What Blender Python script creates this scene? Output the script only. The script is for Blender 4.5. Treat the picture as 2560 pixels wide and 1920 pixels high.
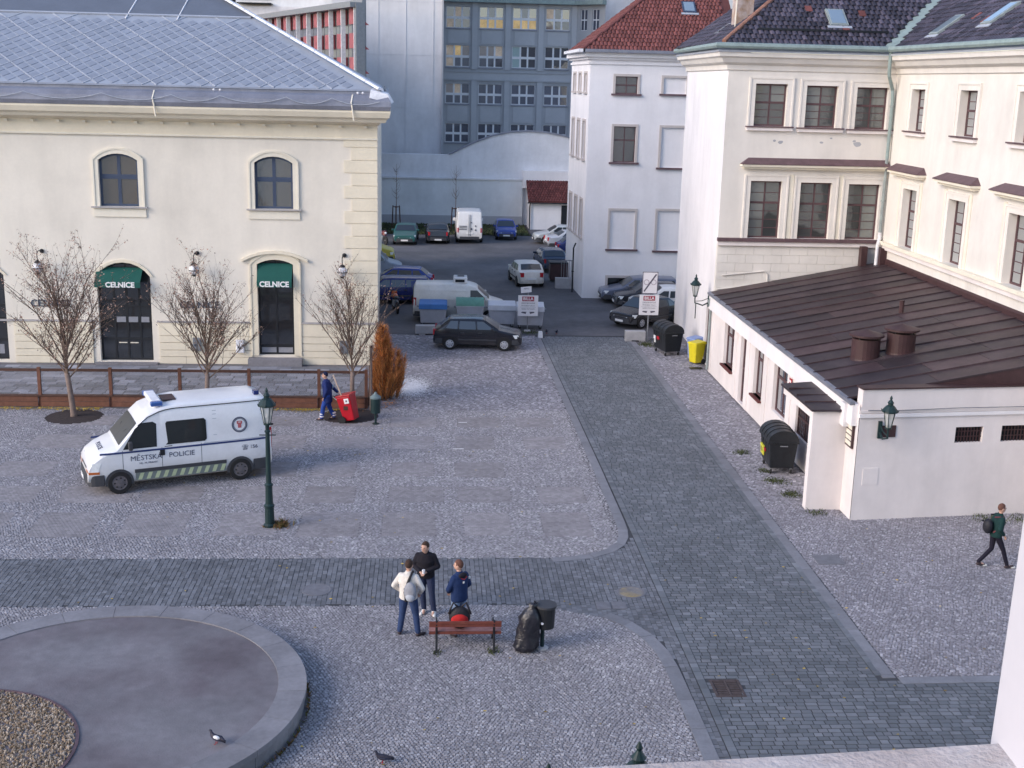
import bpy, bmesh, math, random
import numpy as np
from mathutils import Vector, Matrix
random.seed(7); np.random.seed(7)
for o in list(bpy.data.objects): bpy.data.objects.remove(o)
sc=bpy.context.scene
COL=sc.collection
R=math.radians
# ---------------- camera
H=12.0
cr=((0.99763355,0.00730923,0.06836568),(-0.06458153,-0.24154757,0.96823757),(0.02359063,-0.97036145,-0.24050392))
cd=bpy.data.cameras.new('camera'); cam=bpy.data.objects.new('camera',cd); COL.objects.link(cam)
m=Matrix.Identity(4)
for i in range(3):
    m[i][0]=cr[i][0]; m[i][1]=-cr[i][1]; m[i][2]=-cr[i][2]
m.translation=(0,0,H); cam.matrix_world=m
cd.sensor_width=36; cd.lens=43.01; cd.clip_start=.05; cd.clip_end=3000
sc.camera=cam
# ---------------- sky, sun, exposure
w=bpy.data.worlds.new('World'); sc.world=w; w.use_nodes=True
nt=w.node_tree; bg=nt.nodes['Background']; sky=nt.nodes.new('ShaderNodeTexSky'); sky.sky_type='NISHITA'; sky.sun_disc=False
SUN_EL,SUN_AZ=R(27),R(243)   # azimuth from +Y clockwise: sun high on the left, behind thin cloud
sky.sun_elevation=SUN_EL; sky.sun_rotation=SUN_AZ; sky.altitude=200; sky.air_density=1.0; sky.dust_density=1.0; sky.ozone_density=1.0
wb=nt.nodes.new('ShaderNodeVectorMath'); wb.operation='MULTIPLY'; wb.inputs[1].default_value=(1.03,.985,1.0)   # the camera's lilac white balance, uniform over the sky
nt.links.new(sky.outputs[0],wb.inputs[0]); nt.links.new(wb.outputs[0],bg.inputs[0]); bg.inputs[1].default_value=.15
sd=bpy.data.lights.new('sun','SUN'); sd.energy=.95; sd.angle=R(30); sd.color=(1,.90,.80)
so=bpy.data.objects.new('sun',sd); COL.objects.link(so)
dv=Vector((math.sin(SUN_AZ)*math.cos(SUN_EL),math.cos(SUN_AZ)*math.cos(SUN_EL),math.sin(SUN_EL)))
so.rotation_euler=dv.to_track_quat('Z','Y').to_euler(); so.location=(0,0,60)
sc.view_settings.view_transform='Standard'; sc.view_settings.look='None'; sc.view_settings.gamma=1; sc.view_settings.use_curve_mapping=False
sc.view_settings.exposure=1.0
# ---------------- helpers
def tag(o,label=None,cat=None,group=None,kind=None):
    if label: o['label']=label
    if cat: o['category']=cat
    if group: o['group']=group
    if kind: o['kind']=kind
    return o
def thing(name,label,cat,loc=(0,0,0),rz=0,group=None):
    o=bpy.data.objects.new(name,None); COL.objects.link(o); o.location=loc; o.rotation_euler=(0,0,rz); o.empty_display_size=.2
    return tag(o,label,cat,group)
def link(name,me,parent=None,mat=None):
    o=bpy.data.objects.new(name,me); COL.objects.link(o)
    if mat is not None and not me.materials: me.materials.append(mat)
    if parent is not None: o.parent=parent
    return o
def copy_tree(o,parent=None,loc=None,rz=None):
    c=o.copy(); COL.objects.link(c)
    if parent is not None: c.parent=parent
    if loc is not None: c.location=loc
    if rz is not None: c.rotation_euler=(0,0,rz)
    for ch in list(o.children): copy_tree(ch,c)
    return c
def mat(name,col,rough=.85,var=.12,scale=2.5,bump=0,bscale=40,metal=0,spec=.35,per=0,streak=0,col2=None,emit=0,coat=0,s2=None):
    m=bpy.data.materials.new(name); m.use_nodes=True; t=m.node_tree; n=t.nodes; L=t.links
    b=n['Principled BSDF']; b.inputs['Roughness'].default_value=rough; b.inputs['Metallic'].default_value=metal
    b.inputs['Specular IOR Level'].default_value=spec; b.inputs['Coat Weight'].default_value=coat
    g=n.new('ShaderNodeNewGeometry')
    src=g.outputs['Position']
    def noise(sc_,vec=None,detail=4):
        q=n.new('ShaderNodeTexNoise'); q.inputs['Scale'].default_value=sc_; q.inputs['Detail'].default_value=detail; q.inputs['Roughness'].default_value=.6
        L.new(vec or src,q.inputs['Vector']); return q.outputs['Fac']
    def ramp(f,a,c,lo=.3,hi=.7):
        r=n.new('ShaderNodeMapRange'); r.inputs['From Min'].default_value=lo; r.inputs['From Max'].default_value=hi
        r.inputs['To Min'].default_value=a; r.inputs['To Max'].default_value=c; L.new(f,r.inputs['Value']); return r.outputs[0]
    def mul(a,c):
        q=n.new('ShaderNodeMath'); q.operation='MULTIPLY'; L.new(a,q.inputs[0])
        if isinstance(c,float): q.inputs[1].default_value=c
        else: L.new(c,q.inputs[1])
        return q.outputs[0]
    f=ramp(noise(scale),1-var,1+var)
    f=mul(f,ramp(noise(scale*9),1-var*.5,1+var*.5))
    if streak: f=mul(f,ramp(noise(.28,None,7),1-streak*.9,1+streak*.1,.34,.52))   # blotchy weathering
    if streak:
        mp=n.new('ShaderNodeMapping'); mp.inputs['Scale'].default_value=(.9,.9,.16); L.new(src,mp.inputs['Vector'])
        f=mul(f,ramp(noise(1.3,mp.outputs[0],6),1-streak,1+streak*.2,.25,.6))
    oi=n.new('ShaderNodeObjectInfo')
    ad=n.new('ShaderNodeMath'); ad.operation='ADD'; L.new(g.outputs['Random Per Island'],ad.inputs[0]); L.new(oi.outputs['Random'],ad.inputs[1])
    fr=n.new('ShaderNodeMath'); fr.operation='FRACT'; L.new(ad.outputs[0],fr.inputs[0])
    if per: f=mul(f,ramp(fr.outputs[0],1-per,1+per,0,1))
    mx=n.new('ShaderNodeVectorMath'); mx.operation='SCALE'
    if col2 is not None:
        cmix=n.new('ShaderNodeMix'); cmix.data_type='RGBA'; cmix.inputs[6].default_value=(*col,1); cmix.inputs[7].default_value=(*col2,1)
        if per:
            wn=n.new('ShaderNodeTexWhiteNoise'); wn.noise_dimensions='1D'; L.new(fr.outputs[0],wn.inputs['W'])
            L.new(ramp(wn.outputs['Value'],0,1,(s2 or .3),(s2 or .3)+.6),cmix.inputs[0])
        else: L.new(ramp(noise(s2 or scale*.6),0,1,.4,.62),cmix.inputs[0])
        L.new(cmix.outputs[2],mx.inputs[0])
    else: mx.inputs[0].default_value=col
    L.new(f,mx.inputs['Scale']); L.new(mx.outputs[0],b.inputs['Base Color'])
    if bump:
        bp=n.new('ShaderNodeBump'); bp.inputs['Strength'].default_value=bump; bp.inputs['Distance'].default_value=.02
        L.new(noise(bscale),bp.inputs['Height']); L.new(bp.outputs[0],b.inputs['Normal'])
    if emit:
        b.inputs['Emission Color'].default_value=(*col,1); b.inputs['Emission Strength'].default_value=emit
    return m
def glass(name,col=(.02,.025,.03),refl=.2,rough=.04,tint=(.8,.85,.9),mx_=.75):
    m=bpy.data.materials.new(name); m.use_nodes=True; t=m.node_tree; n=t.nodes; L=t.links
    n.clear(); out=n.new('ShaderNodeOutputMaterial'); d=n.new('ShaderNodeBsdfPrincipled'); d.inputs['Base Color'].default_value=(*col,1); d.inputs['Roughness'].default_value=.3
    g=n.new('ShaderNodeBsdfGlossy'); g.inputs['Roughness'].default_value=rough; g.inputs['Color'].default_value=(*tint,1)
    ge=n.new('ShaderNodeNewGeometry'); nz=n.new('ShaderNodeTexNoise'); nz.inputs['Scale'].default_value=1.2; L.new(ge.outputs['Position'],nz.inputs['Vector'])
    bp=n.new('ShaderNodeBump'); bp.inputs['Strength'].default_value=.06; bp.inputs['Distance'].default_value=.1; L.new(nz.outputs['Fac'],bp.inputs['Height']); L.new(bp.outputs[0],g.inputs['Normal'])
    lw=n.new('ShaderNodeLayerWeight'); lw.inputs['Blend'].default_value=.12
    mr=n.new('ShaderNodeMapRange'); mr.inputs['To Min'].default_value=refl; mr.inputs['To Max'].default_value=mx_; L.new(lw.outputs['Fresnel'],mr.inputs['Value'])
    mx=n.new('ShaderNodeMixShader'); L.new(mr.outputs[0],mx.inputs[0]); L.new(d.outputs[0],mx.inputs[1]); L.new(g.outputs[0],mx.inputs[2]); L.new(mx.outputs[0],out.inputs[0])
    return m
def clear_glass(name,alpha=.25,col=(.5,.5,.55)):
    m=bpy.data.materials.new(name); m.use_nodes=True; t=m.node_tree; n=t.nodes; L=t.links
    n.clear(); out=n.new('ShaderNodeOutputMaterial'); tr=n.new('ShaderNodeBsdfTransparent')
    g=n.new('ShaderNodeBsdfPrincipled'); g.inputs['Roughness'].default_value=.08; g.inputs['Base Color'].default_value=(*col,1)
    mx=n.new('ShaderNodeMixShader'); mx.inputs[0].default_value=alpha; L.new(tr.outputs[0],mx.inputs[1]); L.new(g.outputs[0],mx.inputs[2]); L.new(mx.outputs[0],out.inputs[0])
    return m
class MB:
    def __init__(s): s.v=[]; s.f=[]
    def face(s,*p):
        i=len(s.v); s.v+= [tuple(q) for q in p]; s.f.append(tuple(range(i,i+len(p)))); return s
    def hexa(s,p):   # 8 points: bottom 4 ccw, top 4 ccw
        i=len(s.v); s.v+=[tuple(q) for q in p]
        for a in ((3,2,1,0),(4,5,6,7),(0,1,5,4),(1,2,6,5),(2,3,7,6),(3,0,4,7)): s.f.append(tuple(i+k for k in a))
        return s
    def box(s,x0,x1,y0,y1,z0,z1): return s.hexa([(x0,y0,z0),(x1,y0,z0),(x1,y1,z0),(x0,y1,z0),(x0,y0,z1),(x1,y0,z1),(x1,y1,z1),(x0,y1,z1)])
    def prism(s,poly,d,off=(0,0,0)):   # polygon of 3D pts extruded by vector d
        n=len(poly); i=len(s.v); off=Vector(off); d=Vector(d)
        s.v+=[tuple(Vector(p)+off) for p in poly]+[tuple(Vector(p)+off+d) for p in poly]
        s.f.append(tuple(range(i+n-1,i-1,-1))); s.f.append(tuple(range(i+n,i+2*n)))
        for k in range(n): a=(k+1)%n; s.f.append((i+k,i+a,i+n+a,i+n+k))
        return s
    def tube(s,pts,rad,n=8,cap=True,sy=None):
        pts=[Vector(p) for p in pts]; i=len(s.v)
        if not hasattr(rad,'__len__'): rad=[rad]*len(pts)
        ref=None
        for k,p in enumerate(pts):
            d=(pts[min(k+1,len(pts)-1)]-pts[max(k-1,0)]).normalized()
            if ref is None:
                a=Vector((1,0,0)) if abs(d.x)<.9 else Vector((0,1,0)); ref=a
            u=(ref-d*ref.dot(d)).normalized(); v=d.cross(u); ref=u
            r=rad[k]; rx,ry=(r if hasattr(r,'__len__') else (r,r))
            for q in range(n):
                t=2*math.pi*q/n; s.v.append(tuple(p+u*rx*math.cos(t)+v*ry*math.sin(t)))
        for k in range(len(pts)-1):
            for q in range(n):
                a=i+k*n+q; b=i+k*n+(q+1)%n; s.f.append((a,b,b+n,a+n))
        if cap: s.f.append(tuple(i+q for q in range(n-1,-1,-1))); s.f.append(tuple(i+(len(pts)-1)*n+q for q in range(n)))
        return s
    def lathe(s,prof,c=(0,0,0),n=20,sx=1,sy=1):   # prof: (r,z)
        i=len(s.v)
        for r,z in prof:
            for q in range(n):
                t=2*math.pi*q/n; s.v.append((c[0]+r*sx*math.cos(t),c[1]+r*sy*math.sin(t),c[2]+z))
        for k in range(len(prof)-1):
            for q in range(n):
                a=i+k*n+q; b=i+k*n+(q+1)%n; s.f.append((a,b,b+n,a+n))
        s.f.append(tuple(i+q for q in range(n-1,-1,-1))); s.f.append(tuple(i+(len(prof)-1)*n+q for q in range(n)))
        return s
    def ball(s,c,r,n=10,sc_=(1,1,1)):
        prof=[(max(r*math.sin(math.pi*k/n),.0005),-r*math.cos(math.pi*k/n)) for k in range(n+1)]
        i=len(s.v); s.lathe(prof,(0,0,0),max(8,n))
        for k in range(i,len(s.v)):
            x,y,z=s.v[k]; s.v[k]=(c[0]+x*sc_[0],c[1]+y*sc_[1],c[2]+z*sc_[2])
        return s
    def xf(s,M,i0=0):
        for k in range(i0,len(s.v)): s.v[k]=tuple(M@Vector(s.v[k]))
        return s
    def mesh(s,name,smooth=False):
        me=bpy.data.meshes.new(name); me.from_pydata(s.v,[],s.f)
        if smooth: me.polygons.foreach_set('use_smooth',[True]*len(me.polygons))
        me.update(); return me
    def build(s,name,mt,parent=None,smooth=False,bevel=0,loc=None):
        o=link(name,s.mesh(name,smooth),parent,mt)
        if bevel:
            b=o.modifiers.new('bevel','BEVEL'); b.width=bevel; b.segments=2; b.limit_method='ANGLE'
        if loc is not None: o.location=loc
        return o
class Fr:
    def __init__(s,O,u,n): s.O=Vector(O); s.u=Vector(u).normalized(); s.n=Vector(n).normalized()
    def P(s,a,d,z): return s.O+s.u*a+s.n*d+Vector((0,0,z))
    def box(s,mb,a0,a1,d0,d1,z0,z1):
        P=s.P; return mb.hexa([P(a0,d0,z0),P(a1,d0,z0),P(a1,d1,z0),P(a0,d1,z0),P(a0,d0,z1),P(a1,d0,z1),P(a1,d1,z1),P(a0,d1,z1)])
def arcpts(a0,a1,z,rise,n=8):
    # points of a segmental arc from (a0,z) up to crown z+rise and down to (a1,z)
    if rise<=0: return [(a0,z),(a1,z)]
    w=(a1-a0)/2; r=(w*w+rise*rise)/(2*rise); c=(a0+a1)/2; th=math.asin(w/r)
    return [(c+r*math.sin(-th+2*th*k/n), z+rise-r+r*math.cos(-th+2*th*k/n)) for k in range(n+1)]
def wall(fr,s0,s1,z0,z1,ops,reveal,name,mt,parent,thick=None):
    """front face with real openings + reveals. ops: (a0,a1,b0,b1,rise) b1 = spring line height, crown b1+rise"""
    mb=MB(); P=fr.P
    S=sorted({s0,s1}|{o[0] for o in ops}|{o[1] for o in ops}); Z=sorted({z0,z1}|{o[2] for o in ops}|{o[3]+o[4] for o in ops})
    for i in range(len(S)-1):
        for j in range(len(Z)-1):
            ca=(S[i]+S[i+1])/2; cz=(Z[j]+Z[j+1])/2
            if ca<s0 or ca>s1: continue
            if any(o[0]<ca<o[1] and o[2]<cz<o[3]+o[4] for o in ops): continue
            mb.face(P(S[i],0,Z[j]),P(S[i+1],0,Z[j]),P(S[i+1],0,Z[j+1]),P(S[i],0,Z[j+1]))
    for a0,a1,b0,b1,rise in ops:
        d=-reveal
        arc=arcpts(a0,a1,b1,rise)
        mb.face(P(a0,0,b0),P(a0,d,b0),P(a0,d,b1),P(a0,0,b1)); mb.face(P(a1,0,b0),P(a1,d,b0),P(a1,d,b1),P(a1,0,b1)); mb.face(P(a0,0,b0),P(a1,0,b0),P(a1,d,b0),P(a0,d,b0))
        for k in range(len(arc)-1):
            (x0,y0),(x1,y1)=arc[k],arc[k+1]
            mb.face(P(x0,0,y0),P(x1,0,y1),P(x1,d,y1),P(x0,d,y0))
            if rise>0: mb.face(P(x0,0,y0),P(x1,0,y1),P(x1,0,b1+rise),P(x0,0,b1+rise))
    return mb.build(name,mt,parent)
def bar_ring(mb,fr,a0,a1,b0,b1,rise,t,d0,d1,inner=True,bottom=True):
    """ring of width t following an opening outline; inner: inside the opening, else outside"""
    s=-1 if inner else 1
    P=fr.P
    arc=arcpts(a0,a1,b1,rise)
    if inner: fr.box(mb,a0,a0+t,d0,d1,b0,b1); fr.box(mb,a1-t,a1,d0,d1,b0,b1)
    elif rise<=0: fr.box(mb,a0-t,a0,d0,d1,b0,b1); fr.box(mb,a1,a1+t,d0,d1,b0,b1)
    else:
        mb.hexa([P(a0-t,d0,b0),P(a0,d0,b0),P(a0,d1,b0),P(a0-t,d1,b0),P(a0-t,d0,b1+t),P(a0,d0,b1),P(a0,d1,b1),P(a0-t,d1,b1+t)])
        mb.hexa([P(a1,d0,b0),P(a1+t,d0,b0),P(a1+t,d1,b0),P(a1,d1,b0),P(a1,d0,b1),P(a1+t,d0,b1+t),P(a1+t,d1,b1+t),P(a1,d1,b1)])
    if bottom:
        if inner: fr.box(mb,a0+t,a1-t,d0,d1,b0,b0+t)
        else: fr.box(mb,a0-t,a1+t,d0,d1,b0-t,b0)
    if rise<=0:
        if inner: fr.box(mb,a0+t,a1-t,d0,d1,b1-t,b1)
        else: fr.box(mb,a0-t,a1+t,d0,d1,b1,b1+t)
    else:
        out=[(a0-t+(x-a0)/(a1-a0)*(a1-a0+2*t),y+t) for x,y in arc] if not inner else [(x,y-t) for x,y in arc]
        for k in range(len(arc)-1):
            p,q=arc[k],arc[k+1]; p2,q2=out[k],out[k+1]
            mb.hexa([P(p[0],d0,p[1]),P(q[0],d0,q[1]),P(q[0],d1,q[1]),P(p[0],d1,p[1]),P(p2[0],d0,p2[1]),P(q2[0],d0,q2[1]),P(q2[0],d1,q2[1]),P(p2[0],d1,p2[1])])
def window(fr,a0,a1,b0,b1,rise,parent,fm,gm,dep=.15,cols=(.5,),rows=(.62,),t=.07,muntin=None,name='window',mw=.05,lit=None):
    """frame mesh + one pane object per light; cols/rows are split fractions; muntin=(nc,nr) glazing bars per light"""
    mb=MB(); top=b1+rise
    bar_ring(mb,fr,a0,a1,b0,b1,rise,t,-dep-.05,-dep+.03)
    A=[a0+t]+[a0+(a1-a0)*c for c in cols]+[a1-t]; B=[b0+t]+[b0+(top-b0)*r for r in rows]+[top-t]
    for a in A[1:-1]: fr.box(mb,a-mw/2,a+mw/2,-dep-.04,-dep+.025,b0+t,top-t*.7)
    for b in B[1:-1]: fr.box(mb,a0+t,a1-t,-dep-.045,-dep+.035,b-mw*.7,b+mw*.7)
    if muntin:
        for i in range(len(A)-1):
            for j in range(len(B)-1):
                for k in range(1,muntin[0]):
                    a=A[i]+(A[i+1]-A[i])*k/muntin[0]; fr.box(mb,a-.012,a+.012,-dep-.03,-dep+.012,B[j],B[j+1])
                nr=max(1,round(muntin[1]*(B[j+1]-B[j])/(top-b0)))
                for k in range(1,nr):
                    b=B[j]+(B[j+1]-B[j])*k/nr; fr.box(mb,A[i],A[i+1],-dep-.031,-dep+.013,b-.014,b+.014)
    w_=mb.build(name,fm,parent)
    arc=arcpts(a0,a1,b1,rise)
    def ztop(a):
        if rise<=0: return top
        for k in range(len(arc)-1):
            if arc[k][0]<=a<=arc[k+1][0]:
                f=(a-arc[k][0])/(arc[k+1][0]-arc[k][0]); return arc[k][1]*(1-f)+arc[k+1][1]*f
        return b1
    for i in range(len(A)-1):
        for j in range(len(B)-1):
            p=MB(); x0,x1=A[i],A[i+1]; y0=B[j]
            if j==len(B)-2 and rise>0:
                xs=[x0+(x1-x0)*k/4 for k in range(5)]
                pts=[fr.P(x0,-dep,y0),fr.P(x1,-dep,y0)]+[fr.P(x,-dep,ztop(x)-t*.7) for x in reversed(xs)]
            else: pts=[fr.P(x0,-dep,y0),fr.P(x1,-dep,y0),fr.P(x1,-dep,B[j+1]),fr.P(x0,-dep,B[j+1])]
            p.prism(pts,-fr.n*.008)
            g=gm
            if lit and (i,j) in lit: g=lit[(i,j)]
            p.build('pane',g,w_)
    return w_
def text(body,size,origin,xd,yd,mt,parent=None,name='lettering',extr=.004,align='CENTER',bold=0):
    cu=bpy.data.curves.new('t','FONT'); cu.body=body; cu.size=size; cu.align_x=align; cu.align_y='CENTER'; cu.extrude=extr; cu.offset=bold; cu.resolution_u=3
    o=bpy.data.objects.new('t',cu); COL.objects.link(o)
    dg=bpy.context.evaluated_depsgraph_get(); me=bpy.data.meshes.new_from_object(o.evaluated_get(dg)); bpy.data.objects.remove(o)
    xd=Vector(xd).normalized(); yd=Vector(yd).normalized(); zd=xd.cross(yd)
    M=Matrix((( xd.x,yd.x,zd.x,origin[0]),(xd.y,yd.y,zd.y,origin[1]),(xd.z,yd.z,zd.z,origin[2]),(0,0,0,1)))
    me.transform(M); me.name=name; me.materials.clear()
    return link(name,me,parent,mt)
# ---------------- materials
bl=lambda r,g,b:(r,g,b)
m_cob=mat('cobble_light',(.30,.29,.315),.8,.12,.6,per=.20,col2=(.58,.57,.60),s2=.66,bump=.2,bscale=60)
m_cobg=mat('cobble_grey',(.265,.255,.285),.8,.12,.6,per=.22,col2=(.54,.53,.58),s2=.66,bump=.2,bscale=60)
m_tiles=[mat('paving_small_tile',(.29*k,.272*k,.285*k),.85,.14,.8,per=.14,bump=.2,bscale=80) for k in (.94,1.0,1.05)]
m_bed=mat('joint_sand',(.16,.155,.17),.95,.2,6)
m_jd=mat('dark_joint',(.062,.064,.072),.95,.2,6)
m_sett=mat('granite_sett_dark',(.135,.147,.165),.7,.14,.5,per=.15,col2=(.19,.20,.222),s2=.4,bump=.4,bscale=50)
m_band=mat('basalt_sett',(.155,.162,.182),.75,.16,.5,per=.25,bump=.3,bscale=60)
m_kerb=mat('kerb_granite',(.21,.212,.235),.8,.14,2,per=.1,bump=.3,bscale=60)
m_asph=mat('asphalt',(.095,.095,.105),.85,.22,.35,bump=.3,bscale=90,col2=(.125,.122,.132))
m_ground=mat('earth',(.1,.1,.1),.95,.2,1)
m_terr=mat('terrace_slab',(.27,.28,.33),.8,.14,1.5,per=.35,col2=(.14,.15,.17),s2=.5)
m_cream=mat('cream_render',(.77,.72,.635),.9,.035,.8,streak=.08,bump=.08)
m_creamy=mat('cream_yellow_render',(.775,.705,.565),.9,.05,1,streak=.06,bump=.08)
m_white=mat('white_render',(.79,.765,.78),.9,.03,.6,streak=.08,bump=.06)
m_pinkw=mat('pale_pink_render',(.75,.695,.685),.9,.03,.6,streak=.10,bump=.06)
m_lav=mat('cream_lavender_render',(.735,.70,.655),.9,.03,.6,streak=.10,bump=.06)
m_trim=mat('cream_trim',(.78,.73,.62),.9,.05,1,streak=.07)
m_blank=mat('grey_concrete_wall',(.62,.62,.65),.9,.06,.25,streak=.10,bump=.05)
m_off=mat('office_grey_render',(.38,.39,.42),.85,.06,.5,streak=.05)
m_off2=mat('office_grey_panel',(.43,.44,.47),.85,.06,.5)
m_bluew=mat('blue_grey_render',(.64,.66,.68),.9,.07,.3,streak=.08)
m_bluew2=mat('pale_grey_render',(.68,.68,.71),.9,.07,.4,streak=.10)
m_metalroof=mat('zinc_roof',(.315,.35,.415),.6,.10,1.0)
m_shing=mat('zinc_diamond',(.25,.28,.345),.6,.08,2,per=.06)
m_batt=mat('zinc_seam',(.385,.415,.475),.6,.08,2)
m_zdark=mat('zinc_band',(.24,.25,.30),.5,.14,1.5,metal=.3,streak=.1)
m_zd2=mat('dark_slate_sheet',(.13,.15,.19),.6,.08,1)
m_hip=mat('white_flashing',(.75,.75,.78),.5,.15,4)
m_tred=mat('red_clay_tile',(.17,.06,.055),.85,.2,1.0,per=.28,bump=.2)
m_tdark=mat('dark_clay_tile',(.055,.05,.07),.55,.25,.8,per=.5,col2=(.12,.10,.13),s2=.7)
m_tred2=mat('dark_red_clay_tile',(.12,.036,.034),.85,.2,1.0,per=.28)
m_brown=mat('brown_sheet_roof',(.040,.029,.035),.5,.3,1.0,per=.22,streak=.1,col2=(.062,.038,.042))
m_brown2=mat('brown_paint_metal',(.055,.028,.03),.5,.2,3)
m_copper=mat('copper_patina',(.25,.32,.315),.6,.15,3)
m_copperd=mat('aged_copper_pipe',(.27,.31,.31),.6,.2,3)
m_cap=mat('brown_sill_sheet',(.12,.075,.085),.6,.2,3)
m_frame_blue=mat('blue_grey_window_frame',(.05,.07,.12),.5,.1,3)
m_frame_br=mat('brown_window_frame',(.10,.055,.06),.6,.15,3)
m_frame_w=mat('white_window_frame',(.72,.72,.75),.6,.05,3)
m_black=mat('black_frame',(.015,.017,.022),.5,.1,3)
g_left=glass('window_glass_warm',(.10,.085,.065),.30,.05)
g_tall=glass('window_glass_dark',(.025,.03,.03),.10,.05)
g_curt=glass('window_glass_curtain',(.085,.09,.085),.08,.05)
g_off=glass('office_glass',(.05,.055,.08),.16,.05,tint=(.55,.6,.75))
g_offp=glass('office_glass_blind',(.22,.15,.14),.2,.05)
g_offt=glass('office_glass_teal',(.38,.52,.53),.2,.05)
g_lit=mat('lit_office_pane',(.75,.50,.22),.4,.35,1.5,emit=.12)
g_lit2=mat('lit_office_pane_dim',(.62,.48,.36),.4,.35,1.5,emit=.05)
g_shop=glass('shop_glass_dark',(.012,.014,.018),.10,.04)
g_car=glass('car_glass',(.015,.02,.025),.07,.03,mx_=.4)
g_black=glass('black_tinted_glass',(.006,.007,.009),.04,.05,mx_=.25)
m_awn=mat('green_awning',(.008,.085,.07),.7,.08,3)
m_letter=mat('white_letter',(.8,.8,.8),.6,0)
m_dkletter=mat('dark_letter',(.06,.07,.10),.6,0)
m_wood=mat('brown_wood',(.17,.075,.05),.7,.2,6,per=.15)
m_woodd=mat('dark_wood',(.09,.045,.035),.7,.2,6,per=.15)
m_bark=mat('young_bark',(.20,.15,.13),.9,.2,8)
m_twig=mat('twig',(.165,.12,.095),.9,.2,8)
m_leafb=mat('dry_seed_leaf',(.27,.165,.12),.8,.2,4,per=.35,col2=(.42,.28,.22),s2=.3)
m_leafg=mat('yellow_green_leaf',(.30,.32,.05),.8,.2,4,per=.3)
m_leafy=mat('fallen_yellow_leaf',(.50,.36,.08),.8,.2,4,per=.4,col2=(.25,.17,.06),s2=.4)
m_orange=mat('orange_larch_needles',(.66,.30,.10),.85,.2,2,per=.4,col2=(.42,.16,.065),s2=.35)
m_grass=mat('grass',(.075,.09,.04),.9,.3,3,per=.4)
m_soil=mat('dark_soil',(.045,.035,.035),.95,.3,10,bump=.5)
m_green=mat('dark_green_paint',(.012,.032,.034),.45,.15,5)
m_lampglass=clear_glass('lantern_glass',.45,(.6,.62,.6))
m_opal=mat('opal_globe',(.75,.76,.8),.3,.05,3)
m_steel=mat('grey_steel',(.25,.26,.28),.5,.1,5,metal=.5)
m_tyre=mat('tyre_rubber',(.02,.02,.022),.85,.1,5)
m_rim=mat('silver_hubcap',(.45,.46,.5),.4,.15,10,metal=.4)
m_rimd=mat('dirty_steel_wheel',(.12,.11,.12),.6,.2,10)
m_plast=mat('dark_grey_plastic',(.05,.052,.06),.6,.1,5)
m_hl=mat('headlight_lens',(.75,.78,.8),.15,.1,10)
m_red=mat('red_lens',(.40,.02,.03),.25,.1,10)
m_plate=mat('number_plate',(.75,.75,.75),.5,0)
m_conc=mat('concrete_block',(.42,.41,.42),.9,.12,3,streak=.1,bump=.2)
m_basin=mat('basin_floor',(.20,.19,.205),.7,.2,.5,col2=(.135,.115,.128),bump=.3,bscale=25,s2=.35)
m_coping=mat('coping_granite',(.225,.22,.24),.8,.16,1.2,per=.06,bump=.25)
m_skin=mat('skin',(.55,.33,.25),.6,.05,10)
m_hair=mat('brown_hair',(.05,.03,.022),.8,.2,20)
def cloth(n,c,r=.9,v=.12): return mat(n,c,r,v,9,bump=.9,bscale=11)
def paint(n,c,r=.25,dirt=.06): return mat(n,c,r,dirt,1.5,coat=.3,spec=.5)
# ---------------- ground
def sheet(name,x0,x1,y0,y1,z,mt,parent=None,kind=None):
    o=MB().face((x0,y0,z),(x1,y0,z),(x1,y1,z),(x0,y1,z)).build(name,mt,parent)
    if kind: o['kind']=kind
    return o
sheet('ground',-600,600,-300,1200,-.12,m_ground,kind='structure')
sheet('car_park_asphalt',-60,60,58.2,200,0,m_asph,kind='structure')
def inpoly(x,y,poly):
    r=np.zeros(x.shape,bool); n=len(poly)
    for i in range(n):
        x0,y0=poly[i]; x1,y1=poly[(i+1)%n]
        c=((y0>y)!=(y1>y))&(x<(x1-x0)*(y-y0)/((y1-y0) if y1!=y0 else 1e-9)+x0); r^=c
    return r
def stones(cx,cy,lx,ly,rot=None,gap=.005,zt=0,zj=.005,depth=.03,taper=.007,tilt=.02,wob=.07):
    n=len(cx); rot=np.zeros(n) if rot is None else rot
    top=zt+np.random.uniform(-zj,zj,n)
    sx=np.array([-1,1,1,-1]); sy=np.array([-1,-1,1,1]); c=np.cos(rot)[:,None]; s=np.sin(rot)[:,None]
    V=np.zeros((n,8,3))
    for k,(sh) in enumerate((0,taper)):
        hx=(np.asarray(lx)*np.ones(n)/2-gap/2-sh)[:,None]*sx*(1+np.random.uniform(-wob,wob,(n,4)) ) ; hy=(np.asarray(ly)*np.ones(n)/2-gap/2-sh)[:,None]*sy*(1+np.random.uniform(-wob,wob,(n,4)))
        V[:,4*k:4*k+4,0]=cx[:,None]+hx*c-hy*s; V[:,4*k:4*k+4,1]=cy[:,None]+hx*s+hy*c
    V[:,0:4,2]=(top-depth)[:,None]; ti=np.random.uniform(-tilt,tilt,(n,2))
    V[:,4:8,2]=top[:,None]+ti[:,:1]*sx*np.asarray(lx).mean()/2+ti[:,1:]*sy*np.asarray(ly).mean()/2
    F=np.array([(4,5,6,7),(0,1,5,4),(1,2,6,5),(2,3,7,6),(3,0,4,7)])
    return V,F
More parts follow.
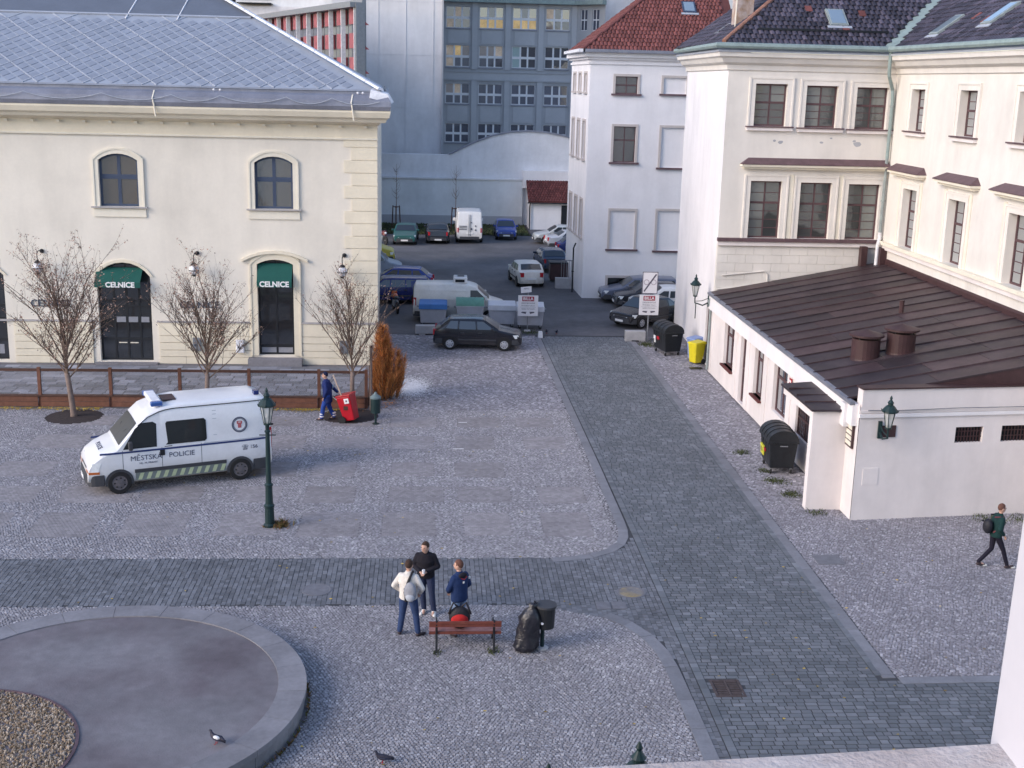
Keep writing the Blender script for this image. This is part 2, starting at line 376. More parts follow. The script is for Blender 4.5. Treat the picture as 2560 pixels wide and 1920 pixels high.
def stones_mesh(name,V,F,mt,parent,kind='stuff'):
    n=len(V); me=bpy.data.meshes.new(name); verts=V.reshape(-1,3); faces=(F[None]+8*np.arange(n)[:,None,None]).reshape(-1,4)
    me.vertices.add(len(verts)); me.vertices.foreach_set('co',verts.ravel()); me.loops.add(faces.size); me.loops.foreach_set('vertex_index',faces.ravel().astype(np.int32))
    me.polygons.add(len(faces)); me.polygons.foreach_set('loop_start',np.arange(0,faces.size,4,dtype=np.int32)); me.polygons.foreach_set('loop_total',np.full(len(faces),4,dtype=np.int32))
    me.polygons.foreach_set('use_smooth',np.zeros(len(faces),dtype=bool)); me.update(calc_edges=True); me.materials.append(mt); o=link(name,me,parent)
    if kind: o['kind']=kind
    return o
def mosaic(x0,x1,y0,y1,p,mask,rot=0,jit=.2):
    n=int((x1-x0)/p)+1; m_=int((y1-y0)/p)+1
    X,Y=np.meshgrid(x0+p*np.arange(n),y0+p*np.arange(m_)); X=X+p*.5*(np.arange(m_)%2)[:,None]
    # gentle fan-shaped wander of the rows, as hand-laid mosaic has
    Y=Y+.05*np.sin(X*2.6)+.04*np.sin(X*5.1+Y*1.3); X=X+.05*np.sin(Y*2.2+X*.6)
    X=X.ravel()+np.random.uniform(-jit,jit,X.size)*p; Y=Y.ravel()+np.random.uniform(-jit,jit,Y.size)*p
    k=mask(X,Y); X=X[k];Y=Y[k]; s=np.random.uniform(.8,1.08,(2,len(X)))*p
    return stones(X,Y,s[0],s[1],np.random.uniform(-.35,.35,len(X)))
# outlines (metres; Y runs down the lane away from the viewer)
LK=[(5.12,57.8),(5.20,47.0),(5.28,37.0),(5.30,31.75)]                 # inner edge of left kerb
upper=[(-24,29.62),(3.4,29.62),(4.1,29.75),(4.7,30.1),(5.1,30.65),(5.28,31.3)]+LK[::-1]+[(5.12,58.1),(-2,58.1),(-2,44.2),(-24,44.2)]
lowr=[(-24,26.72),(1.9,26.72),(3.12,26.47),(4.05,26.0),(4.62,25.35),(4.95,24.5),(5.05,23.4),(5.08,19),(5.08,5),(-24,5)]
right=[(9.9,22.95),(24,23.3),(24,33.0),(12.0,33.0),(12.0,51.0),(12.2,56.5),(9.9,56.5)]
plaza=sheet('plaza_pavement',-30,26,5,58.2,-.0125,m_bed,kind='structure')
RC=(-6.35,21.85); 
patches=[]
for j,(ya,yb) in enumerate([(31.2,33.05),(33.9,35.35),(36.3,37.75),(39.25,40.75),(41.9,43.2)]):
    for i in range(-5,3):
        xa=-1.26+i*2.24; wv=1.5 if i>-3 else 1.85
        if i<=-3: xa-=.25*(-i-2)
        xa+=.12*math.sin(3*i+j); wv*=1+.12*math.sin(5*i+2*j); patches.append((xa,xa+wv,ya+.05*math.sin(i*2+j),yb))
patches=[p for p in patches if p[1]<=4.9]
def inpatch(x,y):
    r=np.zeros(x.shape,bool)
    for a,b,c,d in patches: r|=(x>a)&(x<b)&(y>c)&(y<d)
    return r
tree_pits=[(-12.6,43.05,1.0),(-2.85,43.35,1.05),(-7.95,43.2,1.0)]
def pit(x,y):
    r=np.zeros(x.shape,bool)
    for a,b,c in tree_pits: r|=(x-a)**2+(y-b)**2<c*c
    return r
V,F=mosaic(-20,5.4,29.6,45,.074,lambda x,y:inpoly(x,y,upper)&~inpatch(x,y)&~pit(x,y)&(y<44.2))
stones_mesh('cobbles',V,F,m_cob,plaza)
V,F=mosaic(-2.0,5.4,44.2,58.1,.12,lambda x,y:inpoly(x,y,upper))
stones_mesh('cobbles',V,F,m_cobg,plaza)
V,F=mosaic(-11,5.4,12,26.8,.067,lambda x,y:inpoly(x,y,lowr)&((x-RC[0])**2+(y-RC[1])**2>4.05**2)&((x<5)|(y>12)))
stones_mesh('cobbles',V,F,m_cob,plaza)
V,F=mosaic(9.8,18.6,22.9,34,.072,lambda x,y:inpoly(x,y,right))
stones_mesh('cobbles',V,F,m_cobg,plaza)
V,F=mosaic(9.8,12.6,34,56.5,.11,lambda x,y:inpoly(x,y,right))
stones_mesh('cobbles',V,F,m_cobg,plaza)
# smooth small-tile patches laid in the mosaic: one part each
for a,b,c,d in patches:
    if b>4.9: continue
    n=int((b-a)/.105); k=int((d-c)/.105)
    X,Y=np.meshgrid(a+(b-a)*(np.arange(n)+.5)/n,c+(d-c)*(np.arange(k)+.5)/k); X=X+.5*(b-a)/n*((np.arange(k)%2)[:,None]-.5); q=~pit(X.ravel(),Y.ravel())
    V,F=stones(X.ravel()[q],Y.ravel()[q],(b-a)/n,(d-c)/k,gap=.006,zj=.001,taper=.001,tilt=.006,wob=.01,depth=.012)
    if len(V): stones_mesh('paving_tiles',V,F,random.choice(m_tiles),plaza)
# lane of granite setts
def brick_rows(x0,x1,y0,y1,lx,ly,mask,swap=False,jit=.006):
    out=[]; j=0; y=y0
    while y<y1:
        l=ly*random.uniform(.92,1.08); x=x0-random.uniform(0,lx)
        while x<x1:
            wv=lx*random.uniform(.75,1.25); out.append((x+wv/2,y+l/2,wv,l)); x+=wv
        y+=l; j+=1
    a=np.array(out)
    if swap: a=a[:,[1,0,3,2]]
    k=mask(a[:,0],a[:,1]); a=a[k]; a[:,:2]+=np.random.uniform(-jit,jit,(len(a),2)); return a
def fitted_rows(xl,xr,y0,y1,lx,ly,skip):
    out=[]; y=y0
    while y<y1:
        l=ly*random.uniform(.92,1.08); x=xl(y+l/2); e=xr(y+l/2); first=True
        while x<e-.02:
            wv=lx*random.uniform(.75,1.25)*(random.uniform(.5,1) if first else 1); first=False
            if e-x-wv<lx*.45: wv=e-x
            out.append((x+wv/2,y+l/2,wv,l)); x+=wv
        y+=l
    a=np.array(out); k=~skip(a[:,0],a[:,1]); return a[k]
def lay(a,name,stuffname,mt,parent,nparts=300,**kw):
    """nearest nparts stones as single parts sharing a few meshes, the rest as one stuff mesh"""
    d=np.hypot(a[:,0],a[:,1]); o=np.argsort(d); near=a[o[:nparts]]; rest=a[o[nparts:]]
    V,F=stones(rest[:,0],rest[:,1],rest[:,2],rest[:,3],np.random.uniform(-.02,.02,len(rest)),**kw); stones_mesh(stuffname,V,F,mt,parent)
    protos=[]
    for k in range(6):
        V,F=stones(np.zeros(1),np.zeros(1),np.ones(1)*.2,np.ones(1)*.14,**kw)
        me=bpy.data.meshes.new(name); me.from_pydata([tuple(v) for v in V[0]],[],[tuple(f) for f in F]); me.materials.append(mt); protos.append(me)
    for x,y,lx,ly in near:
        s=bpy.data.objects.new(name,random.choice(protos)); COL.objects.link(s); s.parent=parent; s.location=(x,y,0); s.scale=(lx/.2,ly/.14,1); s.rotation_euler=(0,0,random.uniform(-.02,.02))
road=sheet('cobbled_lane',5.1,9.9,5,58.2,-.008,m_jd,kind='structure')
lanepoly=[(5.66,58),(5.74,47),(5.84,37),(5.86,12),(24,12),(24,22.75),(9.50,22.7),(9.42,58)]
grate_hole=lambda x,y:(x>5.86)&(x<6.5)&(y>22.15)&(y<22.9)
ledge_=lambda y: float(np.interp(y,[14,31.6,37,47,57.5],[5.785,5.785,5.765,5.675,5.595]))
a=fitted_rows(ledge_,lambda y: 9.455 if y>22.86 else 17.5,15,57.9,.215,.148,grate_hole)
a=a[(a[:,1]<34)|(a[:,0]<9.6)]
lay(a,'sett','setts',m_sett,road,zj=.002,gap=.018,taper=.004,tilt=.008,wob=.03)
band=sheet('cross_lane',-24,5.1,26.7,29.62,-.0095,m_jd,kind='structure')
sheet('lane_bed',9.9,24,5,22.9,-.0082,m_jd,road)
def bandmask(x,y): return (x<5.565)&(x>-11.5)&(~inpoly(x,y,[(p[0]+ (0.32 if p[0]>4.5 else 0),p[1]-(.0)) for p in upper]))&(~inpoly(x,y,[(p[0]+(.32 if p[0]>4.3 else 0),p[1]) for p in lowr]))&(y>15)&(y<31.8)&((x>3)|((y>26.7)&(y<29.63)))
a=brick_rows(15,32,-11.5,5.6,.16,.115,bandmask,swap=True)
lay(a,'sett','setts',m_band,band,zj=.0015,gap=.010,taper=.003,tilt=.01,wob=.03)
# kerb stones
kerb=sheet('kerb',5.0,5.05,5,5.1,-.03,m_kerb,kind='structure')
def kerbline(pts,wd,L,side,mt=m_kerb,name='kerb_stone'):
    """stones of length ~L along polyline; wd to the 'side' (+1 = right of travel)"""
    P=[Vector((p[0],p[1],0)) for p in pts]; i=0; seg=[]
    cum=[0]
    for k in range(len(P)-1): cum.append(cum[-1]+(P[k+1]-P[k]).length)
    def at(s):
        s=min(max(s,0),cum[-1]-1e-6)
        for k in range(len(P)-1):
            if cum[k]<=s<=cum[k+1]:
                f=(s-cum[k])/(cum[k+1]-cum[k]); d=(P[k+1]-P[k]).normalized(); return P[k].lerp(P[k+1],f),d
    s=0
    while s<cum[-1]-.05:
        e=min(s+L*random.uniform(.85,1.15),cum[-1]); mb=MB(); z=.006+random.uniform(-.003,.003)
        n=2; ptsA=[];ptsB=[]
        for k in range(n+1):
            p,d=at(s+.008+(e-s-.016)*k/n); nn=Vector((d.y,-d.x,0))*side; ptsA.append(p); ptsB.append(p+nn*wd)
        for k in range(n):
            a,b,c,d_=ptsA[k],ptsA[k+1],ptsB[k+1],ptsB[k]
            lo=Vector((0,0,-.06)); hi=Vector((0,0,z))
            mb.hexa([a+lo,b+lo,c+lo,d_+lo,a+hi,b+hi,c+hi,d_+hi])
        o=mb.build(name,mt,kerb); s=e
kerbline([(3.2,29.6),(3.4,29.64),(4.1,29.78),(4.68,30.12),(5.07,30.66),(5.26,31.3),(5.29,32)]+LK[::-1][1:],.27,1.1,1)
kerbline([(4.05,26.02),(4.62,25.37),(4.95,24.5),(5.05,23.4),(5.08,21),(5.10,18),(5.1,14)],.30,1.3,-1)
kerbline([(9.9,57),(9.88,40),(9.86,22.9)],.28,1.2,1)
kerbline([(9.9,22.92),(13,22.98),(20,23.2)],.28,1.2,1)
# thin gutter row of setts on the lane's left edge
kerbline([(5.43,57.5),(5.51,47),(5.60,37),(5.62,31.6),(5.62,14)],.16,.36,-1,m_sett,'edging_sett')
kerbline([(9.60,57.5),(9.60,23.0)],.14,.36,1,m_sett,'edging_sett')
# tree pits, drains, covers
for x,y,r in tree_pits:
    o=MB().lathe([(r,-.02),(r,-.012),(r*.6,.01),(.05,.03)],(x,y,0),24).build('tree_pit_soil',m_soil); o['kind']='structure'
m_iron=mat('rusty_iron',(.085,.065,.065),.8,.3,8)
t=thing('drain_grate','rusty iron drain grate set in the dark setts beside the left kerb near the bottom','drain grate',(6.18,22.52,0))
fm=MB(); fm.box(-.31,.31,-.36,-.31,-.03,.012).box(-.31,.31,.31,.36,-.03,.012).box(-.31,-.26,-.31,.31,-.03,.012).box(.26,.31,-.31,.31,-.03,.012).box(-.02,.02,-.31,.31,-.03,.011); fm.build('frame',m_iron,t)
for s_ in (-1,1):
    for k in range(8): MB().box(-.24 if s_<0 else .03,-.03 if s_<0 else .24,-.27+k*.075,-.235+k*.075,-.03,.008).build('grate_bar',m_iron,t)
def cover(x,y,r,label,mt):
    t=thing('manhole_cover',label,'manhole cover',(x,y,.004)); MB().lathe([(r,-.02),(r,.006),(r-.04,.008),(r-.05,.003)],n=28).build('rim',m_cov,t); MB().lathe([(r-.055,-.01),(r-.06,.006),(.02,.009)],n=28).build('lid',mt,t)
m_cov=mat('cover_grey',(.17,.17,.19),.7,.15,6,bump=.4,bscale=30); m_covs=mat('cover_sandy',(.20,.19,.19),.8,.2,3,col2=(.34,.26,.12))
cover(-2.64,27.62,.36,'round grey manhole cover in the dark cross lane left of the three men',m_cov)
cover(4.96,27.39,.36,'round manhole cover with a yellowish stain where the two lanes meet',m_covs)
t=thing('drain_cover','pale scuffed square drain cover in the dark setts next to the round stained cover','drain cover',(4.36,26.62,.004))
for i in range(2): MB().box(-.36+i*.38,-.02+i*.38,-.2,.2,-.02,.008).build('plate',m_covs if 0 else m_cov,t)
t=thing('drain_cover','small flush rectangular drain cover in the light cobbles beside the right kerb','drain cover',(10.5,29.4,.006)); MB().box(-.35,.35,-.3,.3,-.02,.006).build('plate',m_cov,t)
MB().box(-.38,.38,.3,.34,-.02,.01).build('frame',m_kerb,t)
# raised round basin
bas=thing('round_basin','large raised round stone basin with grey floor at the lower left','basin',(RC[0],RC[1],0))
zb=.40
mb=MB().lathe([(3.55,.0),(3.55,.375),(.02,.375)],n=72); mb.build('basin_floor',m_basin,bas)
N=22
for k in range(N):
    a0=2*math.pi*k/N+.0012; a1=2*math.pi*(k+1)/N-.0012; z=zb+random.uniform(-.004,.004)
    for nm,r0,r1,za,zz in (('coping_stone',3.47,4.02,.28,z),('wall_stone',3.8,3.97,-.02,.275)):
        mb=MB(); n=4
        for q in range(n):
            b0=a0+(a1-a0)*q/n; b1=a0+(a1-a0)*(q+1)/n
            pp=[(r*math.cos(b),r*math.sin(b)) for r,b in ((r0,b0),(r1,b0),(r1,b1),(r0,b1))]
            mb.hexa([(x,y,za) for x,y in pp]+[(x,y,zz) for x,y in pp])
        mb.build(nm,m_coping,bas)
mb=MB(); gx,gy,gr=-8.5-RC[0],19.7-RC[1],2.36
mb.lathe([(gr,.36),(gr,.40),(gr-.05,.405),(gr-.06,.37)],(gx,gy,0),48).build('gravel_edging',m_cap,bas)
ng=15000; a=np.random.uniform(0,2*np.pi,ng); r=np.sqrt(np.random.uniform(0,1,ng))*(gr-.07)
X=gx+r*np.cos(a); Y=gy+r*np.sin(a); s=np.random.uniform(.022,.055,ng)
V,F=stones(X,Y,s,s*np.random.uniform(.7,1,ng),np.random.uniform(0,3,ng),gap=0,zt=.40,zj=.02,taper=.008,tilt=.35,depth=.05)
m_grav=mat('brown_gravel',(.25,.18,.12),.8,.1,3,per=.3,col2=(.45,.38,.31),s2=.25)
stones_mesh('gravel',V,F,m_grav,bas)
# ---------------- cream building on the left
LB=thing('customs_house','long cream two-storey building with blue-grey diamond zinc roof and green awnings on the left','building',(-10,51.4,0))
def P_(o,p=None):   # keep world coordinates when parenting to a thing
    o.parent=p or LB; o.matrix_parent_inverse=Matrix.Translation(-Vector((p or LB).location)); return o
class W_:  # world-space building: parts get parent with inverse matrix
    pass
def wp(o,root):
    o.parent=root; o.matrix_parent_inverse=root.matrix_basis.inverted(); return o
Y0=51.4; XR=-2.2; XL=-26
fr=Fr((0,Y0,0),(1,0,0),(0,-1,0))
wins=[(-13.45,-11.88,6.62,8.50,.26),(-7.18,-5.62,6.62,8.50,.26),(-20.2,-18.6,6.62,8.50,.26)]
doors=[(-13.78,-11.60,.12,3.72,.58),(-7.18,-5.68,.42,4.32,.20),(-20.1,-17.55,.12,3.72,.58)]
root=LB
def B(mb,name,mt,par=None,**k):
    o=mb.build(name,mt,None,**k)
    if par is None: wp(o,root)
    else: o.parent=par
    return o
def parts_under(rt,fn):
    pass
o=wall(fr,XL,XR,-.1,10.1,wins+doors,.30,'wall',m_cream,None); wp(o,LB)
SL=-.95
B(MB().face((XR,Y0,-.1),(XR+SL,Y0+30,-.1),(XR+SL,Y0+30,10.1),(XR,Y0,10.1)),'wall',m_cream)
m_gs=mat('grey_lead_sill',(.40,.38,.38),.7,.1,4)
# plinth courses: single blocks
zz=[.02,.34,.92,1.22,1.82]; zz=[.02,.33,.62,.94,1.24,1.80]
for j in range(5):
    x=XL
    solid=[]; edges=[XL]+sum([[d[0]-.28,d[1]+.28] for d in sorted(doors)],[])+[XR+.04]
    for i in range(0,len(edges),2):
        a,b=edges[i],edges[i+1]
        n=max(1,round((b-a)/1.5)); 
        cuts=[a+(b-a)*k/n+(0 if k in(0,n) else (.35 if j%2 else -.2)) for k in range(n+1)]
        for k in range(n):
            if cuts[k]<-18.5 : continue
            B(fr.box(MB(),cuts[k]+.006,cuts[k+1]-.006,0.001,.055,zz[j]+.012,zz[j+1]-.012),'plinth_block',m_creamy)
B(fr.box(MB(),XL,-13.98,0,.09,1.80,1.87),'plinth_moulding',m_gs)
B(fr.box(MB(),-11.38,-7.46,0,.09,1.80,1.87),'plinth_moulding',m_gs); B(fr.box(MB(),-5.4,XR+.06,0,.09,1.80,1.87),'plinth_moulding',m_gs)
# quoins at the right corner
z=1.92; k=0
while z<9.4:
    wq=1.32 if k%2==0 else 1.02
    B(MB().box(XR-wq,XR+.045,Y0-.045,Y0-.001,z+.01,z+.50),'quoin',m_creamy)
    z+=.52; k+=1
# frieze, cornice
B(fr.box(MB(),XL,XR+.05,0,.06,9.55,10.1),'frieze',m_creamy); B(fr.box(MB(),XL,XR+.08,.06,.10,9.50,9.57),'frieze_moulding',m_trim)
prof=[(.0,10.08),(.18,10.10),(.30,10.2),(.62,10.22),(.70,10.34),(.86,10.42),(.95,10.62),(.95,10.70),(0,10.70)]
mb=MB()
i=0
L0=[fr.P(XL,d,z) for d,z in prof]; L1=[Vector((XR+.65*d,Y0-d,z)) for d,z in prof]; L2=[Vector((XR+SL+.65*d,Y0+30,z)) for d,z in prof]
for A_,B_ in ((L0,L1),(L1,L2)):
    for k in range(len(prof)-1): mb.face(A_[k],B_[k],B_[k+1],A_[k+1])
B(mb,'cornice',m_creamy)
# modillions: small blocks under the cornice
x=XL+8
while x<XR: B(fr.box(MB(),x,x+.12,.02,.24,9.98,10.07),'cornice_block',m_trim); x+=1.02
# zinc gutter skirt
prof=[(.97,10.70),(1.02,10.86),(.98,11.08),(.82,11.26),(.62,11.33),(.60,11.22),(.42,11.22),(.40,11.5)]
mb=MB(); L0=[fr.P(XL,d,z) for d,z in prof]; L1=[Vector((XR-.03+.65*d,Y0-d,z)) for d,z in prof]; L2=[Vector((XR-.03+SL+.65*d,Y0+30,z)) for d,z in prof]
for A_,B_ in ((L0,L1),(L1,L2)):
    for k in range(len(prof)-1): mb.face(A_[k],B_[k],B_[k+1],A_[k+1])
B(mb,'gutter',m_zdark,smooth=False)
# conductor wire with sagging scallops
pts=[]; xs=[-24,-21,-18.6,-15.9,-12.9,-10.2,-8.3,-5.7,-3.9,-1.75]
for a,b in zip(xs,xs[1:]):
    for k in range(8):
        f=k/8; pts.append((a+(b-a)*f,Y0-1.05,11.16-.24*4*f*(1-f)))
B(MB().tube(pts,.016,5),'conductor_wire',m_batt)
for x in (-10.9,-3.1): B(MB().tube([(x,Y0-.8,11.3),(x-.04,Y0-1.04,11.0),(x,Y0-1.0,10.75),(x+.05,Y0-.98,10.3)],.03,6),'wire_clamp',m_trim)
for x in (-8.6,-8.35,-2.9,-2.7): B(MB().ball((x,Y0-.66,11.38),.05,6),'snow_hook',m_hip)
# roof planes
sl=.52; ye=Y0-.45; ze=11.45; xe=XR+.12
def rz(y): return ze+sl*(y-ye)
yt=Y0+9.5; 
B(MB().face((XL,ye,ze),(xe,ye,ze),(xe-(yt-ye),yt,rz(yt)),(XL,yt,rz(yt))).face((xe,ye,ze),(xe+SL,Y0+30,ze),(xe+SL-(yt-ye),Y0+30,rz(yt)),(xe-(yt-ye),yt,rz(yt))),'roof',m_metalroof)
nrm=Vector((0,-sl,1)).normalized(); up=Vector((0,1,sl)).normalized()
def rp(x,t,h=0): return Vector((x,ye,ze))+up*t+nrm*h
cw,ch=.58,.66; tmax=6.35
cells=[]
for j in range(0,int(tmax/(ch/2))):
    for i in range(-45,3):
        x=-2.2+i*cw+(cw/2 if j%2 else 0); t_=.45+j*ch/2
        y=(rp(x,t_)).y
        if x+cw/2+.12>xe-(y-ye)-.1 or x<-19.2 or t_+ch/2>tmax: continue
        cells.append((x,t_))
cells.sort(key=lambda c:(c[1]-.25*c[0])) ; cells.sort(key=lambda c:c[1])
k_=.78
def shm(x,t_,mb):
    P4=[rp(x-cw/2*k_,t_,.004),rp(x,t_-ch/2*k_,.004),rp(x+cw/2*k_,t_,.004),rp(x,t_+ch/2*k_,.004)]; return mb.prism(P4,nrm*.014)
base=shm(0,0,MB()); pm=base.mesh('shingle'); o0=rp(0,0)
pm.materials.append(m_shing)
for x,t_ in cells[:300]:
    o=link('shingle',pm); wp(o,LB); o.location=rp(x,t_)-o0
mb=MB()
for x,t_ in cells[300:]: shm(x,t_,mb)
o=B(mb,'shingles',m_shing); o['kind']='stuff'
# light standing seams every fourth course, both diagonals
mb=MB(); 
for s_ in (1,-1):
    for i in range(-60,60):
        c=i*cw*4-2.2+cw/2
        pts=[]
        for q in range(0,41):
            t_=.12+(tmax-.12)*q/40; x=c+s_*(t_-.45)*cw/ch
            y=rp(x,t_).y
            if x<-20 or x>xe-(y-ye)-.15: continue
            pts.append(rp(x,t_))
        if len(pts)>2:
            a,b=pts[0],pts[-1]; d=(b-a).normalized().cross(nrm)*.026
            B(MB().prism([a-d,b-d,b+d,a+d],nrm*.028),'roof_seam',m_batt)
# upper darker band and ridge
B(MB().prism([rp(XL,tmax+.05),rp(xe-(rp(0,tmax+.05).y-ye),tmax+.05),rp(xe-(yt-ye),(yt-ye)/up.y),rp(XL,(yt-ye)/up.y)],nrm*.05),'upper_roof_band',m_zd2)
B(MB().prism([rp(XL,tmax-.05,.01),rp(xe-5.8,tmax-.05,.01),rp(xe-5.8,tmax+.05,.01),rp(XL,tmax+.05,.01)],nrm*.06),'ridge_flashing',m_batt)
# hip cap
a=Vector((xe+.1,ye-.1,ze+.05)); b=Vector((xe-(yt-ye),yt,rz(yt)+.08))
n1=18
for k in range(n1):
    p=a.lerp(b,k/n1); q=a.lerp(b,(k+.96)/n1); s_=Vector((.13,.13,-.03)); u_=Vector((0,0,.09))
    B(MB().hexa([p-s_,p+s_,q+s_,q-s_,p-s_*.6+u_,p+s_*.6+u_,q+s_*.6+u_,q-s_*.6+u_]),'hip_cap',m_hip)
B(MB().hexa([(xe-.35,ye-.5,11.2),(xe+.55,ye-.45,11.0),(xe+.6,ye+.5,11.05),(xe-.2,ye+.3,11.3),(xe-.3,ye-.35,11.52),(xe+.38,ye-.35,11.36),(xe+.4,ye+.3,11.4),(xe-.2,ye+.2,11.6)]),'hip_cap',m_hip)
for x in (-13.2,-11.0): B(MB().tube([rp(x,tmax-.4,.03),rp(x+.25,tmax+2.5,.08)],.03,5),'conductor_wire',m_hip)
# upper windows
def surround(fr,a0,a1,b0,b1,rise,mt,par,t=.17,d=.055,name='window_surround',bottom=False,second=.07):
    mb=MB(); bar_ring(mb,fr,a0,a1,b0,b1,rise,t,.001,d,inner=False,bottom=bottom)
    if second: bar_ring(mb,fr,a0-t,a1+t,b0,b1,rise+(t if rise else 0) if rise else 0,second,.001,d+.03,inner=False,bottom=False) if rise else bar_ring(mb,fr,a0-t,a1+t,b0,b1+t,0,second,.001,d+.03,inner=False,bottom=False)
    return B(mb,name,mt,None)
for wv in wins:
    o=window(fr,*wv,None,m_frame_blue,g_left,.16,cols=(.5,),rows=(.56,),t=.09,mw=.13); wp(o,LB)
    surround(fr,*wv,m_trim,LB)
    B(fr.box(MB(),wv[0]-.34,wv[1]+.34,0,.16,wv[2]-.06,wv[2]),'window_sill',m_gs)
    B(fr.box(MB(),wv[0]-.27,wv[1]+.27,0,.06,wv[2]-.42,wv[2]-.1),'sill_apron',m_trim)
# doors
def shopfront(d,cols,rows):
    o=window(fr,*d,None,m_black,g_shop,.22,cols=cols,rows=rows,t=.08,name='shop_door',mw=.08); wp(o,LB); return o
shopfront(doors[0],(.28,.52,.76),(.22,.55)); shopfront(doors[1],(.5,),(.09,.72)); shopfront(doors[2],(.3,.55,.8),(.2,.55))
m_grille=mat('light_door_panel',(.25,.26,.3),.6,.1,5)
for a,b,c,d_ in ((-7.08,-6.47,.50,.76),(-6.38,-5.78,.50,.76),(-13.1,-12.72,1.75,1.98),(-12.64,-12.22,1.75,1.98),(-12.16,-11.75,1.75,1.98),(-20,-18,.4,.8),(-19.9,-17.8,.35,.75)):
    B(fr.box(MB(),a,b,-.235,-.20,c,d_),'door_panel',m_grille)
for a in (-13.05,-12.58): B(fr.box(MB(),a,a+.34,-.21,-.19,.85,.89),'door_handle',m_trim)
surround(fr,*doors[1],m_creamy,LB,t=.24,d=.07,name='door_surround'); 
for d in (doors[0],doors[2]):
    mb=MB(); arc=arcpts(d[0]-.02,d[1]+.02,d[3]+.02,d[4]); out=arcpts(d[0]-.14,d[1]+.14,d[3]+.02,d[4]+.12)
    for k in range(len(arc)-1): mb.hexa([fr.P(arc[k][0],.001,arc[k][1]),fr.P(arc[k+1][0],.001,arc[k+1][1]),fr.P(arc[k+1][0],.06,arc[k+1][1]),fr.P(arc[k][0],.06,arc[k][1]),fr.P(out[k][0],.001,out[k][1]),fr.P(out[k+1][0],.001,out[k+1][1]),fr.P(out[k+1][0],.06,out[k+1][1]),fr.P(out[k][0],.06,out[k][1])])
    B(mb,'arch_moulding',m_creamy)
mb=MB(); arc=arcpts(doors[1][0]-.62,doors[1][1]+.62,4.42,.36); out=[(x,z+.12) for x,z in arc]
for k in range(len(arc)-1): mb.hexa([fr.P(arc[k][0],.001,arc[k][1]),fr.P(arc[k+1][0],.001,arc[k+1][1]),fr.P(arc[k+1][0],.16,arc[k+1][1]),fr.P(arc[k][0],.16,arc[k][1]),fr.P(out[k][0],.001,out[k][1]),fr.P(out[k+1][0],.001,out[k+1][1]),fr.P(out[k+1][0],.16,out[k+1][1]),fr.P(out[k][0],.16,out[k][1])])
B(mb,'door_hood',m_creamy)
B(fr.box(MB(),-7.6,-5.35,0,.45,-.05,.33),'door_step',m_coping); B(fr.box(MB(),-13.95,-11.4,0,.3,-.05,.08),'door_step',m_coping)
# awnings with lettering
def awning(a0,a1,zt,zb_,out):
    t=MB(); P=fr.P
    t.hexa([P(a0,-.12,zt-.02),P(a1,-.12,zt-.02),P(a1,out,zb_-.02),P(a0,out,zb_-.02),P(a0,-.12,zt),P(a1,-.12,zt),P(a1,out,zb_),P(a0,out,zb_)])
    t.box(a0,a1,Y0-out-.01,Y0-out,zb_-.22,zb_)
    o=B(t,'awning',m_awn)
    return o
aw=awning(-13.76,-11.9,4.08,3.55,.5); tx=text('CELNICE',.30,(-12.72,Y0-.515,3.44),(1,0,0),(0,0,1),m_letter,None,extr=.004,bold=.012); tx.parent=aw
aw=awning(-7.16,-5.72,4.34,3.62,.35); tx=text('CELNICE',.31,(-6.44,Y0-.365,3.52),(1,0,0),(0,0,1),m_letter,None,extr=.004,bold=.012); tx.parent=aw
tx=text('CELNICE',.42,(-9.6,Y0-.03,2.55),(1,0,0),(0,0,1),m_dkletter,None,extr=.02); wp(tx,LB)
tx=text('CELNICE',.42,(-15.7,Y0-.03,2.55),(1,0,0),(0,0,1),m_dkletter,None,extr=.02); wp(tx,LB)
# meter boxes on the plinth
for x,z,mt,lab in ((-7.95,.55,m_hip,'white electric meter box on the cream wall beside the narrow shop door'),(-9.75,.62,m_steel,'grey meter box low on the cream wall behind the middle bare tree'),(-3.6,.55,m_steel,'grey meter box low on the cream wall behind the right bare tree')):
    t=thing('meter_box',lab,'meter box',(x,Y0-.06,z)); MB().box(-.17,.17,-.14,0,0,.55).build('case',mt,t,bevel=.01); MB().box(-.14,.14,-.155,-.14,.04,.5).build('door',mt,t); MB().box(-.10,-.02,-.165,-.155,.2,.3).build('badge',m_dkletter,t)
# globe wall lamps
def wall_lamp(x,z,label):
    t=thing('wall_lamp',label,'wall lamp',(x,Y0,z),group='globe lamps on the cream facade')
    MB().tube([(.06,0,.62),(.06,-.12,.66),(.04,-.42,.68),(0,-.5,.58),(0,-.5,.30)],.02,6).build('bracket',m_black,t)
    MB().lathe([(.09,0),(.09,.03)],n=12).xf(Matrix.Translation((.06,-.02,.62))@Matrix.Rotation(R(90),4,'X')).build('wall_plate',m_black,t)
    MB().ball((0,-.5,0),.21,12).build('globe',m_opal,t,smooth=True)
    MB().lathe([(.03,.2),(.13,.2),(.12,.24),(.04,.30)],(0,-.5,0),12).build('cap',m_black,t)
    MB().lathe([(.216,-.02),(.216,.02)],(0,-.5,-.02),16).build('band',m_black,t); MB().lathe([(.10,0),(.05,-.08)],(0,-.5,-.2),10).build('finial',m_black,t)
    return t
wall_lamp(-15.98,4.12,'globe wall lamp above the leftmost bare tree on the cream building')
wall_lamp(-9.68,4.12,'globe wall lamp on the cream building above the middle bare tree')
wall_lamp(-3.6,4.12,'globe wall lamp on the cream building near the right corner quoins')
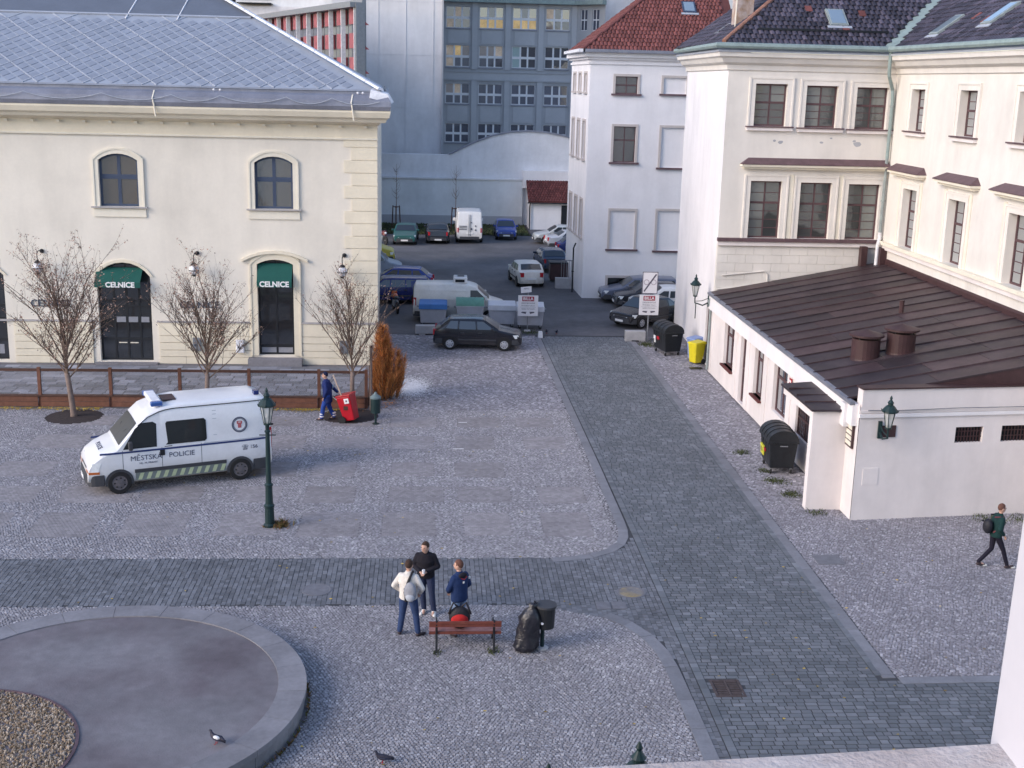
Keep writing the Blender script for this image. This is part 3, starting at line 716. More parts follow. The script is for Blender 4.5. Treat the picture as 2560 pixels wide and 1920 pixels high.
# terrace in front
ter=MB().box(-30,-2.25,44.5,51.38,-.1,.015).build('terrace',m_bed); ter['kind']='structure'
a=brick_rows(-19,-2.3,44.6,51.3,.62,.42,lambda x,y:(x<-2.6)&(x>-19.2)&(y<51.1),jit=0)
lay(a,'paving_slab','paving_slabs',m_terr,ter,nparts=260,zt=.03,zj=.004,gap=.012,taper=.004,tilt=.002)
# other side building mass behind so the sky light is right
# ---------------- background buildings
# blank grey wall block
def bldg(name,label,cat='building',loc=(0,0,0)): 
    global root
    root=thing(name,label,cat,loc); return root
bldg('blank_wall_building','tall windowless pale grey concrete wall behind the cream building','building',(-2,112,0))
B(MB().box(-8.6,.98,111.9,130,3,40),'wall',m_blank)
for x in (-4.6,-2.2,0.2): B(MB().box(x,x+.05,111.86,111.9,5,32),'wall_joint',m_blank)
for z in (9.5,14,18.5): B(MB().box(-8.6,.95,111.875,111.9,z,z+.05),'wall_joint',m_blank)
B(MB().box(.98,1.12,111.6,125,3,40),'corner_edge',m_off)
# office
bldg('office_block','dark grey office block with rows of white-framed windows behind the yard','building',(8,125,0))
fo=Fr((0,125,0),(1,0,0),(0,-1,0)); ops=[]
rows=[(16.95,18.95),(13.25,15.3),(9.7,11.62),(5.9,7.75)]
for (b0,b1) in rows:
    for i in range(5): ops.append((1.5+i*3.27,3.85+i*3.27,b0,b1,0))
o=wall(fo,1.0,14.3,0,20,[q for q in ops if q[1]<14.25],.3,'wall',m_off,None); wp(o,root)
for i in range(4):
    for r,(b0,b1) in enumerate(rows):
        a0=1.5+i*3.27; lit={}
        glz=g_off
        if r==0 and i in (1,2): lit={(0,0):g_lit,(1,0):g_lit,(2,0):g_lit,(0,1):g_offp,(2,1):g_offp}
        if r==0 and i==0: lit={(0,0):g_lit2,(1,1):g_lit2}
        if r==0 and i==3: lit={(0,0):g_offp,(0,1):g_lit2,(2,1):g_offp}
        if r==1 and i==0: lit={(0,0):g_lit2,(0,1):g_lit2,(1,1):g_lit,(2,1):g_offp}
        if r==1 and i==1: lit={(0,1):g_offp,(1,1):g_offp,(2,1):g_lit2}
        if r==1 and i==2: lit={(0,0):g_offt,(0,1):g_offt}
        if r==2 and i==0: lit={(0,1):g_offp,(1,1):g_lit2}
        o=window(fo,a0,a0+2.35,b0,b1,0,None,m_frame_w,glz,.18,cols=(.35,.66),rows=(.47,),t=.05,mw=.17,lit=lit); wp(o,root)
        B(fo.box(MB(),a0-.05,a0+2.4,0,.1,b0-.16,b0-.04),'window_sill',m_zdark)
for i in range(5):
    x=4.05+(i-1)*3.27
    for za,zb_ in ((0,11.9),(13.0,19.4)): B(fo.box(MB(),x,x+.52,0,.12,za,zb_),'pilaster',m_off2)
B(fo.box(MB(),1.0,14.3,0,.14,12.72,12.86),'string_course',m_off); B(fo.box(MB(),1.0,14.3,0,.14,11.92,12.06),'string_course',m_off); B(fo.box(MB(),1.0,14.3,0,.05,12.06,12.72),'spandrel_panel',m_off2)
for (z0_,z1_) in ((15.45,16.75),(7.95,9.5)):
    for i in range(4): B(fo.box(MB(),1.7+i*3.27,3.7+i*3.27,0,.04,z0_,z1_),'spandrel_panel',m_off2)
B(fo.box(MB(),.9,14.5,0,.7,19.35,19.75),'cornice',m_copper); B(fo.box(MB(),.9,14.5,-.3,.4,19.75,20.6),'roof_edge',m_zdark)
# right side wing turning away toward the viewer
fs=Fr((14.3,125,0),(.75,-.66,0),(-.66,-.75,0))
o=wall(fs,0,3.4,0,20,[(.5,1.3,b0,b1,0) for b0,b1 in rows]+[(1.9,2.7,b0,b1,0) for b0,b1 in rows],.25,'wall',m_off,None); wp(o,root)
for b0,b1 in rows:
    for a0 in (.5,1.9): o=window(fs,a0,a0+.8,b0,b1,0,None,m_frame_w,g_off,.15,cols=(.5,),rows=(.5,),t=.05,mw=.08); wp(o,root)
B(fs.box(MB(),0,3.5,0,.7,19.35,19.75),'cornice',m_copper)
bldg('pale_block','pale plastered building corner rising behind the red-tiled roof','building',(19,128,0))
B(MB().box(16.9,30,126,140,0,45),'wall',m_bluew2); B(MB().box(20.5,30,122,126,0,33),'wall',m_bluew)
B(MB().box(17.6,18.4,125.9,126,22,23.4),'window',g_off)
# arched gable wall + lower yard wall
bldg('arched_yard_wall','long pale yard wall with a broad arched top closing the car park','wall',(3,105,0))
arch=[(-9,0),(14,0),(14,6.6)]
pts=[(13.2,6.95),(12.3,7.25),(11.2,7.55),(9.8,7.78),(8.3,7.86),(6.8,7.76),(5.3,7.43),(3.9,6.9),(2.7,6.32),(1.9,5.9),(1.6,5.82),(-9,5.82)]
B(MB().prism([(x,105,z) for x,z in arch+pts],(0,.6,0)),'wall',m_bluew2)
cp=[(x,104.9,z) for x,z in pts[:-1]]
for a,b in zip(cp,cp[1:]):
    a=Vector(a);b=Vector(b); B(MB().hexa([a,b,b+Vector((0,.8,0)),a+Vector((0,.8,0)),a+Vector((0,0,.12)),b+Vector((0,0,.12)),b+Vector((0,.8,.12)),a+Vector((0,.8,.12))]),'coping_tile',m_zdark)
B(MB().box(-9,7.9,104.72,105,0,3.80),'lower_wall',m_bluew); B(MB().box(-9,7.9,104.6,105,3.80,3.93),'wall_ledge',m_bluew2)
B(MB().box(-9,7.9,104.66,104.72,0,.75),'plinth',m_off)
B(MB().box(7.9,14,104.3,105,3.2,4.65),'parapet',m_white)
# second arch line on the office building face (old roof mark)
mb=MB(); q=[]
for k in range(25):
    x=4.0+(13.8-4.0)*k/24; q.append((x+.4,124.93,11.1-3.2*((x-8.9)/4.9)**2*.6-1.6))
# shed
bldg('brick_shed','small white shed with a red tiled lean-to roof at the back of the car park','shed',(9.8,102.5,0))
B(MB().box(8.3,13,101.8,104.3,0,2.2),'wall',m_white)
B(MB().prism([(8.3,101.8,2.2),(8.3,104.3,2.2),(8.3,104.3,3.3)],(.2,0,0)),'gable',m_white)
B(MB().box(10.95,12.2,101.74,101.82,0,2.05),'door',m_black)
B(MB().box(12.25,12.4,101.72,101.8,0,2.2),'door_post',m_hip)
def tiles(name,O,u,v,polyf,nu,nv,tw,tl,mt,rt,n3,kind='stuff',rough=.0):
    """overlapping barrel tiles on plane O + u*a + v*b"""
    O=Vector(O);u=Vector(u).normalized();v=Vector(v).normalized();n=Vector(n3).normalized(); mb=MB()
    for j in range(nv):
        for i in range(nu):
            a=i*tw+(tw/2 if j%2 else 0); b=j*tl
            if not polyf(a+tw/2,b+tl/2): continue
            dz=random.uniform(0,.012)
            P=lambda x,y,h:O+u*(a+x)+v*(b+y)+n*(h+dz)
            k=len(mb.v)
            pr=[(.0,.012),(tw*.28,.055),(tw*.62,.055),(tw*.94,.012)]
            for x,h in pr: mb.v.append(tuple(P(x,0,h+.035)))
            for x,h in pr: mb.v.append(tuple(P(x,tl*1.06,h)))
            for q in range(3): mb.f.append((k+q,k+q+1,k+q+5,k+q+4))
            mb.v+= [tuple(P(0,0,0)),tuple(P(tw*.94,0,0))]; mb.f.append((k,k+8,k+9,k+3,k+2,k+1))
    o=B(mb,name,mt); 
    if kind: o['kind']=kind
    return o
B(MB().hexa([(8.15,101.4,2.25),(13,101.4,2.25),(13,104.3,3.75),(8.15,104.3,3.75),(8.15,101.4,2.33),(13,101.4,2.33),(13,104.3,3.83),(8.15,104.3,3.83)]),'roof',m_tred2)
vv=Vector((0,2.9,1.5)).normalized()
tiles('roof_tiles',(8.15,101.4,2.33),(1,0,0),vv,lambda a,b:a<4.6 and b<3.15,22,9,.22,.36,m_tred2,root,Vector((0,-1.5,2.9)))
B(MB().tube([(8.35,101.65,2.25),(8.3,101.65,1.9),(8.3,101.65,0)],.05,6),'drainpipe',m_black); B(MB().box(8.1,13,101.3,101.4,2.2,2.3),'gutter',m_black)
# grass verge at the foot of the wall
g=sheet('verge',-9,8.2,97.2,104.7,.006,m_soil,kind='structure')
n=5200; gx=np.random.uniform(-6,8,n); gy=np.random.uniform(97.3,104.4,n)
def blades(name,X,Y,Z,hh,ww,mt,lean=.5,parent=None,kind='stuff'):
    mb=MB()
    for x,y,z in zip(X,Y,Z):
        a=random.uniform(0,6.28); h=hh*random.uniform(.5,1.2); lx=lean*h*random.uniform(-1,1); ly=lean*h*random.uniform(-1,1); dx=ww*math.cos(a); dy=ww*math.sin(a)
        mb.face((x-dx,y-dy,z),(x+dx,y+dy,z),(x+lx+dx*.3,y+ly+dy*.3,z+h),(x+lx-dx*.3,y+ly-dy*.3,z+h))
    o=mb.build(name,mt,parent); o['kind']=kind; return o
o=blades('grass',gx,gy,np.zeros(n),.14,.07,m_grass)
# glass building with red sunshades
bldg('glass_office','modern glass office building with red and white striped sunshade fins above the zinc roof','building',(-11,110,0))
a_=Vector((-5.35,95,0)); b_=Vector((-17.3,125,0)); uu=(b_-a_); Lg=uu.length; fg=Fr(a_,uu,(-uu.y,uu.x,0)); 
if fg.n.y>0: fg.n=-fg.n
B(fg.box(MB(),0,Lg,-.6,-.3,0,17.6),'wall',m_steel)
m_red_s=mat('red_sunshade',(.30,.085,.10),.6,.25,2); m_teal=glass('teal_glass',(.05,.22,.26),.25); 
zt_=17.2
for k in range(11):
    s=k*Lg/10.2*.98
    B(fg.box(MB(),s,s+.09,0,.35,8,zt_-.2),'sunshade_fin',m_hip)
for r_ in range(5):
    z=16.2-r_*1.75
    for k in range(10):
        s=k*Lg/10.2*.98
        sg=Lg/10.2*.98
        B(fg.box(MB(),s+.3,s+sg*.62,-.25,.1,z-.35,z+.75),'sunshade',m_red_s)
        B(fg.box(MB(),s+.2,s+sg-.05,-.29,-.28,z-1.0,z-.36),'window',m_teal if r_>1 else g_off)
B(fg.box(MB(),-.2,Lg,-.4,.7,17.0,17.35),'roof_edge',m_steel)
B(fg.box(MB(),-.35,-.05,-.4,.3,4,17.3),'corner_column',m_steel)
for z in (16.3,14.55,12.8): B(MB().prism([(-5.2,94.9,z),(-4.55,94.9,z-.55),(-5.2,94.9,z-.55)],(0,.06,0)),'sunshade',m_red_s)
bldg('rooftop_block','pale flat-roofed block with a dark window band behind the glass office','building',(-14,130,0))
B(MB().box(-20.6,-7.5,130,140,0,18.7),'wall',m_bluew2); B(MB().box(-19.4,-16.0,129.4,135,18.9,19.0),'canopy',m_black); B(MB().box(-21.5,-8.0,131,138,18.7,24),'upper_storey',m_bluew); B(MB().box(-19.3,-16.1,130.9,131,19.4,22),'window',m_teal)
B(MB().box(-30,-19.7,131,138,10,24),'white_volume',m_white)
# ---------------- white building with red roof
bldg('white_house','white plastered house with blind windows and red tiled roof, left of the corner building','building',(11,69,0))
fw=Fr((0,68.9,0),(1,0,0),(0,-1,0))
wo=[(10.18,11.42,11.45,12.38,0),(10.2,11.44,7.72,9.68,0)]; blind=[(12.86,14.13,11.5,12.36),(12.88,14.22,7.47,9.67),(10.21,11.61,2.85,5.02),(12.9,14.32,2.8,5.05)]; cel=(10.2,11.56,.25,1.2,0)
o=wall(fw,8.75,16.2,-.1,13.3,wo+[cel]+[(b[0],b[1],b[2],b[3],0) for b in blind],.22,'wall',m_white,None); wp(o,root)
for b in blind:
    B(fw.box(MB(),b[0],b[1],-.12,-.07,b[2],b[3]),'blind_panel',m_white)
for q in wo: o=window(fw,*q,None,m_frame_br,g_tall,.14,cols=(.5,),rows=((.62,) if q[2]<9 else (.5,)),t=.05,mw=.05); wp(o,root)
o=window(fw,*cel,None,m_black,g_black,.15,cols=(.5,),rows=(.5,),t=.05,name='cellar_window'); wp(o,root)
m_stone=mat('beige_stone_surround',(.52,.47,.45),.9,.06,2)
for q in wo+[(b[0],b[1],b[2],b[3],0) for b in blind]:
    mb=MB(); bar_ring(mb,fw,q[0],q[1],q[2],q[3],0,.13,.001,.05,inner=False,bottom=False); B(mb,'window_surround',m_stone)
    B(fw.box(MB(),q[0]-.22,q[1]+.22,0,.14,q[2]-.10,q[2]-.0),'window_sill',m_cap)
mb=MB(); bar_ring(mb,fw,cel[0],cel[1],cel[2],cel[3],0,.14,.001,.06,inner=False,bottom=False); B(mb,'window_surround',m_stone)
sd_=Vector((8.5-8.75,75.5-68.9,0)); fsd=Fr((8.75,68.9,0),sd_,(-sd_.y,sd_.x,0))
if fsd.n.x>0: fsd.n=-fsd.n
so_=[(c-.42,c+.42,b0,b1,0) for c in (1.3,3.3,5.3) for b0,b1 in ((11.5,12.5),(7.8,9.9),(3.4,5.5))]
o=wall(fsd,0,6.7,-.1,13.3,so_,.2,'wall',m_white,None); wp(o,root)
for q in so_:
    o=window(fsd,*q,None,m_frame_br,g_tall,.12,cols=(.5,),rows=(.6,),t=.05); wp(o,root)
    mb=MB(); bar_ring(mb,fsd,q[0],q[1],q[2],q[3],0,.12,.001,.05,inner=False,bottom=False); fsd.box(mb,q[0]-.2,q[1]+.2,0,.14,q[2]-.1,q[2]); B(mb,'window_surround',m_stone)
B(MB().box(8.5,12.5,75.5,75.7,0,13.3),'wall',m_white)
for d,z0_,z1_ in ((.08,13.0,13.12),(.16,13.25,13.38),(.34,13.38,13.62)):
    mb=MB(); fw.box(mb,8.75-d,16.2,0,d,z0_,z1_); fsd.box(mb,-d*.99,6.8,0,d,z0_,z1_); B(mb,'cornice',m_white)
B(MB().box(8.25,16.2,68.25,68.6,13.62,13.78),'gutter',m_zdark); B(MB().box(8.0,8.35,68.25,75.9,13.62,13.78),'gutter',m_hip)
ms=.77; E0=(8.25,68.35,13.72)
B(MB().face(E0,(17,68.35,13.72),(17,76.35,13.72+8*ms),(16.25,76.35,13.72+8*ms)).face(E0,(16.25,76.35,13.72+8*ms),(8.25,76.4,13.72)),'roof',m_tred)
v_=Vector((0,1,ms)); tiles('roof_tiles',E0,(1,0,0),v_,lambda a,b:(b/1.262<a-.05) and a<8.2,40,27,.215,.36,m_tred,root,Vector((0,-ms,1)))
v_=Vector((1,0,ms)); tiles('roof_tiles',E0,(0,1,0),v_,lambda a,b:(b/1.262<a-.05) and a<7.8,38,27,.215,.36,m_tred,root,Vector((-ms,0,1)))
for k in range(20):
    p=Vector(E0)+Vector((1,1,ms))*(k*.4); B(MB().tube([p+Vector((0,0,.04)),p+Vector((.42,.42,.42*ms+.06))],[.09,.075],7),'ridge_tile',m_tred)
def skylight(x,y,z,v,u,w_,l_,mt=None):
    v=Vector(v).normalized();u=Vector(u).normalized();n=u.cross(v);n=n if n.z>0 else -n
    O=Vector((x,y,z)); mb=MB()
    def bx(a0,a1,b0,b1,h0,h1,mb): mb.hexa([O+u*a+v*b+n*h for h in (h0,h1) for a,b in ((a0,b0),(a1,b0),(a1,b1),(a0,b1))])
    bx(-w_/2,w_/2,-l_/2,l_/2,.0,.10,mb); s=B(mb,'skylight',m_frame_blue if mt is None else mt); m2=MB(); bx(-w_/2+.09,w_/2-.09,-l_/2+.09,l_/2-.09,.10,.12,m2); p=m2.build('pane',g_sky,s)
    m3=MB(); bx(-w_/2-.12,w_/2+.12,-l_/2-.16,-l_/2,.02,.05,m3); m3.build('flashing',m_batt,s)
g_sky=glass('skylight_glass',(.30,.38,.42),.5)
skylight(14.55,71.5,13.72+3.15*ms+.08,(0,1,ms),(1,0,0),.75,1.0); 
# low wall, railing and pipe at the foot of the white house
t=thing('low_wall','low concrete wall block with a mesh screen at the foot of the white house','low wall',(8,72.4,0))
MB().box(-.45,.55,-.3,.1,0,.62).build('block',m_conc,t); 
for k in range(5): MB().box(-.1+k*.15,-.07+k*.15,0,.03,.62,1.65).build('rail_bar',m_steel,t)
MB().box(-.12,.55,-.01,.04,1.62,1.67).build('top_rail',m_steel,t)
t=thing('drainpipe','dark drainpipe rising from the low wall on the white house corner','pipe',(8.42,70.9,0)); MB().tube([(0,0,0),(0,0,2.6),(.12,.0,2.9)],.045,8).build('pipe',m_black,t); MB().box(-.06,.06,-.06,.06,1.2,1.26).build('clip',m_black,t)
# ---------------- cream corner building (right)
bldg('corner_house','large cream building with dark tiled roof, inner corner and tall brown windows on the right','building',(17,51,0))
TB=root
c0=Vector((12.22,51.2,0)); ic=Vector((19.31,51.2,0))
ff=Fr((0,51.2,0),(1,0,0),(0,-1,0))
up_=[(13.40,14.74,10.42,12.13,0),(15.55,16.88,10.40,12.10,0),(17.68,19.02,10.38,12.08,0)]
lo_=[(13.47,14.82,5.76,8.16,0),(15.61,16.96,5.76,8.13,0),(17.68,19.05,5.76,8.10,0)]
o=wall(ff,12.22,19.31,5.55,12.8,up_+lo_,.28,'wall',m_lav,None); wp(o,TB)
B(ff.box(MB(),12.22,19.31,-.2,0,-.1,5.55),'lower_wall',m_lav)
fl=Fr((12.22,51.2,0),(12.6-12.22,61.2-51.2,0),(-10,.38,0))
dr=(-.02,.0,0,0)
o=wall(fl,0,10.1,-.1,12.8,[(.55,1.55,.05,2.65,0)],.25,'wall',m_white,None); wp(o,TB)
o=window(fl,.55,1.55,.05,2.65,0,None,m_frame_br,g_tall,.12,cols=(.5,),rows=(.35,.8),t=.09,name='side_door'); wp(o,TB)
fx=Fr((19.31,0,0),(0,-1,0),(-1,0,0))   # wing: s=-Y
wu=[(-49.25,-47.92,10.42,12.05,0),(-44.62,-43.20,10.42,12.05,0),(-40.0,-38.6,10.42,12.05,0)]
wl=[(-49.15,-47.75,5.76,8.13,0),(-44.65,-43.20,5.76,8.13,0),(-39.75,-38.3,5.76,8.13,0)]
o=wall(fx,-51.2,-30,5.5,12.8,wu+wl,.34,'wall',m_lav,None); wp(o,TB)
B(fx.box(MB(),-51.2,-30,-.2,0,-.1,5.5),'lower_wall',m_lav)
B(MB().face((12.6,61.2,0),(20,61.2,0),(20,61.2,12.8),(12.6,61.2,12.8)),'wall',m_white)
g_mid=glass('window_glass_mid',(.05,.055,.055),.09,.05); g_net=glass('window_glass_net_curtain',(.15,.16,.15),.07,.05)
def rg(): return {(i,j):random.choice((g_tall,g_tall,g_mid,g_curt,g_net)) for i in (0,1) for j in (0,1)}
for q in up_+lo_: 
    o=window(ff,*q,None,m_frame_br,g_tall,lit=rg(),dep=.2,cols=(.5,),rows=(.56 if q in up_ else .62,),t=.07,muntin=(1,6),mw=.06); wp(o,TB)
for q in wu+wl:
    o=window(fx,*q,None,m_frame_br,g_curt,lit=rg(),dep=.28,cols=(.5,),rows=(.56 if q in wu else .62,),t=.07,muntin=(1,6),mw=.06); wp(o,TB)
m_trim2=mat('off_white_trim',(.76,.72,.67),.9,.05,1,streak=.07)
for F_,qs in ((ff,up_+lo_),(fx,wu+wl)):
    for q in qs:
        upper_=q[2]>9
        t_=.20; mb=MB(); bar_ring(mb,F_,q[0],q[1],q[2],q[3],0,t_,.001,.05,inner=False,bottom=False); B(mb,'window_surround',m_trim2)
        mb=MB(); bar_ring(mb,F_,q[0]-t_,q[1]+t_,q[2],q[3]+t_,0,.07,.001,.08,inner=False,bottom=False); B(mb,'surround_moulding',m_trim2)
        if upper_:
            B(F_.box(MB(),q[0]-t_-.13,q[1]+t_+.13,0,.20,q[2]-.05,q[2]+.0),'sill_cap',m_cap)
            B(F_.box(MB(),q[0]-t_-.10,q[1]+t_+.10,0,.15,q[2]-.18,q[2]-.052),'window_sill',m_pinkw)
        else:
            for s_ in ((q[0]-t_-.29,q[1]+t_+.08) if F_ is fx else ((q[1]+t_+.10,) if q[1]<18 else ())): B(F_.box(MB(),s_,s_+.19,.002,.035,5.76,8.45),'pilaster',m_trim)
def hood(F_,a0,a1,z,h=.26,d=.42,el=0,er=0):
    P=F_.P
    B(MB().hexa([P(a0,0,z),P(a1,0,z),P(a1,d,z),P(a0,d,z),P(a0+el,0,z+h),P(a1-er,0,z+h),P(a1,d,z+.03),P(a0,d,z+.03)]),'hood_cap',m_cap)
    B(F_.box(MB(),a0+.02,a1-.02,0,d-.04,z-.09,z-.003),'hood_moulding',m_trim); B(F_.box(MB(),a0+.12,a1-.12,0,d-.18,z-.19,z-.092),'hood_moulding',m_trim)
hood(ff,12.95,19.25,8.86,el=.35); 
for a,b in ((-50.4,-47.05),(-45.6,-42.2),(-40.8,-37.2)): hood(fx,a+.1,b,8.80,el=.0 if a<-50 else .3,er=.3)
# ledge band under lower windows and ashlar courses below
for F_,a0,a1 in ((ff,12.18,19.05),(fx,-50.9,-30)):
    B(F_.box(MB(),a0,a1,0,.22,5.62,5.76),'band_cap',m_cap if F_ is ff else m_trim); B(F_.box(MB(),a0,a1,0,.15,5.44,5.62),'band_moulding',m_pinkw)
for j in range(7):
    z=5.40-(j+1)*.36
    if z<2.9: break
    x=12.25-(.35 if j%2 else 0)
    while x<19.0:
        a=max(x,12.24); b=min(x+.78,19.1)
        if b-a>.12: B(ff.box(MB(),a+.005,b-.007,.001,.022,z+.007,z+.353),'ashlar_block',m_lav)
        x+=.78
    y=-50.9-(.35 if j%2 else 0)
    while y<-36 and j<2:
        a=max(y,-50.9); B(fx.box(MB(),a+.005,y+.78-.007,.001,.022,z+.007,z+.353),'ashlar_block',m_lav); y+=.78
# plaster losses under the upper sills
for x,z,s in ((14.35,9.83,.09),(14.6,9.78,.13),(16.35,9.8,.1),(16.75,9.98,.07),(17.9,9.75,.2),(17.75,9.88,.1)):
    n=7; mb=MB(); mb.prism([(x+s*random.uniform(.6,1.1)*math.cos(6.28*k/n),51.197,z+s*.6*random.uniform(.6,1.1)*math.sin(6.28*k/n)) for k in range(n)],(0,-.006,0)); B(mb,'plaster_scar',m_off)
# conduits low on the wall
B(MB().tube([(12.5,51.14,4.15),(14.3,51.14,4.35),(14.45,51.14,4.2),(14.5,51.14,3.0)],.03,6),'conduit',m_lav); B(MB().tube([(12.3,51.13,3.55),(17.6,51.13,4.2)],.035,6),'conduit',m_lav)
# main cornice following all three faces
prof=[(0,12.62),(.07,12.66),(.10,12.85),(.30,12.95),(.40,13.12),(.52,13.18),(.55,13.34),(.0,13.34)]
def ring(d): return [Vector((12.6-d,61.4,0)),Vector((12.22-d,51.2-d,0)),Vector((19.31-d,51.2-d,0)),Vector((19.31-d,30,0))]
def sweep(prof,name,mt):
    mb=MB(); rr=[ring(d) for d,z in prof]
    for s in range(3):
        for k in range(len(prof)-1):
            z0_,z1_=Vector((0,0,prof[k][1])),Vector((0,0,prof[k+1][1]))
            mb.face(rr[k][s]+z0_,rr[k][s+1]+z0_,rr[k+1][s+1]+z1_,rr[k+1][s]+z1_)
    return B(mb,name,mt)
sweep(prof,'cornice',m_lav)
sweep([(.60,13.345),(.62,13.40),(.40,13.52)],'cornice_flashing',m_batt)
sweep([(.52,13.56),(.60,13.48),(.70,13.50),(.75,13.58),(.72,13.68),(.60,13.72)],'gutter',m_copper)
# roofs
mr=.72; ez=13.66; k_=.45
X0,Y0r=12.22-k_,51.2-k_; XI=19.31-k_
hh=9
A=Vector((X0,Y0r,ez)); 
B(MB().face(A,(XI,Y0r,ez),(XI+hh,Y0r+hh,ez+hh*mr),(X0+4.9,Y0r+4.9,ez+4.9*mr)).face((XI+hh,Y0r+hh,ez+hh*mr),(XI,Y0r,ez),(XI,28,ez),(XI+hh,28,ez+hh*mr)).face(A,(X0+4.9,Y0r+4.9,ez+4.9*mr),(X0+.4,61.4,ez)),'roof',m_tdark)
q2=math.sqrt(1+mr*mr)
tiles('roof_tiles',A,(1,0,0),(0,1,mr),lambda a,b:(b/q2<a-.05) and (b/q2>a-(XI-X0)-5) and a<(XI-X0)+b/q2-.35 and b/q2<3.4,48,14,.235,.33,m_tdark,TB,Vector((0,-mr,1)))
tiles('roof_tiles',Vector((XI,Y0r,ez)),(0,-1,0),(1,0,mr),lambda a,b:a>-b/q2+.35 and b/q2<3.0,60,13,.235,.33,m_tdark,TB,Vector((-mr,0,1)))
tiles('roof_tiles',Vector((XI,Y0r+3.2,ez)),(0,-1,0),(1,0,mr),lambda a,b:(3.2-a)<b/q2-.35 and a<3.2 and b/q2<3.4,14,13,.235,.33,m_tdark,TB,Vector((-mr,0,1)))
tiles('roof_tiles',A,(0,1,0),(1,0,mr),lambda a,b:(b/q2<a-.05) and (b/q2<3.4),40,13,.235,.33,m_tdark,TB,Vector((-mr,0,1)))
for k in range(14):
    p=A+Vector((1,1,mr))*(k*.33+.1); B(MB().tube([p+Vector((0,0,.03)),p+Vector((.36,.36,.36*mr+.05))],[.10,.085],7),'ridge_tile',mat('orange_ridge_tile',(.34,.17,.12),.85,.3,4) if k==0 else bpy.data.materials['orange_ridge_tile'])
# copper valley
p=Vector((XI,Y0r,ez)); q=p+Vector((1,1,mr))*5.5; s=Vector((.30,-.30,0)); 
B(MB().hexa([p-s+Vector((-.15,0,.02)),p+s+Vector((0,-.15,.02)),q+s+Vector((.1,-.1,.02)),q-s+Vector((-.1,.1,.02)),p-s+Vector((-.15,0,.09)),p+s+Vector((0,-.15,.09)),q+s+Vector((.1,-.1,.16)),q-s+Vector((-.1,.1,.16))]),'valley_sheet',m_copper)
skylight(16.9,Y0r+1.55,ez+1.55*mr+.06,(0,1,mr),(1,0,0),.78,1.15,m_copperd)
skylight(XI+1.0,47.9,ez+1.0*mr+.06,(1,0,mr),(0,-1,0),.8,1.25,m_copperd)
skylight(XI+1.35,44.1,ez+1.35*mr+.06,(1,0,mr),(0,-1,0),.8,1.3,m_copperd)
skylight(X0+1.0,Y0r+4.3,ez+.8*mr+.1,(1,0,mr),(0,-1,0),.6,.9,m_batt)
# chimney
m_chim=mat('flaking_chimney_render',(.36,.24,.16),.95,.25,3,col2=(.45,.38,.36))
ch=B(MB().box(12.85,13.55,53.0,53.9,13.2,16.8),'chimney',m_chim); MB().box(12.8,13.6,52.95,53.95,16.8,17.0).build('chimney_cap',m_conc,ch)
B(MB().tube([(12.72,52.7,14.2),(12.8,52.8,16.6)],.03,5),'conductor_wire',m_trim)
# snow guard and orange replacement tiles
B(MB().box(13.4,18.9,Y0r+.72,Y0r+.80,ez+.76*mr+.06,ez+.76*mr+.15),'snow_guard',m_black)
for y,h in ((46.4,1.25),(45.0,1.0)): B(MB().prism([(XI+h,y,ez+h*mr+.08),(XI+h+.3,y,ez+(h+.3)*mr+.08),(XI+h+.3,y-.25,ez+(h+.3)*mr+.08),(XI+h,y-.25,ez+h*mr+.08)],(0,0,.03)),'replacement_tile',m_tred)
for x,h in ((15.7,1.9),(17.95,1.7),(17.0,.75)): B(MB().prism([(x,Y0r+h,ez+h*mr+.09),(x+.28,Y0r+h,ez+h*mr+.09),(x+.28,Y0r+h+.3,ez+(h+.3)*mr+.09),(x,Y0r+h+.3,ez+(h+.3)*mr+.09)],(0,0,.03)),'replacement_tile',m_tred)
# downpipe in the inner corner
B(MB().tube([(18.72,50.55,13.5),(18.74,50.6,12.9),(18.78,50.65,12.55),(19.1,50.98,12.0),(19.15,51.0,11.6),(19.15,51.0,9.2)],.075,8),'downpipe',m_copper)
B(MB().tube([(19.15,51.0,9.2),(19.15,51.0,6.1)],.07,8),'downpipe',m_copperd)
for z in (7.4,11.3): B(MB().tube([(19.15,51.0,z),(19.15,51.0,z+.08)],.095,8),'pipe_collar',m_copperd)
B(MB().tube([(19.15,51.0,6.1),(19.15,51.0,5.85),(18.95,50.6,5.6),(18.95,50.6,4.75)],.075,8),'downpipe',m_hip)
B(MB().box(18.35,18.6,50.75,51.1,4.6,5.5),'junction_box',m_brown2); B(MB().box(19.0,19.28,50.3,50.9,4.7,5.5),'junction_box',m_brown2)
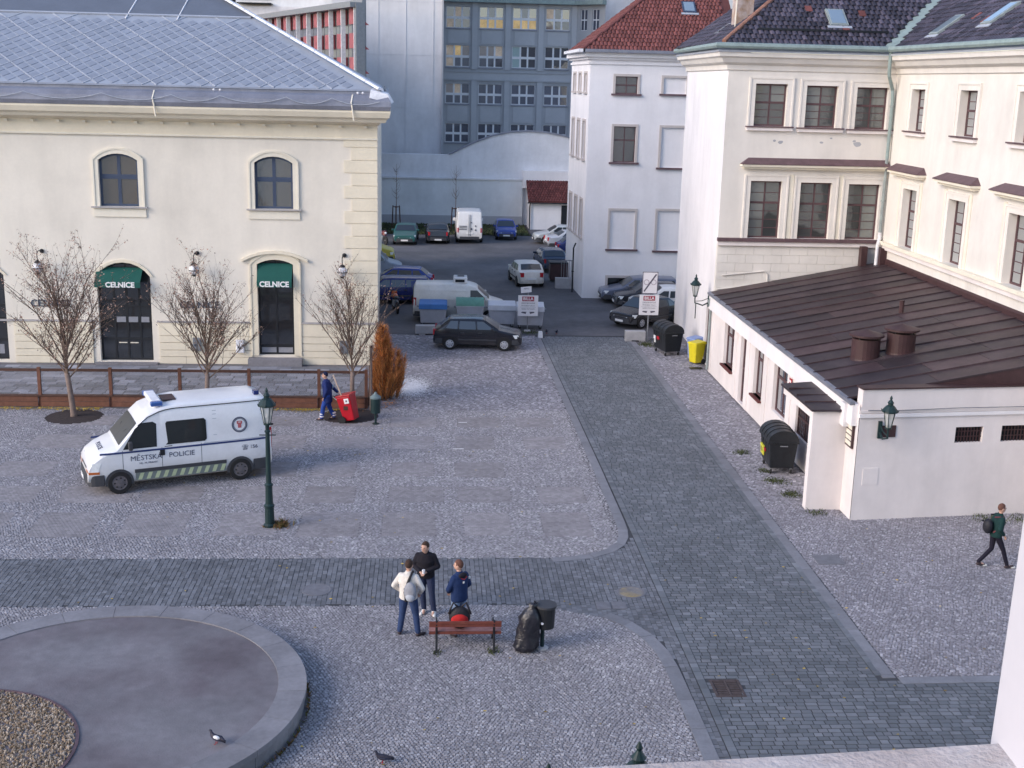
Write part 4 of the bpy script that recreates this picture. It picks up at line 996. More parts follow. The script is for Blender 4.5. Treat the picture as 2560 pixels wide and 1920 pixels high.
# ---------------- annex
bldg('annex','low pink-white annex with a dark standing-seam sheet roof in front of the corner building','building',(15,42,0))
AX=root
fa=Fr((12.1,0,0),(0,-1,0),(-1,0,0))
aw=[(-48.45,-46.85,.92,2.72,0),(-45.76,-44.95,.05,2.7,0),(-43.65,-42.45,.88,2.80,0),(-41.05,-39.42,.95,2.72,0),(-38.2,-36.6,.92,2.12,0)]
o=wall(fa,-50.9,-32.45,-.1,3.4,aw,.26,'wall',m_pinkw,None); wp(o,AX)
B(MB().box(12.1,13,50.9,51.1,-.1,3.4),'wall',m_white)
for i,q in enumerate(aw):
    if i==1: o=window(fa,*q,None,m_frame_br,g_tall,.16,cols=(),rows=(.5,),t=.1,name='side_door')
    elif i==4: o=window(fa,*q,None,m_brown2,g_black,.1,cols=(.5,),rows=(.5,),t=.06,muntin=(4,6))
    else: o=window(fa,*q,None,m_frame_br,g_tall if i else g_curt,.16,cols=(.5,),rows=(.7,),t=.07,mw=.06)
    wp(o,AX)
    if i in (0,2): B(fa.box(MB(),q[0]-.06,q[1]+.06,-.2,.12,q[2]-.07,q[2]),'window_sill',m_tred2)
# pilaster strips between windows
for s in (-50.9,-46.6,-44.7,-42.2,-39.2): B(fa.box(MB(),s,s+.35,0,.03,0,2.7),'pilaster',m_pinkw)
# fascia and eave
B(fa.box(MB(),-50.9,-32.6,.0,.16,2.75,3.38),'fascia',m_white)
B(MB().box(11.86,12.0,32.6,50.95,3.36,3.46),'gutter',m_zdark)
# front wall with parapet, set on a slightly skewed line
fn=Fr((12.1,32.41,0),(1,.0,0),(0,-1,0)); 
ffr=Fr((12.1,32.41,0),(5.44,.60,0),(.6,-5.44,0))
vts=[(2.98,3.84,2.22,2.69,0),(4.42,5.35,2.22,2.70,0),(6.4,7.3,2.22,2.7,0)]
o=wall(ffr,0,14,-.1,3.36,vts,.2,'wall',m_pinkw,None); wp(o,AX)
B(ffr.box(MB(),.04,14,-.32,-.002,3.2,3.86),'parapet',m_pinkw); B(ffr.box(MB(),0,14,-.36,.05,3.86,3.90),'parapet_cap',m_brown2)
B(ffr.box(MB(),-.03,14,0,.06,3.05,3.15),'string_moulding',m_white); B(ffr.box(MB(),0,14,0,.035,3.18,3.24),'string_moulding',m_pinkw)
B(MB().tube([ffr.P(.2,.07,3.27),ffr.P(1.2,.07,3.25),ffr.P(3,.07,3.28),ffr.P(6,.07,3.27),ffr.P(9,.07,3.28)],.014,5),'cable',m_steel)
for q in vts:
    v=B(ffr.box(MB(),q[0],q[1],-.16,-.12,q[2],q[3]),'vent',m_black)
    for k in range(9): a=q[0]+(k+.5)*(q[1]-q[0])/9; ffr.box(MB(),a-.012,a+.012,-.10,-.07,q[2],q[3]).build('vent_bar',m_brown2,v)
    for k in range(2): b=q[2]+(k+1)*.16; ffr.box(MB(),q[0],q[1],-.105,-.068,b-.012,b+.012).build('vent_bar',m_brown2,v)
B(ffr.box(MB(),.62,1.12,0,.03,2.46,2.80),'rusty_hatch',m_brown2)
B(ffr.box(MB(),.25,.72,0,.012,1.05,1.55),'wall_hatch',m_pinkw)
# roof panels with standing seams
rz_=lambda x:3.45+.19*(x-12.0)
apexX=19.25; ys=33.0
yy=ys; widths=[]
while yy<51.0:
    wv=1.06; y1=min(yy+wv,51.05)
    xa=11.9
    # break into 2-3 sheets along the slope
    cuts=[xa,13.6+1.5*random.random(),16.4+1.2*random.random(),apexX]
    skew=.0
    for a,b in zip(cuts,cuts[1:]):
        if yy<33.5 and a>16.6: pass
        B(MB().hexa([(a+.004,yy+.004,rz_(a)-.03),(b-.004,yy+.004,rz_(b)-.03),(b-.004,y1-.004,rz_(b)-.03),(a+.004,y1-.004,rz_(a)-.03),(a+.004,yy+.004,rz_(a)+.012),(b-.004,yy+.004,rz_(b)+.004),(b-.004,y1-.004,rz_(b)+.004),(a+.004,y1-.004,rz_(a)+.012)]),'roof_panel',m_brown)
    B(MB().hexa([(xa,yy-.016,rz_(xa)),(apexX,yy-.016,rz_(apexX)),(apexX,yy+.016,rz_(apexX)),(xa,yy+.016,rz_(xa)),(xa,yy-.014,rz_(xa)+.05),(apexX,yy-.014,rz_(apexX)+.05),(apexX,yy+.014,rz_(apexX)+.05),(xa,yy+.014,rz_(xa)+.05)]),'roof_seam',m_brown)
    yy+=wv
B(MB().prism([(14.0,33.02,3.80),(19.3,33.02,3.80),(19.3,33.02,4.9),(14.0,33.02,3.86)],(0,-.02,0)),'roof_gable',m_brown2)
B(MB().face((12.1,32.7,3.36),(26,34.3,3.36),(26,33.1,3.36),(12.1,33.1,3.36)),'parapet_gutter',m_brown2)
B(MB().hexa([(19.22,33,4.7),(19.31,33,4.7),(19.31,51.1,4.7),(19.22,51.1,4.7),(19.22,33,5.0),(19.31,33,5.1),(19.31,51.1,5.1),(19.22,51.1,5.0)]),'roof_upstand',m_brown2)
B(MB().box(12.3,19.2,51.02,51.18,3.3,3.4),'roof_upstand',m_brown2)
B(MB().box(19.3,32,33.4,52,-.1,4.6),'rear_wall',m_pinkw)
for x,y in ((13.75,36.9),(14.85,36.85)):
    t_=MB().lathe([(.50,-.25),(.46,-.1),(.44,0),(.44,.62)],(x,y,rz_(x)),24); v=B(t_,'roof_vent',m_brown2,smooth=False)
    MB().lathe([(.54,.70),(.54,.76),(.02,.90)],(x,y,rz_(x)),24).build('vent_cap',m_brown2,v); 
    for k in range(4): MB().tube([(x+.4*math.cos(k*1.57+.7),y+.4*math.sin(k*1.57+.7),rz_(x)+.6),(x+.4*math.cos(k*1.57+.7),y+.4*math.sin(k*1.57+.7),rz_(x)+.72)],.02,4).build('vent_strut',m_black,v)
B(MB().tube([(16.7,41.7,rz_(16.7)-.1),(16.7,41.7,rz_(16.7)+.45)],.09,8),'vent_pipe',m_brown2)
# porch screen wall with sheet canopy
B(MB().box(11.06,12.10,33.32,33.60,-.1,2.98),'porch_wall',m_pinkw)
B(MB().box(11.85,12.09,33.0,33.32,2.62,3.3),'porch_corbel',m_white)
c=[(10.98,33.2,3.0),(12.1,33.2,3.0),(12.1,36.4,3.06),(10.98,36.4,2.98)]
cano=B(MB().prism(c,(0,0,.06)),'porch_canopy',m_brown); 
for y in (34.0,34.8,35.6): MB().box(11.0,12.05,y,y+.03,3.06,3.11).build('canopy_seam',m_brown,cano)
B(MB().box(11.05,11.1,33.6,36.3,2.75,2.98),'canopy_edge',m_pinkw)
t=thing('notice_box','small notice box with a rusty red frame on the side wall by the annex corner','notice box',(12.09,32.95,2.05)); MB().box(-.06,0,-.28,.28,0,.72).build('case',m_brown2,t); 
for k in range(4): MB().box(-.075,-.06,-.22,.22,.06+k*.16,.18+k*.16).build('notice',m_trim,t)
t=thing('alarm_sign','small red and white plate on the annex wall between the last windows','sign',(12.06,38.9,2.5)); MB().box(-.02,0,-.12,.12,-.1,.1).build('plate',m_red,t); MB().box(-.026,-.02,-.08,.08,-.04,.04).build('plate_text',m_plate,t)
B(MB().tube([(12.02,50.7,3.3),(11.9,50.75,3.1),(12.0,50.8,2.8),(12.0,50.8,.1)],.05,8),'downpipe',m_copperd)
# yard wall foot, far right
# ---------------- the viewer's own window
bldg('window_opening','pale stone window sill and reveal in the near foreground at the lower right','window sill',(.6,1.2,11.2))
m_sill=mat('weathered_sill',(.50,.44,.43),.9,.15,14,bump=.5,bscale=120,col2=(.62,.58,.58),s2=8)
m_reveal=mat('reveal_paint',(.62,.60,.64),.9,.02,6)
B(MB().hexa([(-1.4,.55,11.10),(.637,.55,11.10),(.637,1.18,11.10),(-1.4,1.05,11.10),(-1.4,.55,11.30),(.637,.55,11.30),(.637,1.182,11.30),(-1.4,1.045,11.285)]),'sill',m_sill)
B(MB().hexa([(.637,.5,11.0),(2.2,.5,11.0),(2.2,1.30,11.0),(.630,1.20,11.0),(.637,.5,13.6),(2.2,.5,13.6),(2.2,1.30,13.6),(.668,1.20,13.6)]),'reveal',m_reveal)
B(MB().box(-14,2.2,.62,1.04,-.1,11.08),'wall',m_cream); B(MB().box(2.2,20,.62,1.12,-.1,20),'wall',m_cream); B(MB().box(-14,-1.45,.62,1.12,11.08,20),'wall',m_cream); B(MB().box(-1.45,2.2,.62,1.12,13.7,20),'wall',m_cream)
# ---------------- vehicles
def vehicle(name,label,cat,cx,cy,heading,S,pm,group=None,trim=None):
    """S: L,W,top[(x,z)...front to rear],belt,k,zb,wh(x front,x rear),r, ws(i,j) windscreen span, rs rear span, side panes"""
    t=thing(name,label,cat,(cx,cy,0),heading,group)
    L,W,top,belt,k,zb=S['L'],S['W'],S['top'],S['belt'],S['k'],S['zb']; r=S['r']
    trim=trim or m_plast
    fx_=L/2/max(p[0] for p in top)
    if abs(fx_-1)>.004:
        top=[(x*fx_,z) for x,z in top]; S=dict(S); S['wh']=tuple(x*fx_ for x in S['wh'])
        for q in ('ws','rs'):
            if S.get(q): S[q]=tuple(x*fx_ for x in S[q])
        S['side']=[[(x*fx_,z) for x,z in p] for p in S['side']]; S['mir']*=fx_; S['seams']=[x*fx_ for x in S.get('seams',[])]
    top=sorted(top); xs=[p[0] for p in top]
    def T(x): return float(np.interp(x,xs,[p[1] for p in top]))
    def plan(x):
        u=abs(x)/(L/2); return 1-S.get('nose',.14)*u**7
    def wd(z,x): return (W/2-max(0,z-belt)*k)*plan(x)
    st=sorted(set([round(-L/2+L*i/26,3) for i in range(27)]+[round(x,3) for x in xs]))
    mb=MB(); n=None
    for x in st:
        tz=T(x); e=max(0,(abs(x)-L/2+.22)/.22); zb2=zb+.10*e
        tz=max(tz,zb2+.2); b=min(belt,tz-.09); q=[]
        wb=wd(zb2,x)
        q=[(0,zb2),(wb*.86,zb2),(wb*.965,zb2+.06),(wb,(zb2+b)/2),(wb,b),(wd((b+tz-.07)/2,x),(b+tz-.07)/2),(wd(tz-.07,x),tz-.07),(wd(tz-.02,x)-.045,tz-.018),(wd(tz,x)-.14,tz+.004),(0,tz+.022)]
        pts=[(x,-y,z) for y,z in q]+[(x,y,z) for y,z in reversed(q[1:-1])]
        n=len(pts); mb.v+=pts
    ns=len(st)
    for i in range(ns-1):
        for j in range(n):
            a=i*n+j; b=i*n+(j+1)%n; mb.f.append((a,b,b+n,a+n))
    mb.f.append(tuple(range(n))); mb.f.append(tuple((ns-1)*n+j for j in range(n-1,-1,-1)))
    body=mb.build('body',pm,t,smooth=True)
    em=body.modifiers.new('split','EDGE_SPLIT'); em.split_angle=R(38)
    g=S.get('glass',g_car)
    # panes
    def sidepane(poly,nm='side_window',mt=None,eps=.007):
        for s in (1,-1):
            P=[Vector((x,s*(wd(z,x)+eps),z)) for x,z in poly]; MB().prism(P,(0,-s*.012,0)).build(nm,mt or g,t)
    for poly in S['side']: sidepane(poly)
    for poly in S.get('oneside',[]): pass
    def toppane(x0,x1,nm,inset=.10):
        z0,z1=T(x0),T(x1); P=[]
        w0=wd(z0,x0)-inset; w1=wd(z1,x1)-inset
        d=Vector((x1-x0,0,z1-z0)).normalized(); nn=Vector((-d.z,0,d.x)); nn=nn if nn.z>0 else -nn
        xm=(x0+x1)/2
        P=[Vector((x0,-w0,z0)),Vector((x0,0,z0+.018)),Vector((x0,w0,z0)),Vector((x1,w1,z1)),Vector((x1,0,z1+.018)),Vector((x1,-w1,z1))]
        m=MB(); Q=[p+nn*.016 for p in P]; m.face(Q[0],Q[1],Q[4],Q[5]); m.face(Q[1],Q[2],Q[3],Q[4]); m.build(nm,g,t)
    if S.get('ws'): toppane(*S['ws'],'windscreen')
    if S.get('rs'): toppane(*S['rs'],'rear_window',.12)
    if S.get('rearflat'):   # vertical rear windows
        for (y0,y1,z0,z1) in S['rearflat']: MB().box(-L/2-.012,-L/2+.01,y0,y1,z0,z1).build('rear_window',g,t)
    # wheels
    for x in S['wh']:
        for s in (1,-1):
            y=s*(W/2-.005); a=MB(); prof=[]
            for q in range(17): th=math.pi*q/16*1.12-.06*math.pi; prof.append((x+r*1.16*math.cos(th),r+r*1.16*math.sin(th)))
            prof=[(px,max(pz,zb)) for px,pz in prof]; 
            a.prism([Vector((px,y,pz)) for px,pz in prof],(0,s*.010,0)); a.build('wheel_well_shade',S.get('arch',m_tyre),t)  # dark disc on the body side stands in for the shaded wheel well
            w_=MB().lathe([(r*.55,-.10),(r*.93,-.095),(r,-.06),(r,.06),(r*.93,.095),(r*.62,.10),(r*.6,.085)],(0,0,0),20).xf(Matrix.Translation((x,s*(W/2-.075),r))@Matrix.Rotation(R(-90*s),4,'X')).build('wheel',m_tyre,t)
            rm=MB().lathe([(r*.63,.07),(r*.62,.098),(r*.5,.090),(r*.2,.108),(.01,.112)],(0,0,0),16).xf(Matrix.Translation((x,s*(W/2-.075),r))@Matrix.Rotation(R(-90*s),4,'X')).build('rim',S.get('rim',m_rim),w_)
            hb=MB()
            for q in range(7):
                an=q*2*math.pi/7; hb.ball((r*.42*math.cos(an),r*.42*math.sin(an),.098),r*.07,4)
            hb.xf(Matrix.Translation((x,s*(W/2-.075),r))@Matrix.Rotation(R(-90*s),4,'X')).build('rim_hole',m_tyre,w_)
    # bumpers, lights, plates
    wf=wd(.45,L/2-.1)
    bz=S.get('bz',(zb+.05,zb+.30)); bm=S.get('bump',trim)
    for s in (1,-1):
        x=s*L/2; m=MB(); wl=max(.30,abs(x-(S['wh'][0] if s>0 else S['wh'][1]))-r*1.17); pts=[(x-s*wl,W/2*plan(x-s*wl)+.010),(x-s*(wl*.5+.1),W/2*plan(x-s*(wl*.5+.1))+.010),(x-s*.18,W/2*plan(x-s*.18)+.006),(x-s*.08,W/2*plan(x-s*.08)-.012),(x-s*.01,wf*.86),(x+s*.03,wf*.55),(x+s*.045,0)]
        pts=pts+[(a,-b) for a,b in reversed(pts[:-1])]; inner=[(x-s*wl,-W/2*.8),(x-s*wl,W/2*.8)]
        m.prism([Vector((a,b,bz[0])) for a,b in pts+inner],(0,0,bz[1]-bz[0])); m.build('bumper',bm,t,bevel=.02)
    hz=S.get('hz',(.58,.74)); 
    def xf(z,s=1):
        q=sorted((b_,a_*s) for a_,b_ in top if a_*s>L*.3)
        c=[(b_,a_) for b_,a_ in q]; zz=[a for a,b in c]; 
        return float(np.interp(z,zz,[b for a,b in c]))
    for s in (1,-1):
        m=MB(); P8=[]
        for z in hz:
            xx=xf(z); P8+=[(xx-.26,s*wf*.5,z),(xx-.26,s*(W/2*plan(xx-.26)+.010),z),(xx-.02,s*(W/2*plan(xx)+.004),z),(xx+.016,s*wf*.52,z)]
        m.hexa(P8); m.build('headlight',m_hl,t)
        m=MB(); m.hexa([(L/2-.10,s*wf*.52,hz[0]),(L/2-.22,s*wf*1.0,hz[0]),(L/2-.04,s*wf*.90,hz[0]),(L/2+.012,s*wf*.52,hz[0]),(L/2-.14,s*wf*.52,hz[1]),(L/2-.26,s*wf*1.0,hz[1]),(L/2-.10,s*wf*.90,hz[1]),(L/2-.03,s*wf*.52,hz[1])])
        tz=S.get('tz',(.62,.92)); wr=wd(tz[0],-L/2)
        m=MB(); ty=S.get('tw',.70); m.hexa([(-L/2-.015,s*wr*ty,tz[0]),(-L/2+.14,s*(wr*1.035),tz[0]),(-L/2+.10,s*wr*ty,tz[0]),(-L/2+.1,s*wr*ty*.99,tz[0]),(-L/2-.005,s*wr*ty,tz[1]),(-L/2+.14,s*(wr*1.035),tz[1]),(-L/2+.10,s*wr*ty,tz[1]),(-L/2+.1,s*wr*ty*.99,tz[1])])
        m=MB(); m.prism([(-L/2-.012,s*wr*ty,tz[0]),(-L/2-.012,s*wr*.97,tz[0]),(-L/2+.16,s*(wr+.045),tz[0]),(-L/2+.2,s*wr*ty,tz[0])],(0,0,tz[1]-tz[0])); m.build('tail_light',m_red,t)
        mx=S['mir']; m=MB(); m.box(mx-.06,mx+.06,min(s*(W/2-.02),s*(W/2+.17)),max(s*(W/2-.02),s*(W/2+.17)),belt+.02,belt+.15+(.12 if L>4.7 else 0)); m.build('wing_mirror',S.get('mirm',pm),t,bevel=.03)
    MB().box(L/2+.05,L/2+.068,-.26,.26,bz[0]+.07,bz[0]+.18).build('number_plate',m_plate,t)
    pz=S.get('pz',bz[0]+.30); MB().box(-L/2-.075 if pz<bz[1] else -L/2-.02,-L/2+.0,-.26,.26,pz,pz+.11).build('number_plate',m_plate,t)
    MB().prism([(xf(hz[0])-.005,-wf*.48,hz[0]+.01),(xf(hz[0])-.005,wf*.48,hz[0]+.01),(xf(hz[1])-.005,wf*.48,hz[1]-.02),(xf(hz[1])-.005,-wf*.48,hz[1]-.02)],(.02,0,0)).build('grille',m_plast,t)
    # door seams, handles and side trim
    for x in S.get('seams',[]):
        for s in (1,-1): MB().prism([Vector((x-.006,s*(W/2*plan(x)+.001),zb+.14)),Vector((x+.006,s*(W/2*plan(x)+.001),zb+.14)),Vector((x+.006,s*(W/2*plan(x)+.001),belt)),Vector((x-.006,s*(W/2*plan(x)+.001),belt))],(0,s*.002,0)).build('door_seam',m_black,t)
    for x in S.get('handles',[]):
        for s in (1,-1): MB().box(x-.09,x+.09,min(s*(W/2-.01),s*(W/2+.025)),max(s*(W/2-.01),s*(W/2+.025)),belt-.13,belt-.09).build('door_handle',trim,t)
    if S.get('strip'):
        for s in (1,-1): MB().box(S['wh'][1]+r*1.25,S['wh'][0]-r*1.25,min(s*(W/2-.01),s*(W/2+.015)),max(s*(W/2-.01),s*(W/2+.015)),.46,.53).build('side_strip',trim,t)
    t['_w']=0; del t['_w']
    return t,wd,T
HATCH=dict(L=4.02,W=1.70,zb=.22,belt=.92,k=.34,r=.30,top=[(2.01,.50),(1.96,.70),(1.85,.76),(1.02,.93),(.28,1.39),(-.15,1.42),(-1.25,1.39),(-1.72,1.02),(-1.93,.93),(-2.01,.55)],
 wh=(1.24,-1.24),ws=(.96,.34),rs=(-1.31,-1.68),side=[[(.78,.97),(.02,.97),(-.02,1.32),(.26,1.32)],[(-.06,.97),(-.82,.97),(-.80,1.32),(-.10,1.32)],[(-.90,.97),(-1.42,1.0),(-1.22,1.32),(-.88,1.32)]],mir=.68,seams=(.86,-.02,-.86),handles=(.12,-.68),strip=1,tz=(.66,.92),pz=.62)
SEDAN=dict(HATCH,L=4.35,W=1.72,top=[(2.17,.50),(2.12,.70),(2.0,.75),(1.1,.92),(.40,1.36),(-.1,1.39),(-.85,1.35),(-1.45,1.0),(-2.1,.95),(-2.17,.6)],wh=(1.33,-1.30),ws=(1.04,.46),rs=(-.91,-1.40),side=[[(.86,.96),(.12,.96),(.08,1.30),(.36,1.30)],[(.06,.96),(-.66,.96),(-.64,1.29),(.02,1.30)],[(-.72,.96),(-1.15,.98),(-.86,1.24),(-.70,1.28)]],mir=.76,seams=(.95,.08,-.72))
ESTATE=dict(HATCH,L=4.62,W=1.72,top=[(2.31,.50),(2.26,.70),(2.1,.76),(1.2,.93),(.48,1.40),(0,1.44),(-1.85,1.40),(-2.2,1.0),(-2.31,.9),(-2.31,.5)],wh=(1.42,-1.30),ws=(1.14,.54),rs=(-1.90,-2.17),side=[[(.96,.97),(.2,.97),(.16,1.34),(.46,1.34)],[(.12,.97),(-.66,.97),(-.64,1.34),(.08,1.34)],[(-.74,.97),(-1.95,.99),(-1.78,1.31),(-.72,1.34)]],mir=.86,seams=(1.02,.14,-.72))
VANS=dict(L=4.75,W=1.84,zb=.26,belt=1.12,k=.20,r=.32,top=[(2.37,.60),(2.32,.86),(2.15,.97),(1.55,1.14),(.82,1.80),(.45,1.91),(-.2,1.94),(-2.25,1.92),(-2.34,1.75),(-2.37,.6)],wh=(1.50,-1.42),ws=(1.47,.90),side=[[(1.32,1.20),(.52,1.16),(.52,1.66),(.86,1.66),(1.18,1.36)]],rearflat=[(-.75,-.08,1.2,1.66),(.08,.75,1.2,1.66)],mir=1.3,seams=(.46,-.7),handles=(.62,.30),nose=.10,hz=(.66,.84),tz=(.85,1.25),tw=.86,bz=(.30,.56))
TRANS=dict(L=5.2,W=2.0,zb=.30,belt=1.25,k=.09,r=.34,top=[(2.6,.6),(2.55,.95),(2.35,1.10),(1.8,1.28),(1.05,2.1),(.6,2.36),(-.1,2.42),(-2.45,2.40),(-2.57,2.15),(-2.6,.7)],wh=(1.7,-1.5),ws=(1.72,1.12),side=[[(1.5,1.33),(.8,1.33),(.8,1.85),(1.1,1.85)]],mir=1.5,seams=(.7,-.6),nose=.07,hz=(.75,.95),tz=(.85,1.2),tw=.88,bz=(.32,.55),rearflat=[],pz=.75)
p_white=paint('white_paint',(.72,.72,.73)); p_vwhite=paint('warm_white_paint',(.70,.69,.66),.3,.10); p_black=paint('black_paint',(.012,.013,.02)); p_green=paint('dark_green_metallic',(.015,.09,.085),.3); p_dark=paint('dark_graphite_paint',(.02,.022,.03)); p_blue=paint('blue_paint',(.015,.04,.24)); p_blue2=paint('deep_blue_paint',(.015,.025,.13)); p_silver=paint('silver_paint',(.42,.45,.47),.3); p_gb=paint('grey_blue_metallic',(.11,.13,.19),.28); p_navy=paint('navy_paint',(.02,.035,.07)); p_yellow=paint('faded_yellow_paint',(.50,.43,.08),.4); p_lb=paint('pale_grey_blue_paint',(.30,.35,.43),.35)
V_=vehicle
V_('parked_car','black five-door hatchback parked side-on in front of the row of bins','car',2.28,55.45,R(-5),dict(HATCH),p_black)
t,_,_=V_('parked_van','white panel van with a cooling unit on its roof parked behind the bins','van',1.60,62.05,R(-1.5),VANS,p_vwhite)
u=MB().box(-.36,.36,-.42,.42,1.93,2.26).build('cooling_unit',p_white,t,bevel=.07); MB().box(-.25,.22,-.432,-.42,2.0,2.14).build('vent',m_black,u); MB().box(-.15,.2,-.2,.2,2.262,2.275).build('fan_cover',m_black,u)
for a,b in ((-2.1,-.78),(-.68,.40)):
    for s in (1,-1): MB().box(a,b,min(s*.925,s*.935),max(s*.925,s*.935),1.16,1.20).build('panel_crease',p_vwhite,t); MB().box(a+.05,b-.05,min(s*.825,s*.842),max(s*.825,s*.842),1.60,1.62).build('panel_crease',p_vwhite,t)
V_('parked_car','white boxy hatchback seen from behind in the yard entrance by the low wall','car',5.90,74.0,R(97),dict(HATCH,L=3.86,W=1.62,k=.26,pz=.5,bump=p_vwhite,rim=m_rimd),p_vwhite)
V_('parked_car','dark green car facing out from the back wall, first from the left','car',-1.75,92.6,R(-92),dict(SEDAN),p_green)
V_('parked_car','dark graphite car parked between the dark green car and the tall white van','car',.62,93.6,R(91),dict(SEDAN,pz=.30,tw=.8),p_dark)
t,_,_=V_('parked_van','tall white panel van seen from behind, parked against the back wall','van',3.02,94.6,R(90),TRANS,p_white)
for s in (1,-1): MB().box(-2.625,-2.60,min(s*.05,s*.07)-.0,max(s*.05,s*.07),.6,2.2).build('door_seam',m_plast,t)
for y,z in ((.55,1.05),(.55,1.18),(.55,1.30)): MB().box(-2.628,-2.605,y-.35,y+.25,z,z+.05).build('lettering',m_dkletter,t)
for y,z,s in ((-.12,1.12,.07),(-.45,1.05,.05),(-.45,1.35,.05),(-.12,1.6,.04)): MB().box(-2.628,-2.605,y-s,y+s,z-s,z+s).build('emblem',m_dkletter,t)
V_('parked_car','bright blue compact car facing out from the back wall beside the shed','car',5.95,96.1,R(-90),dict(HATCH,L=3.7,W=1.62),p_blue)
V_('parked_car','silver saloon with its bonnet poking out beyond the white house wall','car',10.1,93.2,R(182),dict(SEDAN),p_silver)
V_('parked_car','silver car with a red tail light half hidden behind the white house corner','car',10.75,90.2,R(8),dict(SEDAN),paint('light_silver_paint',(.52,.54,.58)))
V_('parked_car','blue car mostly hidden behind the white house corner','car',11.0,86.2,R(3),dict(HATCH),p_blue2)
V_('parked_car','dark navy car parked beyond the white hatchback by the house wall','car',7.95,80.0,R(95),dict(HATCH,pz=.55,tw=.85),p_navy)
t=thing('waste_container','dark maroon waste container between the navy car and the low wall','waste container',(8.05,75.0,0)); MB().box(-.6,.55,-.5,.5,.12,1.12).build('body',m_brown2,t,bevel=.03); MB().box(-.64,.59,-.54,.54,1.12,1.22).build('lid',m_black,t,bevel=.02)
# left group
V_('parked_car','bright blue car behind the deep blue hatchback left of the white panel van','car',-1.75,70.6,R(176),dict(HATCH),p_blue)
V_('parked_car','deep blue hatchback close behind the white panel van','car',-2.0,66.9,R(184),dict(ESTATE),p_blue2)
V_('parked_van','pale grey-blue van with dark blue windows at the corner of the cream building','van',-4.0,75.2,R(2),dict(VANS,side=[[(1.32,1.2),(.52,1.16),(.52,1.70),(.86,1.70)],[(.4,1.2),(-.7,1.2),(-.7,1.72),(.4,1.72)],[(-.8,1.2),(-2.0,1.2),(-2.0,1.72),(-.8,1.72)]]),p_lb)
V_('parked_van','faded yellow pickup half hidden by the cream building corner','van',-4.6,81.6,R(2),dict(VANS,L=4.6),p_yellow)
# right group in the side bay
V_('parked_car','grey-blue estate car parked against the white house below the cellar window','car',11.95,67.95,R(180),ESTATE,p_gb)
V_('parked_car','black hatchback parked between the grey-blue estate and the white car','car',12.2,66.15,R(182),dict(HATCH,W=1.62),p_dark)
V_('parked_car','white hatchback parked in the side bay behind the two right-hand signs','car',12.75,64.45,R(180),dict(HATCH,L=3.9,W=1.6,k=.25,top=[(1.95,.50),(1.92,.74),(1.75,.82),(1.05,.95),(.35,1.47),(-.1,1.50),(-1.3,1.47),(-1.72,1.02),(-1.93,.93),(-1.95,.55)]),p_white)
V_('parked_car','black saloon angled out of the side bay behind the concrete block and large bin','car',11.25,61.55,R(218),dict(SEDAN,L=4.1,top=[(2.05,.50),(2.0,.70),(1.9,.75),(1.05,.92),(.38,1.38),(-.1,1.41),(-.85,1.37),(-1.45,1.0),(-2.0,.95),(-2.05,.6)]),p_black)
# police van
PV=dict(L=5.4,W=1.99,zb=.28,belt=1.30,k=.13,r=.35,nose=.10,top=[(2.70,.55),(2.66,.85),(2.56,1.02),(2.30,1.20),(1.86,1.38),(1.22,2.08),(.98,2.30),(.55,2.46),(0,2.52),(-2.35,2.52),(-2.58,2.44),(-2.68,2.2),(-2.70,.6)],
 wh=(1.84,-1.70),ws=(1.80,1.26),side=[],mir=1.5,seams=(1.72,.60,-.55),hz=(.72,.98),tz=(.9,1.55),tw=.90,bz=(.28,.62),rim=m_rimd,rearflat=[],mirm=m_plast,bump=m_plast,arch=m_plast)
p_pol=paint('police_van_white',(.76,.77,.80),.28,.05)
def grime(m,top=.95,amt=.55,col=(.30,.27,.22)):
    t=m.node_tree; n=t.nodes; L=t.links; b=n['Principled BSDF']; src=b.inputs['Base Color'].links[0].from_socket
    g=n.new('ShaderNodeNewGeometry'); sp=n.new('ShaderNodeSeparateXYZ'); L.new(g.outputs['Position'],sp.inputs[0])
    mr=n.new('ShaderNodeMapRange'); mr.inputs['From Min'].default_value=top; mr.inputs['From Max'].default_value=.3; L.new(sp.outputs['Z'],mr.inputs['Value'])
    nz=n.new('ShaderNodeTexNoise'); nz.inputs['Scale'].default_value=5; nz.inputs['Detail'].default_value=6; L.new(g.outputs['Position'],nz.inputs['Vector'])
    mu=n.new('ShaderNodeMath'); mu.operation='MULTIPLY'; L.new(mr.outputs[0],mu.inputs[0]); L.new(nz.outputs['Fac'],mu.inputs[1])
    m2=n.new('ShaderNodeMath'); m2.operation='MULTIPLY'; m2.inputs[1].default_value=amt*2; L.new(mu.outputs[0],m2.inputs[0])
    mx=n.new('ShaderNodeMix'); mx.data_type='RGBA'; mx.clamp_factor=True; L.new(m2.outputs[0],mx.inputs[0]); L.new(src,mx.inputs[6]); mx.inputs[7].default_value=(*col,1); L.new(mx.outputs[2],b.inputs['Base Color'])
for m_ in (p_pol,p_white,p_vwhite): grime(m_)
grime(p_black,.7,.35,(.09,.08,.075))
hd=math.atan2(-.375,-.927)
PV['glass']=glass('police_windscreen',(.012,.014,.018),.03,.04,mx_=.2)
pv,wd,T=V_('police_van','white city police van with blue roof light bar and chequered sill stripe','van',-7.62,36.22,hd,PV,p_pol)
def side(poly,nm,mt,eps=.012,th=.012,both=True,par=None):
    for s in ((1,-1) if both else (1,)):
        P=[Vector((x,s*(wd(z,x)+eps),z)) for x,z in poly]; MB().prism(P,(0,-s*th,0)).build(nm,mt,par or pv)
side([(1.66,1.36),(.78,1.36),(.76,1.98),(.84,2.03),(1.12,2.02),(1.30,1.88)],'side_window',g_black)
